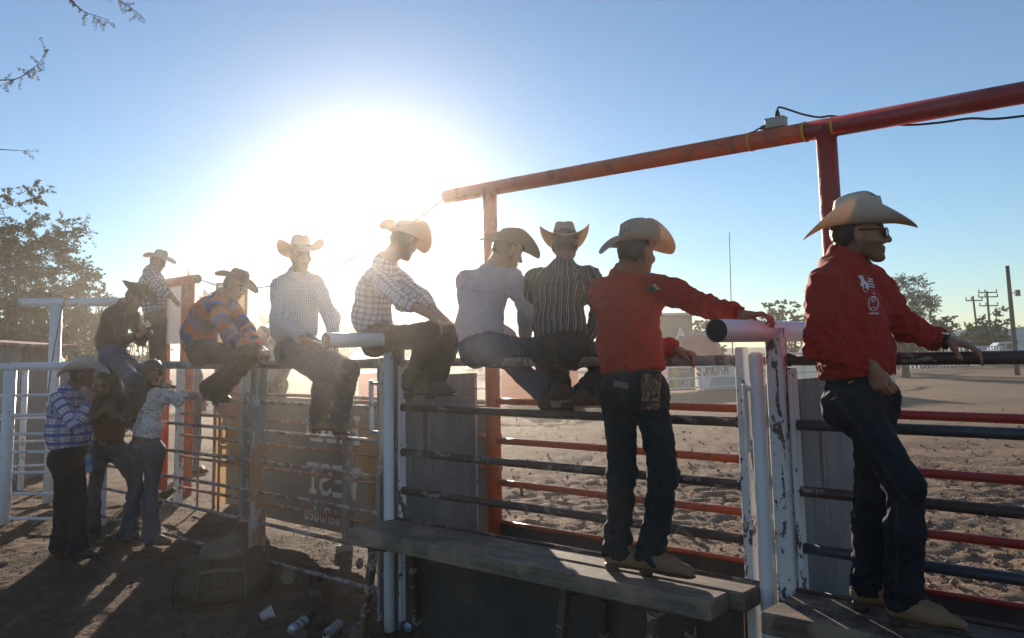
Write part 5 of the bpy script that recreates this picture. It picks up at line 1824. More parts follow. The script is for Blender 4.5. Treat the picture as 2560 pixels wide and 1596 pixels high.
# woman in the brown blouse
J = JY(head=(264, 955, 8.15), neck=(268, 990, 8.2), chest=(272, 1030, 8.2), waist=(273, 1078, 8.2), pelvis=(270, 1116, 8.2),
       shR=(236, 1004, 8.2), shL=(308, 1002, 8.2), elR=(216, 1062, 8.12), wrR=(256, 1026, 7.95), elL=(326, 1058, 8.12), wrL=(298, 1040, 7.95),
       hipR=(250, 1130, 8.2), knR=(234, 1236, 8.18), hipL=(292, 1130, 8.2), knL=(342, 1212, 8.0), anL=(386, 1246, 8.3))
J['anR'] = on_ground(230, 8.2)
h0 = J['head']
locks = [([h0 + Vector((-.06, .05, .02)), h0 + Vector((-.105, .03, -.12)), h0 + Vector((-.13, -.02, -.30)), h0 + Vector((-.12, -.05, -.40))], (.05, .05, .04, .02)),
         ([h0 + Vector((.06, .05, .02)), h0 + Vector((.105, .03, -.12)), h0 + Vector((.13, -.02, -.30)), h0 + Vector((.12, -.05, -.40))], (.05, .05, .04, .02)),
         ([h0 + Vector((0, .08, .0)), h0 + Vector((0, .10, -.15)), h0 + Vector((0, .13, -.32))], (.08, .09, .05))]
person('brown', 'long haired woman in rust brown blouse and sunglasses looking down at her hand', J,
       ((-.12, -.90, -.34), (-.05, -.34, .94)), (0, -1, 0),
       dict(shirt=M_BROWNTOP, jeans=M_DENIMGY, boots=M_BOOTD, sole=M_SOLE, belt=M_BLACK, buckle=True, skin=(0.30, 0.16, 0.105), female=True, bust=True, wide=0.88, loose=0.022, hem=0.85, beltp=0.78, collar=False, sleeve=0.6, glasses=True,
            hair='long', locks=locks, cuff=0.06, cuff_r=0.085, knee_r=0.06, hips=0.98, blouse=1.0),
       hands=dict(R=dict(d=yp(284, 1014, 7.9) - yp(256, 1026, 7.95), n=(.1, .95, .2), curl=(14, 12, 8), spread=7), L=dict(d=(-.8, -.1, .2), n=(0, .9, .3), curl=(30, 40, 30))),
       feet=dict(R=dict(toe=(-.2, -1, 0)), L=dict(toe=(.72, -.2, .62), up=(-.60, -.1, .75))), hd=0.94, sz=0.93, hb=0.0075, hc=0.0095)

# woman in the floral blouse
J = JY(head=(384, 934, 7.85), neck=(370, 976, 7.9), chest=(374, 1020, 7.9), waist=(370, 1070, 7.9), pelvis=(364, 1112, 7.9),
       shR=(408, 990, 7.80), shL=(340, 996, 8.0), elR=(448, 1000, 7.76), wrR=(480, 986, 7.74), elL=(336, 1062, 8.05), wrL=(372, 1066, 8.12),
       hipR=(386, 1128, 7.84), knR=(376, 1240, 7.86), hipL=(342, 1128, 7.96), knL=(334, 1242, 7.95))
J['anR'] = on_ground(378, 7.85); J['anL'] = on_ground(322, 7.95)
h0 = J['head']
locks = [([h0 + Vector((-.05, .02, .04)), h0 + Vector((-.085, .0, -.10)), h0 + Vector((-.12, -.03, -.24)), h0 + Vector((-.155, -.05, -.38))], (.07, .075, .07, .03)),
         ([h0 + Vector((-.03, .06, .02)), h0 + Vector((-.06, .05, -.12)), h0 + Vector((-.14, .02, -.28)), h0 + Vector((-.17, -.0, -.42))], (.07, .08, .065, .03))]
person('floral', 'long haired woman in white floral blouse and flared jeans, arm stretched out to the fence', J,
       ((.70, -.71, -.02), (0, 0, 1)), (.50, .86, 0),
       dict(shirt=M_FLORAL, jeans=M_DENIMGY, boots=M_BOOTG, sole=M_SOLE, belt=M_LEATHER, skin=(0.36, 0.20, 0.14), female=True, wide=0.86, loose=0.024, hem=0.72, beltp=0.66, collar=False, sleeve=0.85, glasses=True,
            hair='long', locks=locks, cuff=0.06, cuff_r=0.092, knee_r=0.060, hips=1.02, blouse=1.0, hairm=M_HAIRB),
       hands=dict(R=dict(d=(.8, .1, .1), n=(0, .2, -1), curl=(30, 35, 25)), L=dict(d=(.6, .5, 0), n=(0, .2, -1))),
       feet=dict(R=dict(toe=(.75, -.25, 0)), L=dict(toe=(-.1, .9, 0))), hd=0.94, sz=0.93, hb=0.0075, hc=0.0095)


def standing(px, py_head, Y, head, hgt=1.72):
    """Joints of someone standing upright, head seen at px, py_head."""
    h = yp(px, py_head, Y)
    f = Vector((math.cos(head), math.sin(head), 0)); l = UP.cross(f)
    k = hgt / 1.72
    q = lambda a, b, c: h + f * a * k + l * b * k + UP * c * k
    return dict(head=h, neck=q(-.03, 0, -.16), chest=q(-.03, 0, -.36), waist=q(-.02, 0, -.58), pelvis=q(-.02, 0, -.72),
                shL=q(-.03, .17, -.23), shR=q(-.03, -.17, -.23), elL=q(-.04, .22, -.50), elR=q(-.04, -.22, -.50), wrL=q(.08, .21, -.72), wrR=q(.10, -.20, -.70),
                hipL=q(-.02, .09, -.78), hipR=q(-.02, -.09, -.78), knL=q(.0, .10, -1.17), knR=q(.02, -.10, -1.17), anL=q(-.02, .11, -1.52), anR=q(-.02, -.10, -1.52)), f


for key, lab, px, py, Y, hd_, sh, jn, hg in (
        ('far1', 'bareheaded person in grey shirt standing beyond the banner fence, left of the checked rider', 655, 838, 11.5, -2.2, M_GREYSHIRT, M_DENIM, 1.66),
        ('far2', 'taller bareheaded person in dark grey shirt standing behind the person in grey', 686, 822, 12.0, -1.9, M_BLACKSHIRT, M_DENIMK, 1.74),
        ('far3', 'person in washed blue jeans standing behind the rider in the orange and blue shirt', 492, 880, 12.6, 0.4, M_GREYSHIRT, M_DENIMB, 1.75)):
    J, ff_ = standing(px, py, Y, hd_, hg)
    gl = gz1(J['anL'].x, J['anL'].y) + 0.10
    dz = gl - J['anL'].z
    for q in ('anL', 'anR'): J[q] = J[q] + UP * dz
    for q in ('knL', 'knR'): J[q] = J[q] + UP * dz * 0.55
    person(key, lab, J, ((ff_.x, ff_.y, -.05),), tuple(ff_),
           dict(shirt=sh, jeans=jn, boots=M_BOOTD, skin=(0.28, 0.15, 0.10), wide=1.02, hem=0.9, beltp=0.8),
           hands=dict(L=dict(d=(0, 0, -1), n=(ff_.y, -ff_.x, 0)), R=dict(d=(0, 0, -1), n=(-ff_.y, ff_.x, 0))),
           feet=dict(L=dict(toe=ff_), R=dict(toe=ff_)), hb=0.011, hc=0.013)
# ------------------------------------------------------------------ trees
M_BARK = plain('mesquite bark', (0.075, 0.055, 0.042), 0.9, 0, 0.35, 20, 0.01)


def leaf_mat(name, a, b, trans=0.22):
    t = NT(name)
    at = t.attr('lv').outputs['Fac']
    c = t.mix(at, a, b)
    return t.fin(c, 0.7, 0, None, 0.2, trans)


M_LEAF = leaf_mat('mesquite leaf', (0.040, 0.050, 0.020), (0.085, 0.095, 0.040))
M_LEAFD = leaf_mat('dusty leaf', (0.070, 0.068, 0.040), (0.13, 0.12, 0.07))
M_LEAFG = leaf_mat('green leaf', (0.045, 0.065, 0.018), (0.13, 0.15, 0.04))


def tree(lab, base, H, R, seed, leaf=M_LEAF, n=9000, size=0.085, low=0.25, wisp=0.35, trunk_r=0.16, clumps=70, squash=0.75, group='trees beyond the arena'):
    rg = np.random.default_rng(seed)
    o = thing('tree', lab, 'tree', base, group)
    base = Vector(base)
    tips = []
    tb = MB()
    fork = base + Vector((rg.normal(0, 0.08) * R, rg.normal(0, 0.08) * R, H * (0.16 + 0.1 * rg.random())))
    tb.tube([base - UP * 0.3, base.lerp(fork, 0.5) + Vector((0.05, 0, 0)) * R * 0.3, fork], [trunk_r * 1.25, trunk_r, trunk_r * 0.85], 9)
    tb.build('trunk', M_BARK, o)
    lb = MB()
    cz = H * (low + 1) / 2; hz = H * (1 - low) / 2
    cen = []
    for k in range(clumps):
        while True:
            d = rg.normal(size=3); d /= np.linalg.norm(d)
            r = rg.random() ** 0.38
            if r > 0.35 or rg.random() < 0.3: break
        lump = 1 + 0.30 * pnoise(np.array([d * 1.7 + seed * 3.1]))[0] + 0.15 * rg.normal()
        c = np.array([d[0] * R * r * lump, d[1] * R * r * lump, cz + d[2] * hz * r * (lump if d[2] > 0 else 1)])
        c[2] = max(c[2], H * low * 0.8)
        cen.append(c)
    cen = np.array(cen)
    nb = 9
    order = rg.permutation(clumps)
    for k in range(nb):
        t = base + Vector(cen[order[k]] * 0.92)
        m = fork.lerp(t, 0.5) + Vector((rg.normal(0, 0.12), rg.normal(0, 0.12), rg.random() * 0.15)) * R
        pts = smooth_path([fork - UP * 0.05, fork.lerp(m, 0.5) + UP * 0.02, m, t], 3)
        lb.tube(pts, [trunk_r * 0.55 * (1 - 0.88 * i / (len(pts) - 1)) for i in range(len(pts))], 6)
        for q in order[nb + k * 4: nb + k * 4 + 4]:
            t2 = base + Vector(cen[q] * 0.97)
            p = smooth_path([m, m.lerp(t2, 0.5) + UP * 0.08 * R, t2], 3)
            lb.tube(p, [trunk_r * 0.2 * (1 - 0.85 * i / (len(p) - 1)) for i in range(len(p))], 5)
    # every clump is a handful of feathery sprays on thin twigs
    per = n // clumps
    ns = 8
    P = []
    joined = set(int(k) for k in order[:nb * 5])
    for ic, c in enumerate(cen):
        out = c - np.array([0, 0, cz]); out = out / max(1e-6, np.linalg.norm(out))
        nl = int(per * (0.6 + 0.8 * rg.random()))
        for q in range(ns):
            dv = out * 0.55 + rg.normal(size=3) * 0.75; dv[2] = dv[2] * 0.6 + 0.10
            dv /= np.linalg.norm(dv)
            Ls = R * (0.14 + 0.16 * rg.random()) * (1 + wisp * 0.6)
            m = max(4, nl // ns)
            u = rg.random(m) ** 0.75
            pts = c + np.outer(u * Ls, dv)
            pts[:, 2] -= 0.25 * (u ** 2) * Ls * (0.3 + rg.random())
            pts += np.clip(rg.normal(size=(m, 3)), -1.8, 1.8) * (R * 0.030 * (1.15 - 0.7 * u))[:, None] * np.array([1, 1, squash])
            P.append(pts)
            if R / base.y * 2113 > 60 and q % 2 == 0 and ic in joined:
                e = base + Vector(c + dv * Ls * 0.9); e.z -= 0.1 * Ls
                lb.tube([base + Vector(c), e], [trunk_r * 0.05, trunk_r * 0.015], 3, caps=False)
    lb.build('limb', M_BARK, o)
    P = np.concatenate(P)
    P[:, 2] = np.maximum(P[:, 2], 0.05 * H)
    M = len(P)
    d = rg.normal(size=(M, 3)) * np.array([1, 1, 0.6]); d[:, 2] -= 0.15; d /= np.linalg.norm(d, axis=1)[:, None]
    e = np.cross(d, rg.normal(size=(M, 3))); e /= np.linalg.norm(e, axis=1)[:, None]
    ln = size * (0.6 + 0.8 * rg.random(M)); wd = ln * (0.22 + 0.2 * rg.random(M))
    c = P + np.array(base)
    V = np.stack([c - d * ln[:, None] * 0.5, c + e * wd[:, None], c + d * ln[:, None] * 0.5, c - e * wd[:, None]], 1).reshape(-1, 3)
    F = np.arange(M * 4).reshape(M, 4)
    lv = np.repeat(rg.random(M), 4)
    mesh_obj('crown', V, F, leaf, o, smooth=False, attrs={'lv': lv})
    return o


def base_at(px, Y):
    q = yp(px, 880, Y)
    return (q.x, Y, gz1(q.x, Y))


def ht(pytop, Y, px=1280):
    return yp(px, pytop, Y).z


TREES = [  # px, top y, Y, half width px, seed, leaf, n, size, low, wisp, label
    (40, 528, 20, 150, 3, M_LEAF, 62000, 0.058, 0.28, 0.55, 'large wispy mesquite tree at the left edge, tallest in the picture'),
    (236, 690, 25, 68, 4, M_LEAF, 14000, 0.07, 0.25, 0.5, 'small feathery tree between the large mesquite and the rider in black'),
    (70, 772, 17, 70, 5, M_LEAFG, 8000, 0.07, 0.06, 0.2, 'yellowish green bush low behind the white gate frame'),
    (190, 762, 23, 95, 6, M_LEAFD, 11000, 0.085, 0.04, 0.2, 'dark dense bush behind the white frame post'),
    (330, 745, 22, 95, 7, M_LEAFD, 11000, 0.085, 0.04, 0.2, 'dark dense bush behind the rider reading a phone'),
    (492, 712, 34, 40, 8, M_LEAF, 3500, 0.12, 0.2, 0.5, 'thin pale tree between the orange post and the banded rider'),
    (652, 775, 42, 52, 9, M_LEAFD, 5000, 0.14, 0.08, 0.3, 'round bush above the two bareheaded people'),
    (864, 728, 38, 48, 10, M_LEAF, 4500, 0.12, 0.30, 0.4, 'hazy open tree between the checked rider and the sun rider'),
    (1640, 795, 70, 70, 11, M_LEAFD, 4500, 0.22, 0.06, 0.3, 'low hazy tree behind the arm of the boy in red'),
    (1760, 800, 74, 60, 12, M_LEAFD, 4500, 0.22, 0.06, 0.3, 'low hazy tree right of the thin radio mast'),
    (1936, 746, 62, 34, 13, M_LEAF, 4500, 0.18, 0.12, 0.25, 'domed tree nearest the boy\'s hand on the white pipe'),
    (1984, 752, 64, 34, 14, M_LEAF, 4500, 0.18, 0.12, 0.25, 'domed tree behind the sleeve of the man with sunglasses'),
    (2262, 690, 46, 88, 15, M_LEAF, 36000, 0.075, 0.14, 0.4, 'large round mesquite behind the outstretched arm of the man with sunglasses'),
    (2375, 798, 72, 60, 16, M_LEAFG, 5000, 0.2, 0.05, 0.3, 'low tree between the round mesquite and the leaning pole'),
    (2440, 800, 80, 50, 17, M_LEAFG, 4000, 0.22, 0.05, 0.3, 'low tree behind the white motorhome roof'),
    (2496, 770, 76, 42, 18, M_LEAF, 4500, 0.2, 0.1, 0.5, 'open tree between the triple armed pole and the dark pole'),
    (2570, 812, 84, 50, 19, M_LEAFG, 3500, 0.22, 0.05, 0.3, 'low tree at the right picture edge'),
    (1010, 800, 66, 60, 20, M_LEAFD, 3000, 0.22, 0.06, 0.3, 'low hazy tree behind the sun rider'),
    (1200, 806, 72, 90, 21, M_LEAFD, 3500, 0.24, 0.06, 0.3, 'low hazy tree behind the rider in the shade-lilac shirt'),
    (1420, 812, 78, 90, 22, M_LEAFD, 3500, 0.24, 0.06, 0.3, 'low hazy tree behind the striped rider'),
    (2120, 815, 76, 90, 23, M_LEAFD, 3500, 0.24, 0.06, 0.3, 'low tree hidden behind the man with sunglasses'),
    (-60, 740, 27, 90, 24, M_LEAFD, 5000, 0.09, 0.1, 0.3, 'dusty tree just beyond the left picture edge'),
]
for px, top, Y, hw, seed, lf, n, size, low, wisp, lab in TREES:
    b = base_at(px, Y)
    tree(lab, b, ht(top, Y, px) - b[2], hw / 2113 * Y, seed, lf, n, size, low, wisp, 0.035 * (ht(top, Y, px) - b[2]), 185 if n > 30000 else 95 if n > 6000 else 45)

# the branch tips hanging in from a tree beside the camera
YT = 4.6
bt = thing('tree', 'thin mesquite twigs with feathery leaves hanging into the top left corner', 'tree', (-4.6, 4.3, 0))
_tr = Vector((-4.6, 4.3, 0))
MB().tube([_tr - UP * 0.2, _tr + Vector((0.1, 0, 1.2)), _tr + Vector((-0.05, 0.1, 2.6)), _tr + Vector((0.05, 0.0, 3.6))], [0.17, 0.14, 0.11, 0.07], 10).build('trunk', M_BARK, bt)
tw = [([(120, -60), (170, -8), (205, 26), (240, 40), (268, 49)], 4.6), ([(250, -70), (285, -12), (318, 14), (352, 37)], 4.7), ([(-60, 215), (-5, 202), (40, 198), (75, 178), (100, 155), (118, 128)], 4.4),
      ([(-60, 370), (0, 374), (64, 378)], 4.5), ([(-50, 470), (-5, 505), (14, 545)], 4.3)]
LB = MB(); rg = np.random.default_rng(77); lvs = []
for pts, Y in tw:
    P = [yp(x, y, Y) for x, y in pts]
    root = _tr + Vector((0, 0, 2.0 + 0.2 * len(pts)))
    st = smooth_path([root, root.lerp(P[0], 0.5) + UP * 0.2, P[0]], 4)
    LB = MB(); LB.tube(st, [0.035 * (1 - 0.85 * i / (len(st) - 1)) for i in range(len(st))], 7)
    SP = smooth_path(P, 6)
    LB.tube(SP, [0.0045 * (1 - 0.75 * i / (len(SP) - 1)) for i in range(len(SP))], 5)
    LB.build('branch', M_BARK, bt)
    for i in range(2, len(SP) - 1, 3):
        if pts[0][1] == 370 and i < len(SP) - 4: continue
        d = (SP[i + 1] - SP[i - 1]).normalized()
        for _ in range(2):
            a = (d * 0.4 + Vector(rg.normal(size=3)) * 0.6 + UP * -0.45).normalized()
            Lp = 0.055 + 0.03 * rg.random()
            for k in range(11):
                c = SP[i] + a * (Lp * (k + 1) / 11)
                sd = a.cross(Vector(rg.normal(size=3))).normalized()
                for sg in (-1, 1):
                    lvs.append((c, (sd * sg + a * 0.5).normalized(), 0.013, 0.0032))
V = []
for c, d, L_, w in lvs:
    e = d.cross(Vector(rg.normal(size=3))).normalized() * w
    V += [c, c + d * L_ * 0.5 + e, c + d * L_, c + d * L_ * 0.5 - e]
mesh_obj('foliage', [tuple(v) for v in V], np.arange(len(V)).reshape(-1, 4), M_LEAFD, bt, smooth=False, attrs={'lv': np.repeat(rg.random(len(V) // 4), 4)})

# ------------------------------------------------------------------ far hill
q = yp(2640, 840, 395)
hv, hf = [], []
nx2, ny2 = 40, 10
for i in range(nx2):
    for j in range(ny2):
        u, v = i / (nx2 - 1) * 2 - 1, j / (ny2 - 1) * 2 - 1
        hh = 15.5 * max(0, 1 - abs(u) ** 1.25) * (1 - v * v) + 1.4 * math.sin(u * 17) * (1 - abs(u)) * (1 - v * v)
        hv.append((q.x + u * 55, 378 + v * 16, hh - 0.5))
for i in range(nx2 - 1):
    for j in range(ny2 - 1):
        a = i * ny2 + j
        hf.append((a, a + ny2, a + ny2 + 1, a + 1))
tag(mesh_obj('hill', hv, hf, plain('haze blue hill', (0.16, 0.20, 0.27), 0.95)), kind='structure')  # distance haze painted into the hill's bluish base colour

# ------------------------------------------------------------------ poles and mast
M_POLE = plain('pole wood', (0.085, 0.065, 0.055), 0.9)
M_POLEG = plain('grey pole', (0.16, 0.16, 0.16), 0.7)


def upole(lab, bot, top, Y, r, arms, mat=M_POLE):
    b, t = yp(*bot, Y), yp(*top, Y)
    b.z = -0.3
    o = thing('utility_pole', lab, 'utility pole', (b.x, b.y, 0))
    MB().tube([b, b.lerp(t, 0.5), t], [r, r * 0.88, r * 0.72], 10).build('pole', mat, o)
    for py, w in arms:
        z = yp(top[0], py, Y).z
        c = b.lerp(t, (z - b.z) / (t.z - b.z))
        m = MB().bbox(c - Vector((0, r * 1.1, 0)), Vector((w / 2, 0, 0)), Vector((0, 0.05, 0)), Vector((0, 0, 0.06)), 0.01)
        a = m.build('crossarm', mat, o)
        for u in (-0.95, -0.3, 0.95):
            MB().tube([c + Vector((w / 2 * u, -r * 1.1, 0.06)), c + Vector((w / 2 * u, -r * 1.1, 0.2)), c + Vector((w / 2 * u, -r * 1.1, 0.34))], [0.03, 0.075, 0.045], 8).build('insulator', M_POLEG, a)
    return o, b, t


upole('thin utility pole leaning left with one crossarm', (2447, 838), (2432, 740), 88, 0.13, [(752, 1.75)])
upole('utility pole with three crossarms beside the leaning pole', (2477, 842), (2467, 728), 90, 0.14, [(732, 2.0), (743, 2.1), (765, 2.0)])
o_, b_, t_ = upole('tall dark bare pole near the right edge with a small box', (2536, 846), (2518, 665), 46, 0.14, [])
MB().bbox(b_.lerp(t_, 0.76) + Vector((0.42, 0, 0)), Vector((0.12, 0, 0)), Vector((0, 0.10, 0)), Vector((0, 0, 0.17)), 0.02).build('transformer_box', M_POLEG, o_)
MB().tube([b_.lerp(t_, 0.76), b_.lerp(t_, 0.76) + Vector((0.32, 0, 0))], 0.025, 6).build('bracket', M_POLEG, o_)
mq = yp(1826, 800, 42)
mo = thing('radio_mast', 'hair thin radio mast standing in the haze above the white pipe', 'mast', (mq.x, 42, 0))
MB().tube([Vector((mq.x, 42, 0)), yp(1823, 582, 42)], [0.035, 0.02], 6).build('mast', M_POLEG, mo)

# cable from the beam end to the orange frame on the left
wc = thing('overhead_wire', 'dark sagging wire running from the high beam to the orange frame', 'wire', tp(1116, 492, TO))
wa, wb = tp(1118, 492, TO), yp(506, 702, 10.6)
for dz, rr in ((0.0, 0.007), (-0.05, 0.004)):
    pts = [wa.lerp(wb, i / 16) + UP * (-0.34 * 4 * (i / 16) * (1 - i / 16) + dz * math.sin(math.pi * i / 16)) for i in range(17)]
    MB().tube(pts, rr, 6).build('wire', M_BLACK, wc)

# ------------------------------------------------------------------ lettering
GLY = {
    'A': [[(0, 0), (.5, 1), (1, 0)], [(.2, .36), (.8, .36)]], 'B': [[(0, 0), (0, 1), (.75, 1), (.95, .8), (.75, .54), (0, .54)], [(.75, .54), (1, .28), (.75, 0), (0, 0)]],
    'D': [[(0, 0), (0, 1), (.6, 1), (1, .7), (1, .3), (.6, 0), (0, 0)]], 'E': [[(1, 0), (0, 0), (0, 1), (1, 1)], [(0, .52), (.75, .52)]],
    'H': [[(0, 0), (0, 1)], [(1, 0), (1, 1)], [(0, .5), (1, .5)]], 'N': [[(0, 0), (0, 1), (1, 0), (1, 1)]], 'O': [[(.3, 0), (0, .3), (0, .7), (.3, 1), (.7, 1), (1, .7), (1, .3), (.7, 0), (.3, 0)]],
    'R': [[(0, 0), (0, 1), (.75, 1), (1, .78), (.75, .5), (0, .5)], [(.5, .5), (1, 0)]], 'S': [[(0, .12), (.25, 0), (.75, 0), (1, .2), (.95, .42), (.05, .6), (0, .82), (.25, 1), (.75, 1), (1, .88)]],
    'T': [[(.5, 0), (.5, 1)], [(0, 1), (1, 1)]], 'W': [[(0, 1), (.25, 0), (.5, .8), (.75, 0), (1, 1)]],
    'L': [[(0.15, 1), (0.0, .1), (.45, .0), (.9, .16)]], 'e': [[(.1, .28), (.8, .36), (.6, .55), (.15, .42), (.1, .12), (.5, 0), (.95, .14)]], 'o': [[(.5, 0), (.1, .14), (.1, .4), (.5, .55), (.85, .4), (.85, .14), (.5, 0)]],
    'd': [[(.8, .5), (.35, .5), (.1, .25), (.3, 0), (.75, .1), (.95, 1.0)], [(.8, .45), (.95, 0)]], 'r': [[(.1, .5), (.2, 0)], [(.15, .36), (.6, .55)]],
    'K': [[(0, 0), (0, 1)], [(1, 1), (0, .42)], [(.3, .58), (1, 0)]],
}
SERIF = {'H': [(0, 0), (0, 1), (1, 0), (1, 1)], 'A': [(0, 0), (1, 0)], 'R': [(1, 0), (0, 0)], 'D': [], 'W': [(0, 1), (1, 1)], 'E': [], 'S': [], 'T': [(.5, 0)], 'N': [(0, 0), (1, 1)]}


def strokes(lines, o, xd, yd, nd, w, mat, name, parent, h=0.0008):
    m = MB(); k = 0
    for ln in lines:
        P = [o + xd * a + yd * b for a, b in ln]
        for i in range(len(P) - 1):
            d = P[i + 1] - P[i]
            if d.length < 1e-6: continue
            u = d.normalized(); v = nd.cross(u)
            k += 1
            m.box((P[i] + P[i + 1]) / 2 + nd * (h + 0.0003 * k), u * (d.length / 2 + w * 0.42), v * (w / 2), nd * h)
    return m.build(name, mat, parent)


def text(s, o, xd, yd, nd, cw, gap, ch, w, mat, parent, serif=False, mats=None):
    x = 0
    for i, c in enumerate(s):
        if c in GLY:
            L = [[(a * cw, b * ch) for a, b in ln] for ln in GLY[c]]
            if serif:
                for a, b in SERIF.get(c, []):
                    L.append([(a * cw - w * 0.8, b * ch), (a * cw + w * 0.8, b * ch)])
            strokes(L, o + xd * x, xd, yd, nd, w, mats[i % len(mats)] if mats else mat, 'letter', parent)
        x += cw + gap


def flat_shape(pts, o, xd, yd, nd, mat, name, parent, off=0.002):
    P = [o + xd * a + yd * b + nd * off for a, b in pts]
    n = len(P)
    b = MB().add(P + [p - nd * 0.0012 for p in P], [tuple(range(n)), tuple(range(2 * n - 1, n - 1, -1))] + [(i, n + i, n + (i + 1) % n, (i + 1) % n) for i in range(n)], 0, False)
    return b.build(name, mat, parent)


def sheet(name, o, xd, yd, W, H, mat, parent, nx=24, ny=10, wave=0.012, seed=0, nd=None):
    nd = nd or xd.cross(yd)
    V = []; F = []
    for i in range(nx + 1):
        for j in range(ny + 1):
            u, v = i / nx, j / ny
            d = wave * (math.sin(u * W * 7 + seed) + 0.6 * math.sin(u * W * 15 + v * 3 + seed)) * (0.4 + 0.6 * (1 - v))
            V.append(o + xd * (u * W) + yd * (v * H) + nd * d)
    for i in range(nx):
        for j in range(ny):
            a = i * (ny + 1) + j
            F.append((a, a + ny + 1, a + ny + 2, a + 1))
    n = len(V)
    V2 = V + [p - nd * 0.0015 for p in V]
    F2 = F + [tuple(reversed([x + n for x in f])) for f in F]
    return mesh_obj(name, [tuple(p) for p in V2], F2, mat, parent)


def vinyl(name, col, trans=0.25):
    return plain(name, col, 0.5, 0, 0.08, 6, 0, 0.3, trans)


M_V_DARK = vinyl('charcoal vinyl', (0.20, 0.182, 0.175), 0.42)
M_V_CREAM = vinyl('cream vinyl', (0.62, 0.50, 0.36), 0.6)
M_V_AMBER = vinyl('amber vinyl', (0.66, 0.42, 0.18), 0.6)
M_V_WHITE = vinyl('white vinyl', (0.86, 0.84, 0.82), 0.40)
M_V_RED = vinyl('red vinyl', (0.52, 0.10, 0.08), 0.4)
M_V_GREY = vinyl('grey print', (0.17, 0.155, 0.15), 0.25)
M_V_BLUE = vinyl('pale blue vinyl', (0.35, 0.45, 0.58), 0.3)
M_V_GREEN = vinyl('green print', (0.12, 0.30, 0.15), 0.3)
M_V_ORANGE = vinyl('orange vinyl', (0.62, 0.20, 0.075), 0.42)
M_V_YEL = vinyl('yellow print', (0.55, 0.45, 0.14), 0.3)

# --- charcoal banner on the back fence, its print showing through mirrored
TB = T2 - 0.035
zb0, zb1 = 0.15, 1.375
sb0, sb1 = sx(602, TB, 1150), -1.2
bn = thing('banner', 'charcoal rodeo banner with mirrored HARD WEST lettering and an amber horse shape', 'banner', fp((sb0 + sb1) / 2, TB, zb0))
sheet('cloth', fp(sb0, TB, zb0), FS, UP, sb1 - sb0, zb1 - zb0, M_V_DARK, bn, 30, 10, 0.006, 1.0, FT)
nB = FT
def bpt(px, py): return tp(px, py, TB + 0.008)


def mirror_text(s, x0, x1, ytop, ybot, w, slab, mat, lines=None):
    """Text read from the far side: runs right to left as seen from here."""
    a, b = bpt(x1, ybot), bpt(x0, ybot)
    top = bpt(x1, ytop)
    W = (a - b).length; n = len(s); cw = W / (n + (n - 1) * 0.34)
    text(s, a + nB * 0.003, -FS, UP, nB, cw, cw * 0.34, top.z - a.z, w, mat, bn, slab)


mirror_text('HARD', 770, 893, 1046, 1108, 0.040, True, M_V_WHITE)
mirror_text('WEST', 772, 893, 1176, 1246, 0.044, True, M_V_WHITE)
mirror_text('deRodeo', 763, 850, 1278, 1314, 0.013, False, M_V_WHITE)
c = bpt(767, 1263)
flat_shape([(math.cos(math.pi / 2 + k * math.pi / 5) * (0.047 if k % 2 == 0 else 0.02), math.sin(math.pi / 2 + k * math.pi / 5) * (0.047 if k % 2 == 0 else 0.02)) for k in range(10)], c, FS, UP, nB, M_V_RED, 'star', bn, 0.004)
hp = [(948, 1062), (930, 1068), (912, 1080), (905, 1098), (893, 1130), (890, 1158), (900, 1180), (909, 1200), (920, 1225), (925, 1262), (931, 1264), (934, 1225), (941, 1222), (948, 1235), (948, 1266), (985, 1275), (985, 1070)]
hq = [bpt(x, y) for x, y in hp]; h0_ = hq[0]
flat_shape([((p - h0_).dot(FS), (p - h0_).z) for p in hq], h0_, FS, UP, nB, M_V_AMBER, 'horse_print', bn, 0.003)

# --- tall cream banner behind the banded rider
YB = 9.9
cb0, cb1 = yp(541, 1100, YB), yp(607, 1100, YB)
cw_ = cb1.x - cb0.x
cbn = thing('banner', 'tall cream banner in a dark frame with a grey bull print', 'banner', (cb0.x, YB, 0.1))
X_, Z_ = Vector((1, 0, 0)), UP
sheet('cloth', Vector((cb0.x, YB, 0.12)), X_, Z_, cw_, 2.50, M_V_CREAM, cbn, 8, 24, 0.004, 2.0, Vector((0, -1, 0)))
for x in (cb0.x - 0.02, cb1.x + 0.015):
    MB().bbox(Vector((x, YB, 1.32)), Vector((0.016, 0, 0)), Vector((0, 0.016, 0)), Vector((0, 0, 1.34)), 0.003).build('frame_bar', M_RUSTPOST, cbn)
MB().bbox(Vector(((cb0.x + cb1.x) / 2, YB, 2.66)), Vector((cw_ / 2 + 0.04, 0, 0)), Vector((0, 0.016, 0)), Vector((0, 0, 0.014)), 0.003).build('frame_bar', M_RUSTPOST, cbn)
bull = [(.30, .0), (.88, .0), (.92, .30), (.86, .44), (.95, .58), (.80, .62), (.70, .80), (.78, .92), (.66, .90), (.60, .76), (.45, .80), (.36, .98), (.30, .92), (.34, .76), (.22, .62), (.18, .40), (.26, .25)]
flat_shape([(a * cw_, b * 0.95) for a, b in bull], Vector((cb0.x, YB, 1.55)), X_, Z_, Vector((0, -1, 0)), M_V_GREY, 'bull_print', cbn, 0.008)
for k, cc in enumerate('DEEB'):
    strokes([[(a * 0.075, b * 0.20) for a, b in ln] for ln in GLY[cc]], Vector((cb0.x + 0.05 + 0.14 * (k % 2), YB, 0.82 - 0.26 * (k // 2))), X_, Z_, Vector((0, -1, 0)), 0.04, M_V_AMBER, 'letter', cbn, 0.004)
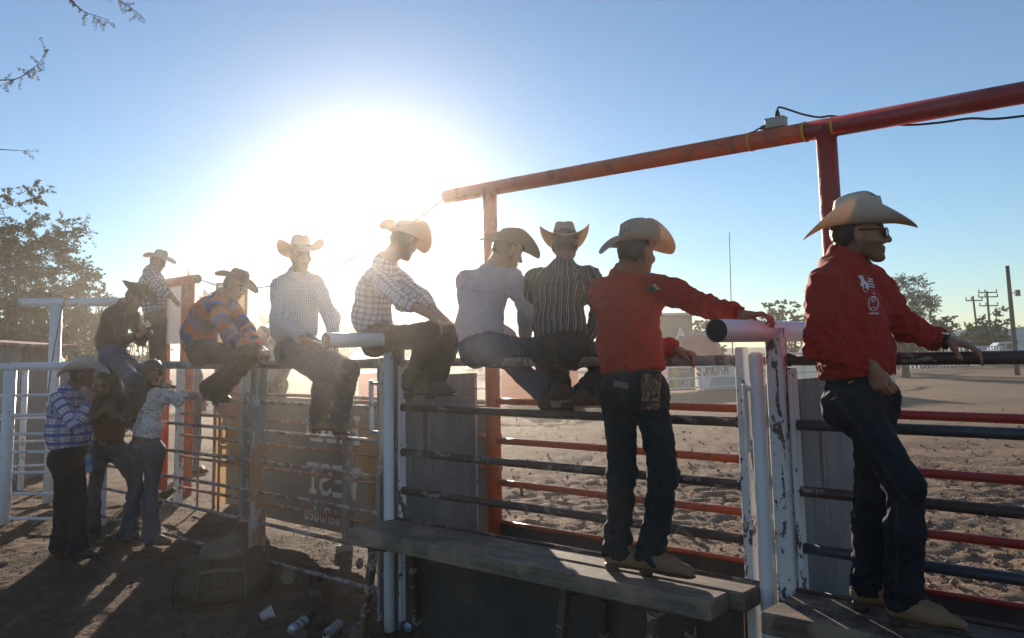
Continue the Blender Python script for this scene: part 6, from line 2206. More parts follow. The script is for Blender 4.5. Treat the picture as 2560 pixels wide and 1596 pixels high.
flat_shape([(0.02, 0), (cw_ - .02, 0), (cw_ - .02, .42), (0.02, .42)], Vector((cb0.x, YB, 1.12)), X_, Z_, Vector((0, -1, 0)), vinyl('salmon print', (0.58, 0.30, 0.22), 0.4), 'salmon_print', cbn, 0.007)

# --- orange gate frame further along and its plastic sheet
of = thing('entry_arch', 'bright orange pipe frame with a sloping top pipe left of the banded rider', 'pipe frame', yp(460, 1240, 10.8))
p1 = yp(460, 1240, 10.8); p1.z = -0.2
s1_ = (p1 - F0).dot(FS); t1_ = (p1 - F0).dot(FT)
s0_ = sx(409, t1_, 1000)
p0 = fp(s0_, t1_)
zt1 = yp(462, 707, 10.8).z
MB().tube([p1, Vector((p1.x, p1.y, zt1))], 0.088, 16).build('post', M_ORANGE, of)
MB().tube([Vector((p0.x, p0.y, -0.2)), Vector((p0.x, p0.y, zt1 - 0.02))], 0.072, 16).build('post', M_ORANGE, of)
e0, e1 = fp(s0_ - 0.15, t1_, zt1 + 0.03), fp(s1_ + 0.22, t1_, zt1 + 0.03)
MB().tube([e0, e1], 0.062, 18).build('top_pipe', M_ORANGE, of)
MB().tube([e1 + FS * 0.001, e1 + FS * 0.003], 0.054, 18).build('cap_or_dark_hollow', M_BLACK, of)  # black disc puts the hollow's shade at the open pipe end
ps = thing('plastic_sheet', 'translucent white plastic sheet hung between the orange posts', 'plastic sheet', fp((s0_ + s1_) / 2, t1_ + 0.02, 1.95))
sheet('sheet', fp(s0_ + 0.09, t1_ + 0.04, 1.98), FS, UP, s1_ - s0_ - 0.2, zt1 - 2.02, plain('milky plastic', (0.60, 0.58, 0.58), 0.35, 0, 0.15, 8, 0, 0.5, 0.5), ps, 12, 10, 0.02, 3.0, FT)

# white pipe frame behind the plaid man
wfm = thing('entry_arch', 'white pipe frame with a T shaped post standing behind the plaid man', 'pipe frame', yp(136, 1200, 10.3))
pw_ = yp(136, 900, 10.3); zw = yp(136, 756, 10.3).z
MB().tube([Vector((pw_.x, 10.3, -0.2)), Vector((pw_.x, 10.3, zw - 0.02))], 0.068, 14).build('post', M_WHITE, wfm)
xa, xb = yp(49, 756, 10.3).x, yp(345, 756, 10.5).x
MB().tube([Vector((xa, 10.3, zw)), Vector((xb, 10.5, zw))], 0.054, 16).build('top_pipe', M_WHITE, wfm)
MB().tube([Vector((pw_.x + 0.10, 10.31, zw)), Vector((pw_.x + 0.125, 10.31, zw))], 0.058, 16, caps=False).build('yellow_band', M_YEL, wfm)
MB().tube([Vector((pw_.x + 0.11, 10.24, zw - 0.05)), Vector((pw_.x + 0.03, 10.22, zw - 0.6)), Vector((pw_.x - 0.03, 10.22, zw - 1.2))], 0.006, 5).build('cord', M_BLACK, wfm)

# catwalk the man stands on
cwk = thing('catwalk', 'raised plank walkway behind the fence that the man in gingham stands on', 'catwalk', yp(392, 980, 10.5))
zc = PEOPLE['catwalk']['root'].location.z - 0.03
cx = yp(392, 980, 10.5).x
for k, y in enumerate((10.36, 10.56, 10.76)):
    MB().bbox(Vector((cx + 0.1, y, zc - 0.02)), Vector((1.15, 0, 0)), Vector((0, 0.092, 0)), Vector((0, 0, 0.018)), 0.004).build('plank', plain('weathered plank', (0.20, 0.16, 0.13), 0.85, 0, 0.3, 12), cwk)
for x in (-0.95, 0.95):
    for y in (10.3, 10.82):
        MB().bbox(Vector((cx + 0.1 + x, y, (zc - 0.04) / 2 - 0.1)), Vector((0.035, 0, 0)), Vector((0, 0.035, 0)), Vector((0, 0, (zc - 0.04) / 2 + 0.1)), 0.004).build('leg', M_RUSTPOST, cwk)

# yellow feather flag tip
yf = thing('feather_flag', 'slim yellow feather flag sticking up behind the orange frame', 'flag', yp(467, 900, 13.0))
fx = yp(466, 900, 13.0)
MB().tube([Vector((fx.x, 13, -0.1)), Vector((fx.x + 0.01, 13, 2.6)), yp(473, 668, 13.0)], [0.015, 0.012, 0.005], 6).build('pole', M_POLEG, yf)
fl = [yp(x, y, 13.0) for x, y in ((473, 670), (475, 700), (474, 740), (472, 790), (460, 790), (462, 740), (466, 700))]
flat_shape([((p - fl[0]).x, (p - fl[0]).z) for p in fl], fl[0], X_, Z_, Vector((0, -1, 0)), vinyl('yellow flag', (0.60, 0.42, 0.06), 0.5), 'cloth', yf, 0.012)

# ------------------------------------------------------------------ far side of the arena
def far_panel(lab, xa, xb, Ya, Yb, z0, z1, mat, name='banner', cat='banner'):
    a, b = yp(xa, 950, Ya), yp(xb, 950, Yb)
    a = Vector((a.x, a.y, z0)); b = Vector((b.x, b.y, z0))
    o = thing(name, lab, cat, a)
    xd = (b - a); W = xd.length; xd.normalize()
    nd = Vector((xd.y, -xd.x, 0)); nd = nd if nd.y < 0 else -nd
    sheet('cloth', a, xd, UP, W, z1 - z0, mat, o, 16, 6, 0.01, xa, nd)
    return o, a, xd, W, nd


YF = 36
def far_fence(lab, pts, zs, sp, mat, r=0.03, pr=0.04, top=None):
    o = thing('arena_rail_fence', lab, 'fence', (pts[0].x, pts[0].y, 0))
    for z in zs:
        MB().tube([Vector((p.x, p.y, z)) for p in pts], r, 8).build('rail', mat, o)
    for a, b in zip(pts[:-1], pts[1:]):
        L = (b - a).length; n = max(1, int(L / sp))
        for k in range(n + 1):
            p = a.lerp(b, k / n)
            MB().bbox(Vector((p.x, p.y, (zs[0] + 0.0) / 2)), Vector((pr, 0, 0)), Vector((0, pr, 0)), Vector((0, 0, zs[0] / 2 + 0.05)), 0.006).build('post', mat, o)
    return o


def g0(px, Y):
    q = yp(px, 900, Y); return Vector((q.x, Y, 0))


far_fence('white rail fence across the arena that carries the sponsor banners', [g0(880, 31), g0(1240, 29), g0(1470, 33), g0(1880, 37), g0(2060, 43)], [1.45, 1.0, 0.55, 0.15], 2.6, M_WHITE, 0.035, 0.05)
far_fence('long white picket rail fence far across the arena on the right', [g0(2060, 52), g0(2245, 60), g0(2420, 66), g0(2620, 78)], [1.45, 0.85], 0.55, M_WHITE, 0.035, 0.045)
o, a, xd, W, nd = far_panel('dark far banner with a yellow bull rider and HARD WEST printed in two boxes', 1671, 1737, 35.2, 35.6, 0.05, 1.25, M_V_GREY)
flat_shape([(.16, .1), (.30, .05), (.48, .15), (.44, .5), (.52, .75), (.40, 1.1), (.30, .95), (.22, 1.05), (.14, .7), (.20, .4)], a, xd, UP, nd, M_V_YEL, 'rider_print', o, 0.02)
for s_, z in (('HARD', 0.78), ('WEST', 0.20)):
    flat_shape([(.58, z - .04), (1.02, z - .04), (1.02, z + .30), (.58, z + .30)], a, xd, UP, nd, M_V_WHITE, 'print_box', o, 0.016)
    text(s_, a + xd * 0.61 + UP * (z + 0.02) + nd * 0.022, xd, UP, nd, 0.075, 0.03, 0.22, 0.03, M_V_GREY, o)
o, a, xd, W, nd = far_panel('white far banner with SONORA in red, green, blue and orange letters', 1738, 1862, 35.6, 36.8, 0.05, 1.30, M_V_WHITE)
text('SONORA', a + xd * 0.10 + UP * 0.62 + nd * 0.014, xd, UP, nd, 0.215, 0.075, 0.46, 0.085, None, o, False, [M_V_RED, M_V_RED, M_V_GREEN, M_V_ORANGE, M_V_BLUE, M_V_ORANGE])
flat_shape([(.75, .04), (W - .04, .04), (W - .04, .46), (.9, .52)], a, xd, UP, nd, M_V_BLUE, 'blue_print', o, 0.014)
far_panel('pinkish white far banner left of the dark HARD WEST banner', 1560, 1669, 34.2, 35.2, 0.05, 1.25, vinyl('pink white vinyl', (0.60, 0.50, 0.48), 0.4))
far_panel('pale far banner seen above the steel plate', 1955, 2056, 39.0, 42.5, 0.1, 1.2, vinyl('pale aqua vinyl', (0.52, 0.58, 0.58), 0.4))
o, a, xd, W, nd = far_panel('orange far panel seen between the orange post and the riders\' legs', 1252, 1446, 28.6, 32, 0.02, 1.18, M_V_ORANGE)
for k in range(5):
    strokes([[(0.05, 0.12 + 0.22 * k), (W - 0.05, 0.12 + 0.22 * k)]], a + nd * 0.012, xd, UP, nd, 0.02, M_V_RED, 'print_or_shadow_line', o)  # fence shadow drawn as red bars across the orange panel
far_panel('reddish far panel left of the white pole', 896, 962, 29, 28.6, 0.05, 1.15, vinyl('pink red vinyl', (0.55, 0.16, 0.14), 0.42))

# announcer stand with a big A
st_ = thing('announcer_stand', 'hazy grey announcer stand with a large white A on its front', 'stand', g0(1650, 47))
xs0, xs1 = g0(1560, 46).x, g0(1735, 46).x
M_STAND = plain('grey brown boards', (0.15, 0.125, 0.11), 0.8, 0, 0.25, 3)
zA, zB2 = yp(1640, 858, 46).z, yp(1640, 792, 46).z
MB().bbox(Vector(((xs0 + xs1) / 2, 47.5, (zA + zB2) / 2)), Vector(((xs1 - xs0) / 2, 0, 0)), Vector((0, 1.5, 0)), Vector((0, 0, (zB2 - zA) / 2)), 0.03).build('booth', M_STAND, st_)
MB().bbox(Vector(((xs0 + xs1) / 2, 47.4, zB2 + 0.1)), Vector(((xs1 - xs0) / 2 + 0.4, 0, 0)), Vector((0, 2.0, 0)), Vector((0, 0, 0.06)), 0.02).build('roof', plain('tin roof', (0.34, 0.34, 0.35), 0.5), st_)
for x in np.linspace(xs0 + 0.15, xs1 - 0.15, 4):
    MB().bbox(Vector((x, 46.15, zA / 2 - 0.1)), Vector((0.08, 0, 0)), Vector((0, 0.08, 0)), Vector((0, 0, zA / 2 + 0.1)), 0.01).build('leg', M_STAND, st_)
ax_ = yp(1692, 846, 45.95)
strokes([[(a * 0.42, b * 0.52) for a, b in ln] for ln in GLY['A']], ax_, X_, Z_, Vector((0, -1, 0)), 0.11, M_V_WHITE, 'letter', st_, 0.01)
# red barrels and round tank
for k, (px, Y, r, h, lab, tip) in enumerate(((716, 15.5, 0.28, 0.88, 'rusty red barrel behind the banner, left of the checked rider\'s leg', 0), (768, 15.9, 0.28, 0.90, 'rusty red barrel right behind the checked rider\'s shin', 0), (1746, 40, 1.05, 2.9, 'big round red tank beside the announcer stand', 0))):
    b = g0(px, Y); b.z = gz1(b.x, b.y)
    o = thing('barrel' if r < 1 else 'water_tank', lab, 'barrel' if r < 1 else 'tank', b)
    rr = [r * 0.93, r, r * 0.985, r * 1.02, r * 0.985, r * 1.02, r * 0.985, r, r * 0.93] if r < 1 else [r * .8, r, r, r, r, r, r * 0.9, r * 0.6, r * 0.2]
    zz = [0, .02, .3, .33, .36, .64, .67, .98, 1.0] if r < 1 else [0, .1, .3, .45, .55, .65, .82, .94, 1.0]
    z0 = 0 if r < 1 else 0.25
    hh = h if r < 1 else h * 0.7
    MB().tube([b + UP * (z0 * hh + hh * z) for z in zz], rr, 20).build('drum' if r < 1 else 'tank', painted('rusted red', (0.33, 0.07, 0.05), (0.22, 0.07, 0.05), 0.4), o)
    MB().tube([b + UP * (z0 * hh + hh * 1.001), b + UP * (z0 * hh + hh * 1.02)], r * 0.16, 10).build('lid', M_RUSTPOST, o)

# white motorhome and white pickup beyond the far fence
M_VW = plain('vehicle white', (0.62, 0.64, 0.66), 0.35, 0, 0.05)
M_GLASS = plain('dark vehicle glass', (0.045, 0.06, 0.075), 0.1, 0, 0.1, 5, 0, 0.6)
M_TYRE = plain('tyre', (0.02, 0.02, 0.02), 0.8)


def vehicle(lab, cat, name, prof, cen, heading, width, wheels, panes, body_mat, wr=0.36, extra=()):
    """prof: side outline (x, z); panes: quads on the side; wheels: x positions."""
    f = Vector((math.cos(heading), math.sin(heading), 0)); l = UP.cross(f)
    o = thing(name, lab, cat, cen)
    C0 = Vector(cen)
    n = len(prof)
    w = width / 2
    V = []
    for sg, ins in ((1, 0.0), (1, 0.07), (-1, 0.07), (-1, 0.0)):
        pass
    rows = []
    for off, sh in ((w - 0.10, 0.965), (w, 1.0), (-w, 1.0), (-(w - 0.10), 0.965)):
        pass
    cx_ = sum(p[0] for p in prof) / n; cz_ = sum(p[1] for p in prof) / n
    lay = [(-w, 0.94), (-w + 0.06, 1.0), (w - 0.06, 1.0), (w, 0.94)]
    for off, sc in lay:
        for x, z in prof:
            V.append(C0 + f * (cx_ + (x - cx_) * sc) + l * off + UP * (cz_ + (z - cz_) * sc))
    F = [tuple(range(n))[::-1], tuple(3 * n + i for i in range(n))]
    for j in range(3):
        for i in range(n):
            i2 = (i + 1) % n
            F.append((j * n + i, j * n + i2, (j + 1) * n + i2, (j + 1) * n + i))
    MB().add(V, F, 0, False).build('body', body_mat, o)
    for q in panes:
        for sg in (-1, 1):
            P = [C0 + f * x + l * (sg * (w + 0.012)) + UP * z for x, z in q]
            P2 = [p - l * (sg * 0.02) for p in P]
            k = len(P)
            fc = [tuple(range(k)), tuple(range(2 * k - 1, k - 1, -1))] + [(i, k + i, k + (i + 1) % k, (i + 1) % k) for i in range(k)]
            MB().add(P + P2, fc, 0, False).build('window', M_GLASS, o)
    for x in wheels:
        for sg in (-1, 1):
            c = C0 + f * x + l * (sg * (w - 0.10)) + UP * wr
            wo = MB().tube([c - l * 0.11, c - l * 0.08, c + l * 0.08, c + l * 0.11], [wr * 0.9, wr, wr, wr * 0.9], 18).build('wheel', M_TYRE, o)
            MB().tube([c + l * (sg * 0.112), c + l * (sg * 0.125)], wr * 0.58, 14).build('rim', M_POLEG, wo)
    for nm, m, b in extra:
        b(f, l, C0).build(nm, m, o)
    return o


q = g0(2482, 82)
vehicle('long white motorhome parked beyond the white fence, roof unit on top', 'motorhome', 'motorhome',
        [(-3.6, .45), (3.3, .45), (3.7, .9), (3.75, 1.5), (3.3, 2.9), (2.9, 3.05), (-3.5, 3.05), (-3.7, 2.9), (-3.7, .8)], (q.x, 82, 0), 0.15, 2.4, (-2.2, 2.3),
        [[(-2.9, 1.6), (-1.7, 1.6), (-1.7, 2.3), (-2.9, 2.3)], [(-.9, 1.6), (.1, 1.6), (.1, 2.3), (-.9, 2.3)], [(.8, 1.6), (1.6, 1.6), (1.6, 2.3), (.8, 2.3)]], M_VW, 0.4,
        [('roof_unit', M_POLEG, lambda f, l, c: MB().bbox(c + f * -0.6 + UP * 3.2, f * 1.5, l * 0.5, UP * 0.15, 0.04))])
q = g0(2512, 72)
vehicle('white pickup with bluish windows parked in front of the motorhome', 'pickup truck', 'pickup_truck',
        [(-2.6, .4), (2.5, .4), (2.65, .8), (2.5, 1.05), (1.2, 1.15), (.55, 1.75), (-.6, 1.80), (-.95, 1.15), (-2.55, 1.1), (-2.7, .8)], (q.x, 72, 0), 2.9, 1.85, (-1.6, 1.65),
        [[(-.75, 1.18), (.05, 1.18), (.05, 1.66), (-.55, 1.66)], [(.15, 1.18), (1.0, 1.18), (.5, 1.66), (.15, 1.66)]], M_VW)
q = g0(70, 17)
vehicle('dark parked car seen through the white fence on the left', 'car', 'parked_car',
        [(-2.1, .3), (2.1, .3), (2.25, .65), (2.1, .85), (1.0, .98), (.35, 1.45), (-1.1, 1.48), (-1.75, 1.02), (-2.2, .95), (-2.25, .6)], (q.x, 17, gz1(q.x, 17)), 2.6, 1.75, (-1.35, 1.4),
        [[(-1.45, 1.0), (-.45, 1.0), (-.45, 1.38), (-1.05, 1.38)], [(-.35, 1.0), (.8, .98), (.32, 1.36), (-.35, 1.38)]], plain('dark car paint', (0.03, 0.035, 0.045), 0.3, 0, 0.1), 0.32,
        [('windscreen', plain('pale windscreen', (0.30, 0.38, 0.46), 0.15, 0, 0.1, 4, 0, 0.6), lambda f, l, c: MB().bbox(c + f * 0.70 + UP * 1.225, (f * 0.325 - UP * 0.235), l * 0.70, (f * 0.235 + UP * 0.325) * 0.03, 0.004))])
q = g0(8, 12.2)
sh = thing('shed', 'small weathered plank shed with a tin roof at the left edge', 'shed', (q.x, 12.2, 0))
for k in range(7):
    MB().bbox(Vector((q.x - 0.42 + 0.105 * k, 12.2, 1.0)), Vector((0.050, 0, 0)), Vector((0, 0.012, 0)), Vector((0, 0, 1.0)), 0.004).build('plank', plain('grey plank', (0.30, 0.28, 0.26), 0.85, 0, 0.3, 8), sh)
MB().bbox(Vector((q.x + 0.32, 12.6, 1.0)), Vector((0.012, 0, 0)), Vector((0, 0.40, 0)), Vector((0, 0, 0.99)), 0.003).build('side_wall', plain('shade plank', (0.22, 0.21, 0.20), 0.85, 0, 0.3, 8), sh)
MB().bbox(Vector((q.x, 12.5, 2.06)), Vector((0.60, 0, -0.05)), Vector((0, 0.62, 0)), Vector((0, 0, 0.02)), 0.004).build('roof', M_RUSTPOST, sh)
# ------------------------------------------------------------------ things on people and in hands
from mathutils.bvhtree import BVHTree


def bvh_of(key, which='V'):
    P = PEOPLE[key]
    V, F = (P['V'], P['F']) if which == 'V' else (P['jV'], P['jF'])
    kk = 'bvh' + which
    if kk not in P: P[kk] = BVHTree.FromPolygons([tuple(v) for v in V], [tuple(f) for f in F])
    return P[kk]


def stick(key, px, py, off=0.003, which='V'):
    r = ray(px, py).normalized()
    h, n, _, d = bvh_of(key, which).ray_cast(Vector((0, 0, CAM_H)), r, 20)
    if h is None: return None
    return h + n * off


def decal(key, corners, mat, name, n=6, m=4, off=0.003, which='V', parent=None):
    """A patch sewn on the cloth: corners are picture points, the patch follows the folds."""
    (ax, ay), (bx, by), (cx, cy), (dx, dy) = corners
    V = []
    for i in range(n + 1):
        for j in range(m + 1):
            u, v = i / n, j / m
            x = (ax * (1 - u) + bx * u) * (1 - v) + (dx * (1 - u) + cx * u) * v
            y = (ay * (1 - u) + by * u) * (1 - v) + (dy * (1 - u) + cy * u) * v
            p = stick(key, x, y, off, which)
            if p is None: return None
            V.append(p)
    F = [(i * (m + 1) + j, (i + 1) * (m + 1) + j, (i + 1) * (m + 1) + j + 1, i * (m + 1) + j + 1) for i in range(n) for j in range(m)]
    return mesh_obj(name, [tuple(p) for p in V], F, mat, parent or PEOPLE[key]['shirt'])


def decal_line(key, pts, w, mat, name, off=0.0035, which='V', parent=None):
    """A narrow strip of stitching or print along picture points, laid on the cloth."""
    P = [np.array(p, float) for p in pts]
    runs, cur = [], []
    for i, p in enumerate(P):
        d = P[min(i + 1, len(P) - 1)] - P[max(i - 1, 0)]
        L = np.hypot(*d)
        if L < 1e-6: d = P[1] - P[0]; L = max(1e-6, np.hypot(*d))
        n = np.array([-d[1], d[0]]) / L * w / 2
        a, b = stick(key, *(p + n), off, which), stick(key, *(p - n), off, which)
        if a is None or b is None or (cur and (a - cur[-1][0]).length > 0.12):
            runs.append(cur); cur = []
            continue
        cur.append((a, b))
    runs.append(cur)
    r = max(runs, key=len)
    if len(r) < 2: return None
    V = [q for ab in r for q in ab]
    F = [(2 * i, 2 * i + 2, 2 * i + 3, 2 * i + 1) for i in range(len(r) - 1)]
    return mesh_obj(name, [tuple(v) for v in V], F, mat, parent or PEOPLE[key]['shirt'])


M_PRINT = plain('white print', (0.72, 0.66, 0.66), 0.7, 0, 0.05)
M_FG = plain('flag green', (0.02, 0.11, 0.045), 0.7)
M_FR = plain('flag red', (0.35, 0.03, 0.03), 0.7)
M_TAN = plain('leather patch', (0.23, 0.14, 0.10), 0.7)
M_TAG = plain('orange tag', (0.55, 0.16, 0.04), 0.7)
# flag on the boy's sleeve
k = 'boy'
decal(k, ((1622, 728), (1630, 712), (1641, 723), (1633, 733)), M_FG, 'flag_patch', 3, 3, 0.003)
decal(k, ((1630.3, 712), (1640, 713), (1651, 724.5), (1641.3, 723.3)), M_PRINT, 'flag_patch', 3, 3, 0.003)
decal(k, ((1640.3, 713.2), (1649, 714.5), (1659, 726), (1651.3, 724.7)), M_FR, 'flag_patch', 3, 3, 0.003)
decal(k, ((1638, 716), (1642, 717), (1645, 721), (1641, 720)), M_LEATHER, 'flag_emblem', 2, 2, 0.0042)
jo = [c for c in PEOPLE[k]['root'].children if c.name.startswith('jeans')][0]
decal(k, ((1535, 952), (1572, 958), (1571, 973), (1534, 968)), M_TAN, 'back_patch', 4, 3, 0.004, 'j', jo)
for (y0, y1) in ((982, 990),):
    decal_line(k, [(1512, y0), (1545, y1), (1580, y1 + 3)], 2.2, plain('denim seam', (0.035, 0.045, 0.055), 0.8), 'pocket_seam', 0.003, 'j', jo)
# prints on the man's chest
k = 'man'
for pts, w in ((((2150, 690), (2156, 704), (2154, 716)), 9), (((2156, 704), (2166, 712), (2166, 722)), 8), (((2148, 694), (2145, 690)), 4), (((2158, 716), (2157, 724)), 3), (((2168, 720), (2169, 727)), 3)):
    decal_line(k, pts, w, M_PRINT, 'horse_print')
for y in (697, 703, 710, 717):
    decal_line(k, [(2168, y), (2180 + (y - 697) * 0.25, y + 3)], 3.2, M_PRINT, 'printed_bar')
decal_line(k, [(2158, 729), (2186, 736)], 2.2, M_PRINT, 'print_or_shadow_line')
decal_line(k, [(2182 + 12 * math.cos(a), 760 + 18 * math.sin(a)) for a in np.linspace(0, 2 * math.pi, 15)], 1.8, M_PRINT, 'printed_ring')
decal_line(k, [(2179, 756), (2179, 744), (2183, 743), (2186, 747), (2186, 753), (2183, 756), (2179, 756)], 2.0, M_PRINT, 'printed_letter')
decal_line(k, [(2172, 775), (2180, 768), (2190, 774)], 1.8, M_PRINT, 'printed_ring')
for x in range(2172, 2194, 5):
    decal_line(k, [(x, 784), (x + 3.4, 785)], 3.6, M_PRINT, 'print_or_shadow_line')
jo = [c for c in PEOPLE[k]['root'].children if c.name.startswith('jeans')][0]
decal(k, ((2120, 957), (2133, 953), (2134, 957), (2121, 962)), M_TAG, 'pocket_tag', 2, 2, 0.004, 'j', jo)
decal(k, ((2078, 998), (2090, 993), (2091, 997), (2079, 1002)), M_TAN, 'pocket_tag', 2, 2, 0.004, 'j', jo)

# stitched seams
M_SEAMR = plain('red seam', (0.27, 0.018, 0.014), 0.85)
M_SEAML = plain('lilac seam', (0.46, 0.38, 0.42), 0.85)
M_SEAMD = plain('dark seam', (0.012, 0.014, 0.013), 0.85)
for key, m, w, lines in (
        ('man', M_SEAMR, 1.8, [[(2082, 690), (2096, 720), (2100, 760), (2094, 800), (2080, 830)], [(2170, 668), (2190, 700), (2208, 745), (2222, 800), (2234, 860), (2240, 905)], [(2178, 672), (2198, 700), (2216, 745), (2230, 800), (2242, 860)], [(2098, 690), (2128, 696), (2160, 700)], [(2160, 905), (2150, 925)]]),
        ('boy', M_SEAMR, 1.6, [[(1515, 770), (1560, 776), (1600, 776), (1640, 768)], [(1628, 700), (1634, 730), (1632, 765), (1624, 800)], [(1522, 712), (1514, 745), (1508, 790)], [(1560, 776), (1562, 820), (1563, 880), (1564, 930)], [(1838, 770), (1842, 790), (1842, 806)]]),
        ('lilac', M_SEAML, 1.6, [[(1155, 722), (1200, 730), (1250, 728), (1282, 718)], [(1268, 690), (1262, 720), (1262, 760), (1268, 790)], [(1172, 692), (1158, 720), (1152, 760)]]),
        ('striped', M_SEAMD, 2.2, [[(1345, 700), (1340, 740), (1346, 780)], [(1460, 695), (1466, 735), (1462, 780)], [(1345, 708), (1400, 714), (1460, 704)]])):
    for ln in lines:
        q = [(float(np.interp(u, np.linspace(0, 1, len(ln)), [p[0] for p in ln])), float(np.interp(u, np.linspace(0, 1, len(ln)), [p[1] for p in ln]))) for u in np.linspace(0, 1, 22)]
        decal_line(key, q, w, m, 'seam', 0.0012)

# pouch on the boy's belt
pp = stick('boy', 1632, 962, 0.0, 'j') or tp(1632, 965, 0.3)
ax_f = Vector((.80, -.55, 0)).normalized(); nn = Vector((-.55, -.80, 0)).normalized()
po = thing('belt_pouch', 'brown camouflage pouch hanging on the belt of the boy in red', 'pouch', pp)


def camo_mat():
    t = NT('camouflage cloth')
    v = t.obj()
    a = t.noise(v, 34, 2, 0.4, 0.8); b = t.noise(v, 48, 2, 0.4, 0.6)
    c = t.mix(t.ramp(a, 0.50, 0.53), (0.16, 0.095, 0.055), (0.06, 0.028, 0.02))
    c = t.mix(t.ramp(b, 0.56, 0.59), c, (0.27, 0.17, 0.11))
    return t.fin(c, 0.8, 0, t.bump(t.noise(v, 90, 3), 0.002))


M_CAMO = camo_mat()
pc = pp + nn * 0.022 - UP * 0.035
dn = (UP * -1 + ax_f * -0.10).normalized()
MB().bbox(pc, ax_f * 0.044, nn * 0.020, dn * 0.085, 0.012).build('pouch', M_CAMO, po)
MB().bbox(pc - dn * 0.045 + nn * 0.005, ax_f * 0.047, nn * 0.021, dn * 0.042, 0.012).build('flap', M_CAMO, po)
MB().bbox(pc + dn * 0.045 + nn * 0.004, ax_f * 0.047, nn * 0.0195, dn * 0.004, 0.002).build('strap', M_BLACK, po)
MB().tube(smooth_path([pc + ax_f * 0.045 - dn * 0.01, pc + ax_f * 0.062 + dn * 0.005, pc + ax_f * 0.058 + dn * 0.03, pc + ax_f * 0.045 + dn * 0.035], 4), 0.0025, 6).build('loop', M_BLACK, po)

# phone, bottle
ph = thing('phone', 'dark phone held by the rider in the black shirt', 'phone', yp(370, 828, 8.45))
c = (Vector(tp(368, 826, .14)) + Vector(tp(376, 832, .12))) / 2 + Vector((0.02, -0.02, 0.03))
MB().bbox(c, Vector((.06, .03, .03)), Vector((-.012, .035, -.012)), Vector((-.002, .0, .004)), 0.003).build('phone_body', M_BLACK, ph)
MB().bbox(c + Vector((-.0025, 0, .0048)), Vector((.055, .0275, .0275)), Vector((-.011, .032, -.011)), Vector((-.0003, .0, .0006)), 0.0002).build('screen', plain('phone glass', (0.10, 0.11, 0.13), 0.1), ph)
bo = thing('water_bottle', 'half hidden clear blue water bottle in the plaid man\'s lowered hand', 'bottle', yp(221, 1165, 7.72))
b0 = yp(222, 1180, 7.74); b1 = yp(220, 1128, 7.74)
ax = (b1 - b0)
prof = [(0, .030), (.03, .033), (.25, .033), (.28, .030), (.31, .033), (.62, .033), (.72, .030), (.84, .014), (.90, .013)]
MB().tube([b0 + ax * u for u, r in prof], [r for u, r in prof], 14).build('bottle', plain('bluish clear plastic', (0.40, 0.50, 0.60), 0.12, 0, 0.1, 5, 0, 0.6, 0.5), bo)
MB().tube([b0 + ax * .90, b0 + ax * 1.0], 0.015, 12).build('cap', plain('blue cap', (0.05, 0.12, 0.35), 0.4), bo)
MB().tube([b0 + ax * .33, b0 + ax * .60], 0.0337, 14, caps=False).build('paper_label', plain('bottle label', (0.16, 0.25, 0.45), 0.6), bo)
wt = thing('wristwatch', 'dark wristwatch on the arm that reaches along the red rail', 'watch', tp(2355, 848, .01))
wp = tp(2366, 853, .012); wdv = (tp(2440, 868, 0) - wp).normalized()
ring(wp, wdv, UP, 0.0285, 1.1, 0.02, M_BLACK, 'strap', wt, 24)
MB().bbox(wp + UP * 0.031 - FT * -0.006, wdv * 0.016, wdv.cross(UP).normalized() * 0.016, UP * 0.004, 0.003).build('dial', M_STEEL, wt)

# ------------------------------------------------------------------ duffel bag
bx = gp(560, 1488, 0.05)
bag = thing('duffel_bag', 'worn olive brown duffel bag lying on the dirt', 'duffel bag', (bx.x, bx.y, gz1(bx.x, bx.y)))
B0 = Vector((bx.x, bx.y, gz1(bx.x, bx.y)))
R_ = Vector((.97, .22, 0)).normalized(); Bk = UP.cross(R_)
M_BAG = plain('olive canvas', (0.095, 0.066, 0.044), 0.9, 0, 0.35, 9, 0.004)
M_BAGL = plain('tan canvas', (0.165, 0.122, 0.086), 0.9, 0, 0.3, 9, 0.004)


def bag_piece(prims, mat, name, parent, amp=0.010, h=0.010, seed=1):
    S = Sdf()
    for a, b, r0, r1, fl, k in prims: S.cone(B0 + R_ * a[0] + Bk * a[1] + UP * a[2], B0 + R_ * b[0] + Bk * b[1] + UP * b[2], r0, r1, k, fl)
    V, F = S.mesh(h, 2)
    V[:, 2] = np.maximum(V[:, 2], B0.z - 0.01)
    N = vnormals(V, F)
    d = amp * (fbm(V * 9 + seed, 3) + 0.6 * (1 - 2 * np.abs(pnoise(np.stack([V[:, 0] * 6, V[:, 1] * 6, V[:, 2] * 22 + seed], 1)))))
    return mesh_obj(name, V + N * d[:, None], F, mat, parent)


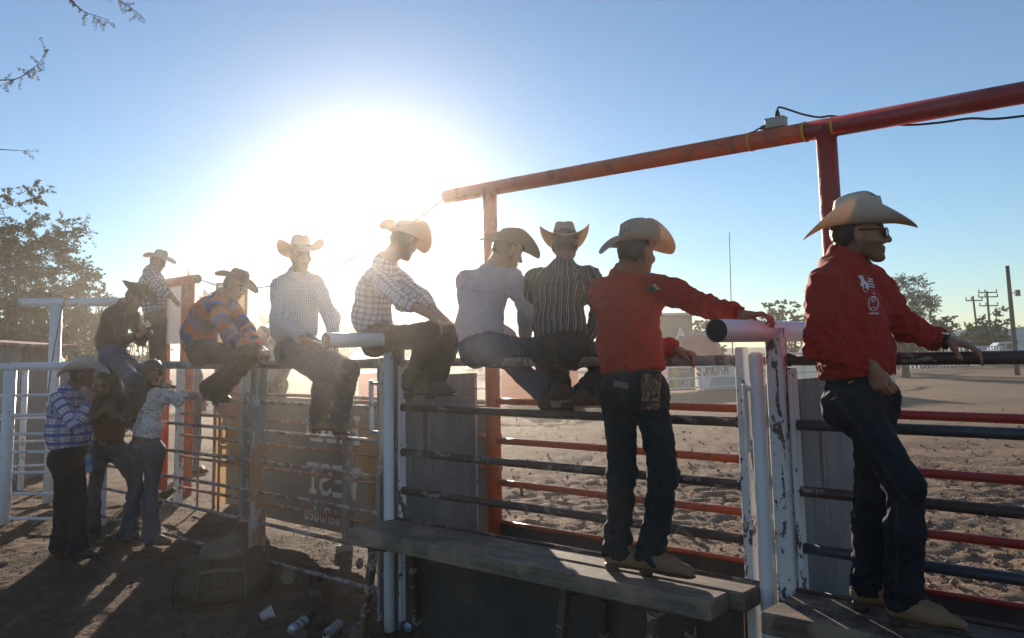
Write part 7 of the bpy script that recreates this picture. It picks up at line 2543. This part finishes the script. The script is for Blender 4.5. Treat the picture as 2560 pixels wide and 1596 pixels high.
body = bag_piece([((-.20, -.02, .14), (.20, -.02, .14), .135, .135, None, .03), ((-.19, .10, .15), (.19, .10, .15), .14, .14, None, .05), ((-.20, -.08, .07), (.20, -.08, .07), .075, .075, None, .05), ((-.20, .02, .23), (.18, .05, .24), .10, .10, None, .06)], M_BAG, 'body', bag, 0.022)
bag_piece([((-.14, -.02, .325), (.11, -.02, .33), .028, .028, (Bk, 3.6), .02), ((-.12, .10, .345), (.06, .13, .39), .03, .035, (Bk, 2.5), .05), ((.05, .14, .37), (.02, .15, .43), .03, .012, None, .03)], M_BAGL, 'top_flap', bag, 0.018, 0.008, 3)
bag_piece([((.235, -.02, .11), (.25, .08, .12), .075, .085, (UP, 1.5), .04), ((.24, .06, .22), (.22, .10, .26), .06, .05, None, .05)], M_BAGL, 'side_pocket', bag, 0.010, 0.009, 5)
bag_piece([((-.245, -.02, .11), (-.25, .08, .12), .07, .08, (UP, 1.4), .04)], M_BAG, 'side_pocket', bag, 0.010, 0.009, 6)


def strap_pts(L): return smooth_path([B0 + R_ * a + Bk * b + UP * c for a, b, c in L], 6)


for L in ([(-.20, -.10, .24), (-.31, -.10, .25), (-.34, -.12, .14), (-.33, -.14, .02)], [(.12, -.06, .30), (.22, -.02, .37), (.31, .02, .33), (.30, .02, .22)], [(-.17, -.165, .02), (-.165, -.17, .16), (-.15, -.10, .29)], [(.17, -.165, .02), (.165, -.17, .16), (.15, -.10, .29)], [(-.15, -.155, .235), (0, -.165, .245), (.15, -.155, .235)]):
    q = strap_pts(L)
    MB().tube(q, 0.013, 8, hint=R_, flat=0.35).build('strap', M_BLACK if L[0][0] < -.19 else M_BAGL, bag)

# ------------------------------------------------------------------ stones, cans, cups
def stone(lab, px, py, w, h, seed, mat):
    p = gp(px, py, 0.02); p.z = gz1(p.x, p.y)
    S = Sdf(); rg = np.random.default_rng(seed)
    for k in range(4):
        c = p + Vector(rg.normal(size=3) * np.array([w * .2, w * .2, h * .12])) + UP * h * 0.35
        S.ell(c, np.linalg.qr(rg.normal(size=(3, 3)))[0], np.array([w * .42, w * .34, h * .5]) * (0.8 + 0.4 * rg.random()), 0.02)
    for k in range(5):
        n = rg.normal(size=3); n[2] = abs(n[2]); n /= np.linalg.norm(n)
        S.cut(p + UP * h * 0.35 + Vector(n) * (w * 0.40), n)
    V, F = S.mesh(max(0.006, w / 22), 1)
    V = V + vnormals(V, F) * (fbm(V * 24 + seed, 3) * w * 0.035)[:, None]
    o = mesh_obj('stone', V, F, mat)
    return tag(o, lab, 'stone', 'stones lying in front of the fence')


M_STONE = plain('pale stone', (0.22, 0.17, 0.13), 0.9, 0, 0.25, 12, 0.004)
M_STONED = plain('brown stone', (0.125, 0.090, 0.068), 0.9, 0, 0.25, 12, 0.004)
for a in (('largest pale stone right of the duffel bag', 718, 1476, .125, .115, 1, M_STONE), ('tall brown stone near the post foot, right of the pale stone', 855, 1484, .075, .09, 2, M_STONED),
          ('flat brown stone between the pale stone and the cans', 784, 1500, .12, .05, 3, M_STONED), ('sharp stone touching the black and white can', 752, 1592, .10, .08, 4, M_STONED),
          ('small stone close to the right end of the duffel bag', 655, 1478, .06, .05, 5, M_STONED), ('low stone behind the pale stone', 790, 1446, .12, .06, 6, M_STONED), ('flat stone beside the silver can', 800, 1552, .09, .03, 7, M_STONED),
          ('broken stone below the blue can', 905, 1590, .11, .10, 8, M_STONED), ('stone between the silver can and the blue can', 868, 1575, .06, .05, 9, M_STONED), ('small stone below the crossbar of the bench', 900, 1405, .07, .05, 10, M_STONE)):
    stone(*a)


def can_mat(name, cols):
    t = NT(name)
    s = t.sep(t.attr('cl').outputs['Vector'])
    v = t.obj()
    c = cols[0]
    for (lo, hi, colr) in cols[1:]:
        m = t.m('MULTIPLY', t.m('GREATER_THAN', s[1], lo), t.m('LESS_THAN', s[1], hi))
        c = t.mix(m, c, colr)
    n = t.noise(v, 60, 3)
    c = t.mix(t.m('MULTIPLY', t.ramp(n, 0.5, 0.7), 0.3), c, (0.17, 0.12, 0.09))
    return t.fin(c, 0.32, 0.5, t.bump(n, 0.002), 0.5)


def can(lab, x0, y0, x1, y1, r, mat, dent=0.15, name='drink_can', cat='can'):
    """Lies from its base at x0,y0 to its top at x1,y1."""
    a = gp(x0, y0, 0.05); b = gp(x1, y1, 0.05)
    for p in (a, b): p.z = gz1(p.x, p.y) + r * 0.92
    d = b - a; L = d.length; u, e1, e2 = frame_of(d)
    o = thing(name, lab, cat, (a + b) / 2, 'empty drink cans on the dirt')
    prof = [(0, .80), (.02, .93), (.05, 1), (.2, 1), (.4, 1), (.6, 1), (.8, 1), (.88, 1), (.95, .86), (.975, .80), (1.0, .82)]
    V = []; cl = []; n = 22
    for i, (t, k) in enumerate(prof):
        for j in range(n):
            w = 2 * math.pi * j / n
            rr = r * k * (1 - dent * max(0, math.cos(w - 1.2)) ** 2 * math.exp(-((t - .5) / .2) ** 2))
            V.append(a + u * (t * L) + e1 * (math.cos(w) * rr) + e2 * (math.sin(w) * rr)); cl.append((w, t, 0))
    F = [(i * n + (j + 1) % n, i * n + j, (i + 1) * n + j, (i + 1) * n + (j + 1) % n) for i in range(len(prof) - 1) for j in range(n)]
    F.append(tuple(range(n)))
    mesh_obj('can_body', [tuple(v) for v in V], F, mat, o, attrs={'cl': np.array(cl)})
    lid = MB()
    c = b - u * 0.003
    lid.add([c + e1 * (math.cos(2 * math.pi * j / n) * r * .80) + e2 * (math.sin(2 * math.pi * j / n) * r * .80) for j in range(n)] + [c - u * 0.004], [((j + 1) % n, j, n) for j in range(n)], 0, True)
    lo = lid.build('lid', M_STEEL, o)
    h = c - u * 0.0005 + e1 * r * 0.36
    MB().add([h + e1 * (math.cos(2 * math.pi * j / 10) * r * .26) + e2 * (math.sin(2 * math.pi * j / 10) * r * .34) for j in range(10)] + [h + u * 0.0015 + e1 * (math.cos(2 * math.pi * j / 10) * r * .26) + e2 * (math.sin(2 * math.pi * j / 10) * r * .34) for j in range(10)],
             [tuple(range(10, 20))[::-1]] + [(j, (j + 1) % 10, 10 + (j + 1) % 10, 10 + j) for j in range(10)], 0, False).build('opening', M_BLACK, lo)
    return o


K1 = can_mat('white and black can', [(0.42, 0.47, 0.55), (0.60, 1.0, (0.03, 0.03, 0.035)), (0.12, 0.2, (0.10, 0.13, 0.20)), (0.35, 0.42, (0.12, 0.14, 0.2))])
K2 = can_mat('silver can', [(0.42, 0.45, 0.50), (0.3, 0.34, (0.2, 0.22, 0.26))])
K3 = can_mat('blue can', [(0.02, 0.035, 0.16), (0.55, 0.72, (0.45, 0.50, 0.6)), (0.2, 0.25, (0.35, 0.38, 0.5))])
K4 = can_mat('blue and red can', [(0.35, 0.45, 0.60), (0.0, 0.35, (0.28, 0.05, 0.05)), (0.42, 0.55, (0.04, 0.06, 0.12))])
can('crumpled white and black can, largest of the cans', 728, 1567, 784, 1532, .034, K1, .22)
can('plain silver can with its open top facing us', 848, 1551, 815, 1580, .033, K2, .10)
can('dark blue can leaning at the bench leg', 908, 1552, 888, 1574, .033, K3, .05)
can('blue white can with a red end lying against the posts', 1020, 1555, 998, 1530, .030, K4, .2)
can('pale blue can beside the red ended one', 1018, 1560, 1042, 1545, .033, can_mat('pale blue can', [(0.30, 0.42, 0.58)]), .1)
can('small bluish orange can behind the second bench leg', 1060, 1545, 1066, 1528, .030, can_mat('blue orange can', [(0.30, 0.40, 0.52), (0.0, 0.4, (0.45, 0.15, 0.05))]), .1)


def cup(lab, px, py, axis, L, r0, r1, mat, crush):
    p = gp(px, py, 0.04); p.z = gz1(p.x, p.y) + r1 * 0.8
    u = Vector(axis).normalized(); _, e1, e2 = frame_of(u)
    o = thing('paper_cup', lab, 'cup', p)
    V = []; n = 20
    for i in range(9):
        t = i / 8
        for j in range(n):
            w = 2 * math.pi * j / n
            rr = (r0 + (r1 - r0) * t) * (1 + crush * math.sin(3 * w + 4 * t) * t)
            V.append(p + u * ((t - .5) * L) + e1 * math.cos(w) * rr * (1 - crush) + e2 * math.sin(w) * rr)
    F = [(i * n + (j + 1) % n, i * n + j, (i + 1) * n + j, (i + 1) * n + (j + 1) % n) for i in range(8) for j in range(n)] + [tuple(range(n))]
    mesh_obj('cup_wall', [tuple(v) for v in V], F, mat, o)
    rim = [V[8 * n + j] for j in range(n)]
    MB().tube(rim + [rim[0]], 0.003, 6, caps=False).build('rim', M_PRINT, o)


cup('crushed white and red paper cup on the open dirt', 667, 1540, (.8, .3, .35), .085, .030, .040, can_mat('red printed paper', [(0.55, 0.50, 0.52)]) if False else plain('red and white paper', (0.50, 0.36, 0.38), 0.6, 0, 0.6, 40), .16)
cup('pale plastic cup lying under the foot of the back fence', 860, 1374, (.85, .5, .05), .14, .034, .045, plain('milky cup', (0.36, 0.29, 0.25), 0.4, 0, 0.15, 12, 0, 0.4, 0.3), .03)

# ------------------------------------------------------------------ litter on the ground
def straws():
    rg = np.random.default_rng(21)
    V = []
    M = 0
    def put(x, y, n, sp, lmin, lmax, w, lift):
        nonlocal M
        for _ in range(n):
            a, b = x + rg.normal() * sp, y + rg.normal() * sp
            th = rg.random() * math.pi * 2; L = lmin + (lmax - lmin) * rg.random()
            d = Vector((math.cos(th), math.sin(th), lift * rg.normal() * 0.5))
            c = Vector((a, b, gz1(a, b) + 0.008 + abs(lift * L * 0.3)))
            e = Vector((-d.y, d.x, 0)) * w
            u = UP * w * 0.8
            V.extend([c - e, c + e, c + d * L + e * 0.4 + u, c + d * L - e * 0.4 + u])
            M += 1
    for _ in range(260):
        px, py = rg.uniform(330, 1010), rg.uniform(1330, 1600)
        p = gp(px, py, 0)
        put(p.x, p.y, 5, 0.10, 0.03, 0.14, 0.0016, 0.10)
    for _ in range(120):
        px, py = rg.uniform(-40, 420), rg.uniform(1330, 1600)
        p = gp(px, py, 0)
        put(p.x, p.y, 3, 0.15, 0.03, 0.12, 0.0016, 0.08)
    for px, py in ((800, 1368), (770, 1350), (830, 1375), (905, 1392), (925, 1385), (700, 1352), (380, 1310), (430, 1318), (560, 1318), (300, 1350)):
        p = gp(px, py, 0.03)
        put(p.x, p.y, 70, 0.09, 0.05, 0.20, 0.0016, 0.55)
    o = mesh_obj('straw', [tuple(v) for v in V], np.arange(len(V)).reshape(-1, 4), plain('dry straw', (0.24, 0.175, 0.105), 0.8, 0, 0.35, 3, 0, 0.2, 0.2), smooth=False)
    tag(o, kind='stuff')


straws()


def clods():
    """Crumbs of earth and pebbles over the trampled ground and the arena floor."""
    rg = np.random.default_rng(5)
    V, F = [], []
    ico = [(0, 0, 1), (.9, 0, .3), (.28, .85, .3), (-.72, .53, .3), (-.72, -.53, .3), (.28, -.85, .3), (0, 0, -.6)]
    fc = [(0, 1, 2), (0, 2, 3), (0, 3, 4), (0, 4, 5), (0, 5, 1), (6, 2, 1), (6, 3, 2), (6, 4, 3), (6, 5, 4), (6, 1, 5)]
    pts = []
    for _ in range(1500):
        p = gp(rg.uniform(-60, 1050), rg.uniform(1320, 1620) if rg.random() < .8 else rg.uniform(1230, 1340), 0); pts.append((p.x, p.y, 0.004 + 0.012 * rg.random() ** 3))
    for _ in range(2600):
        px, py = rg.uniform(1200, 2600), rg.uniform(1010, 1480)
        p = gp(px, py, 0)
        s_, t_ = s_t(p.x, p.y)
        if t_ < -1.15: pts.append((p.x, p.y, 0.008 + 0.035 * rg.random() ** 2.5))
    for x, y, r in pts:
        n = len(V); z = gz1(x, y) + r * 0.25
        k = rg.uniform(.6, 1.3, size=(7, 1)); a = rg.random() * 6.28
        q = np.array(ico) * k * r * np.array([1.2, 1, .8])
        ca, sa = math.cos(a), math.sin(a)
        for v in q: V.append((x + v[0] * ca - v[1] * sa, y + v[0] * sa + v[1] * ca, z + v[2]))
        F.extend(tuple(i + n for i in f) for f in fc)
    o = mesh_obj('dirt_clods', V, F, plain('clod', (0.22, 0.155, 0.108), 0.95, 0, 0.3, 20), smooth=False)
    tag(o, kind='stuff')


clods()
for k, (pts, r) in enumerate(([[(620, 1592), (690, 1572), (735, 1560)], .008], [[(480, 1310), (520, 1322), (560, 1330)], .006], [[(935, 1530), (950, 1560), (975, 1580)], .006])):
    P = [gp(x, y, 0.0) for x, y in pts]
    for p in P: p.z = gz1(p.x, p.y) + r
    st = MB().tube(smooth_path(P, 4), [r * (1 - 0.5 * i / 8) for i in range(9)], 6).build('stick', M_BARK)
    tag(st, ['bent dry stick pointing at the black and white can', 'short dry stick on the dirt behind the duffel bag', 'dark twig beside the bench leg'][k], 'stick')
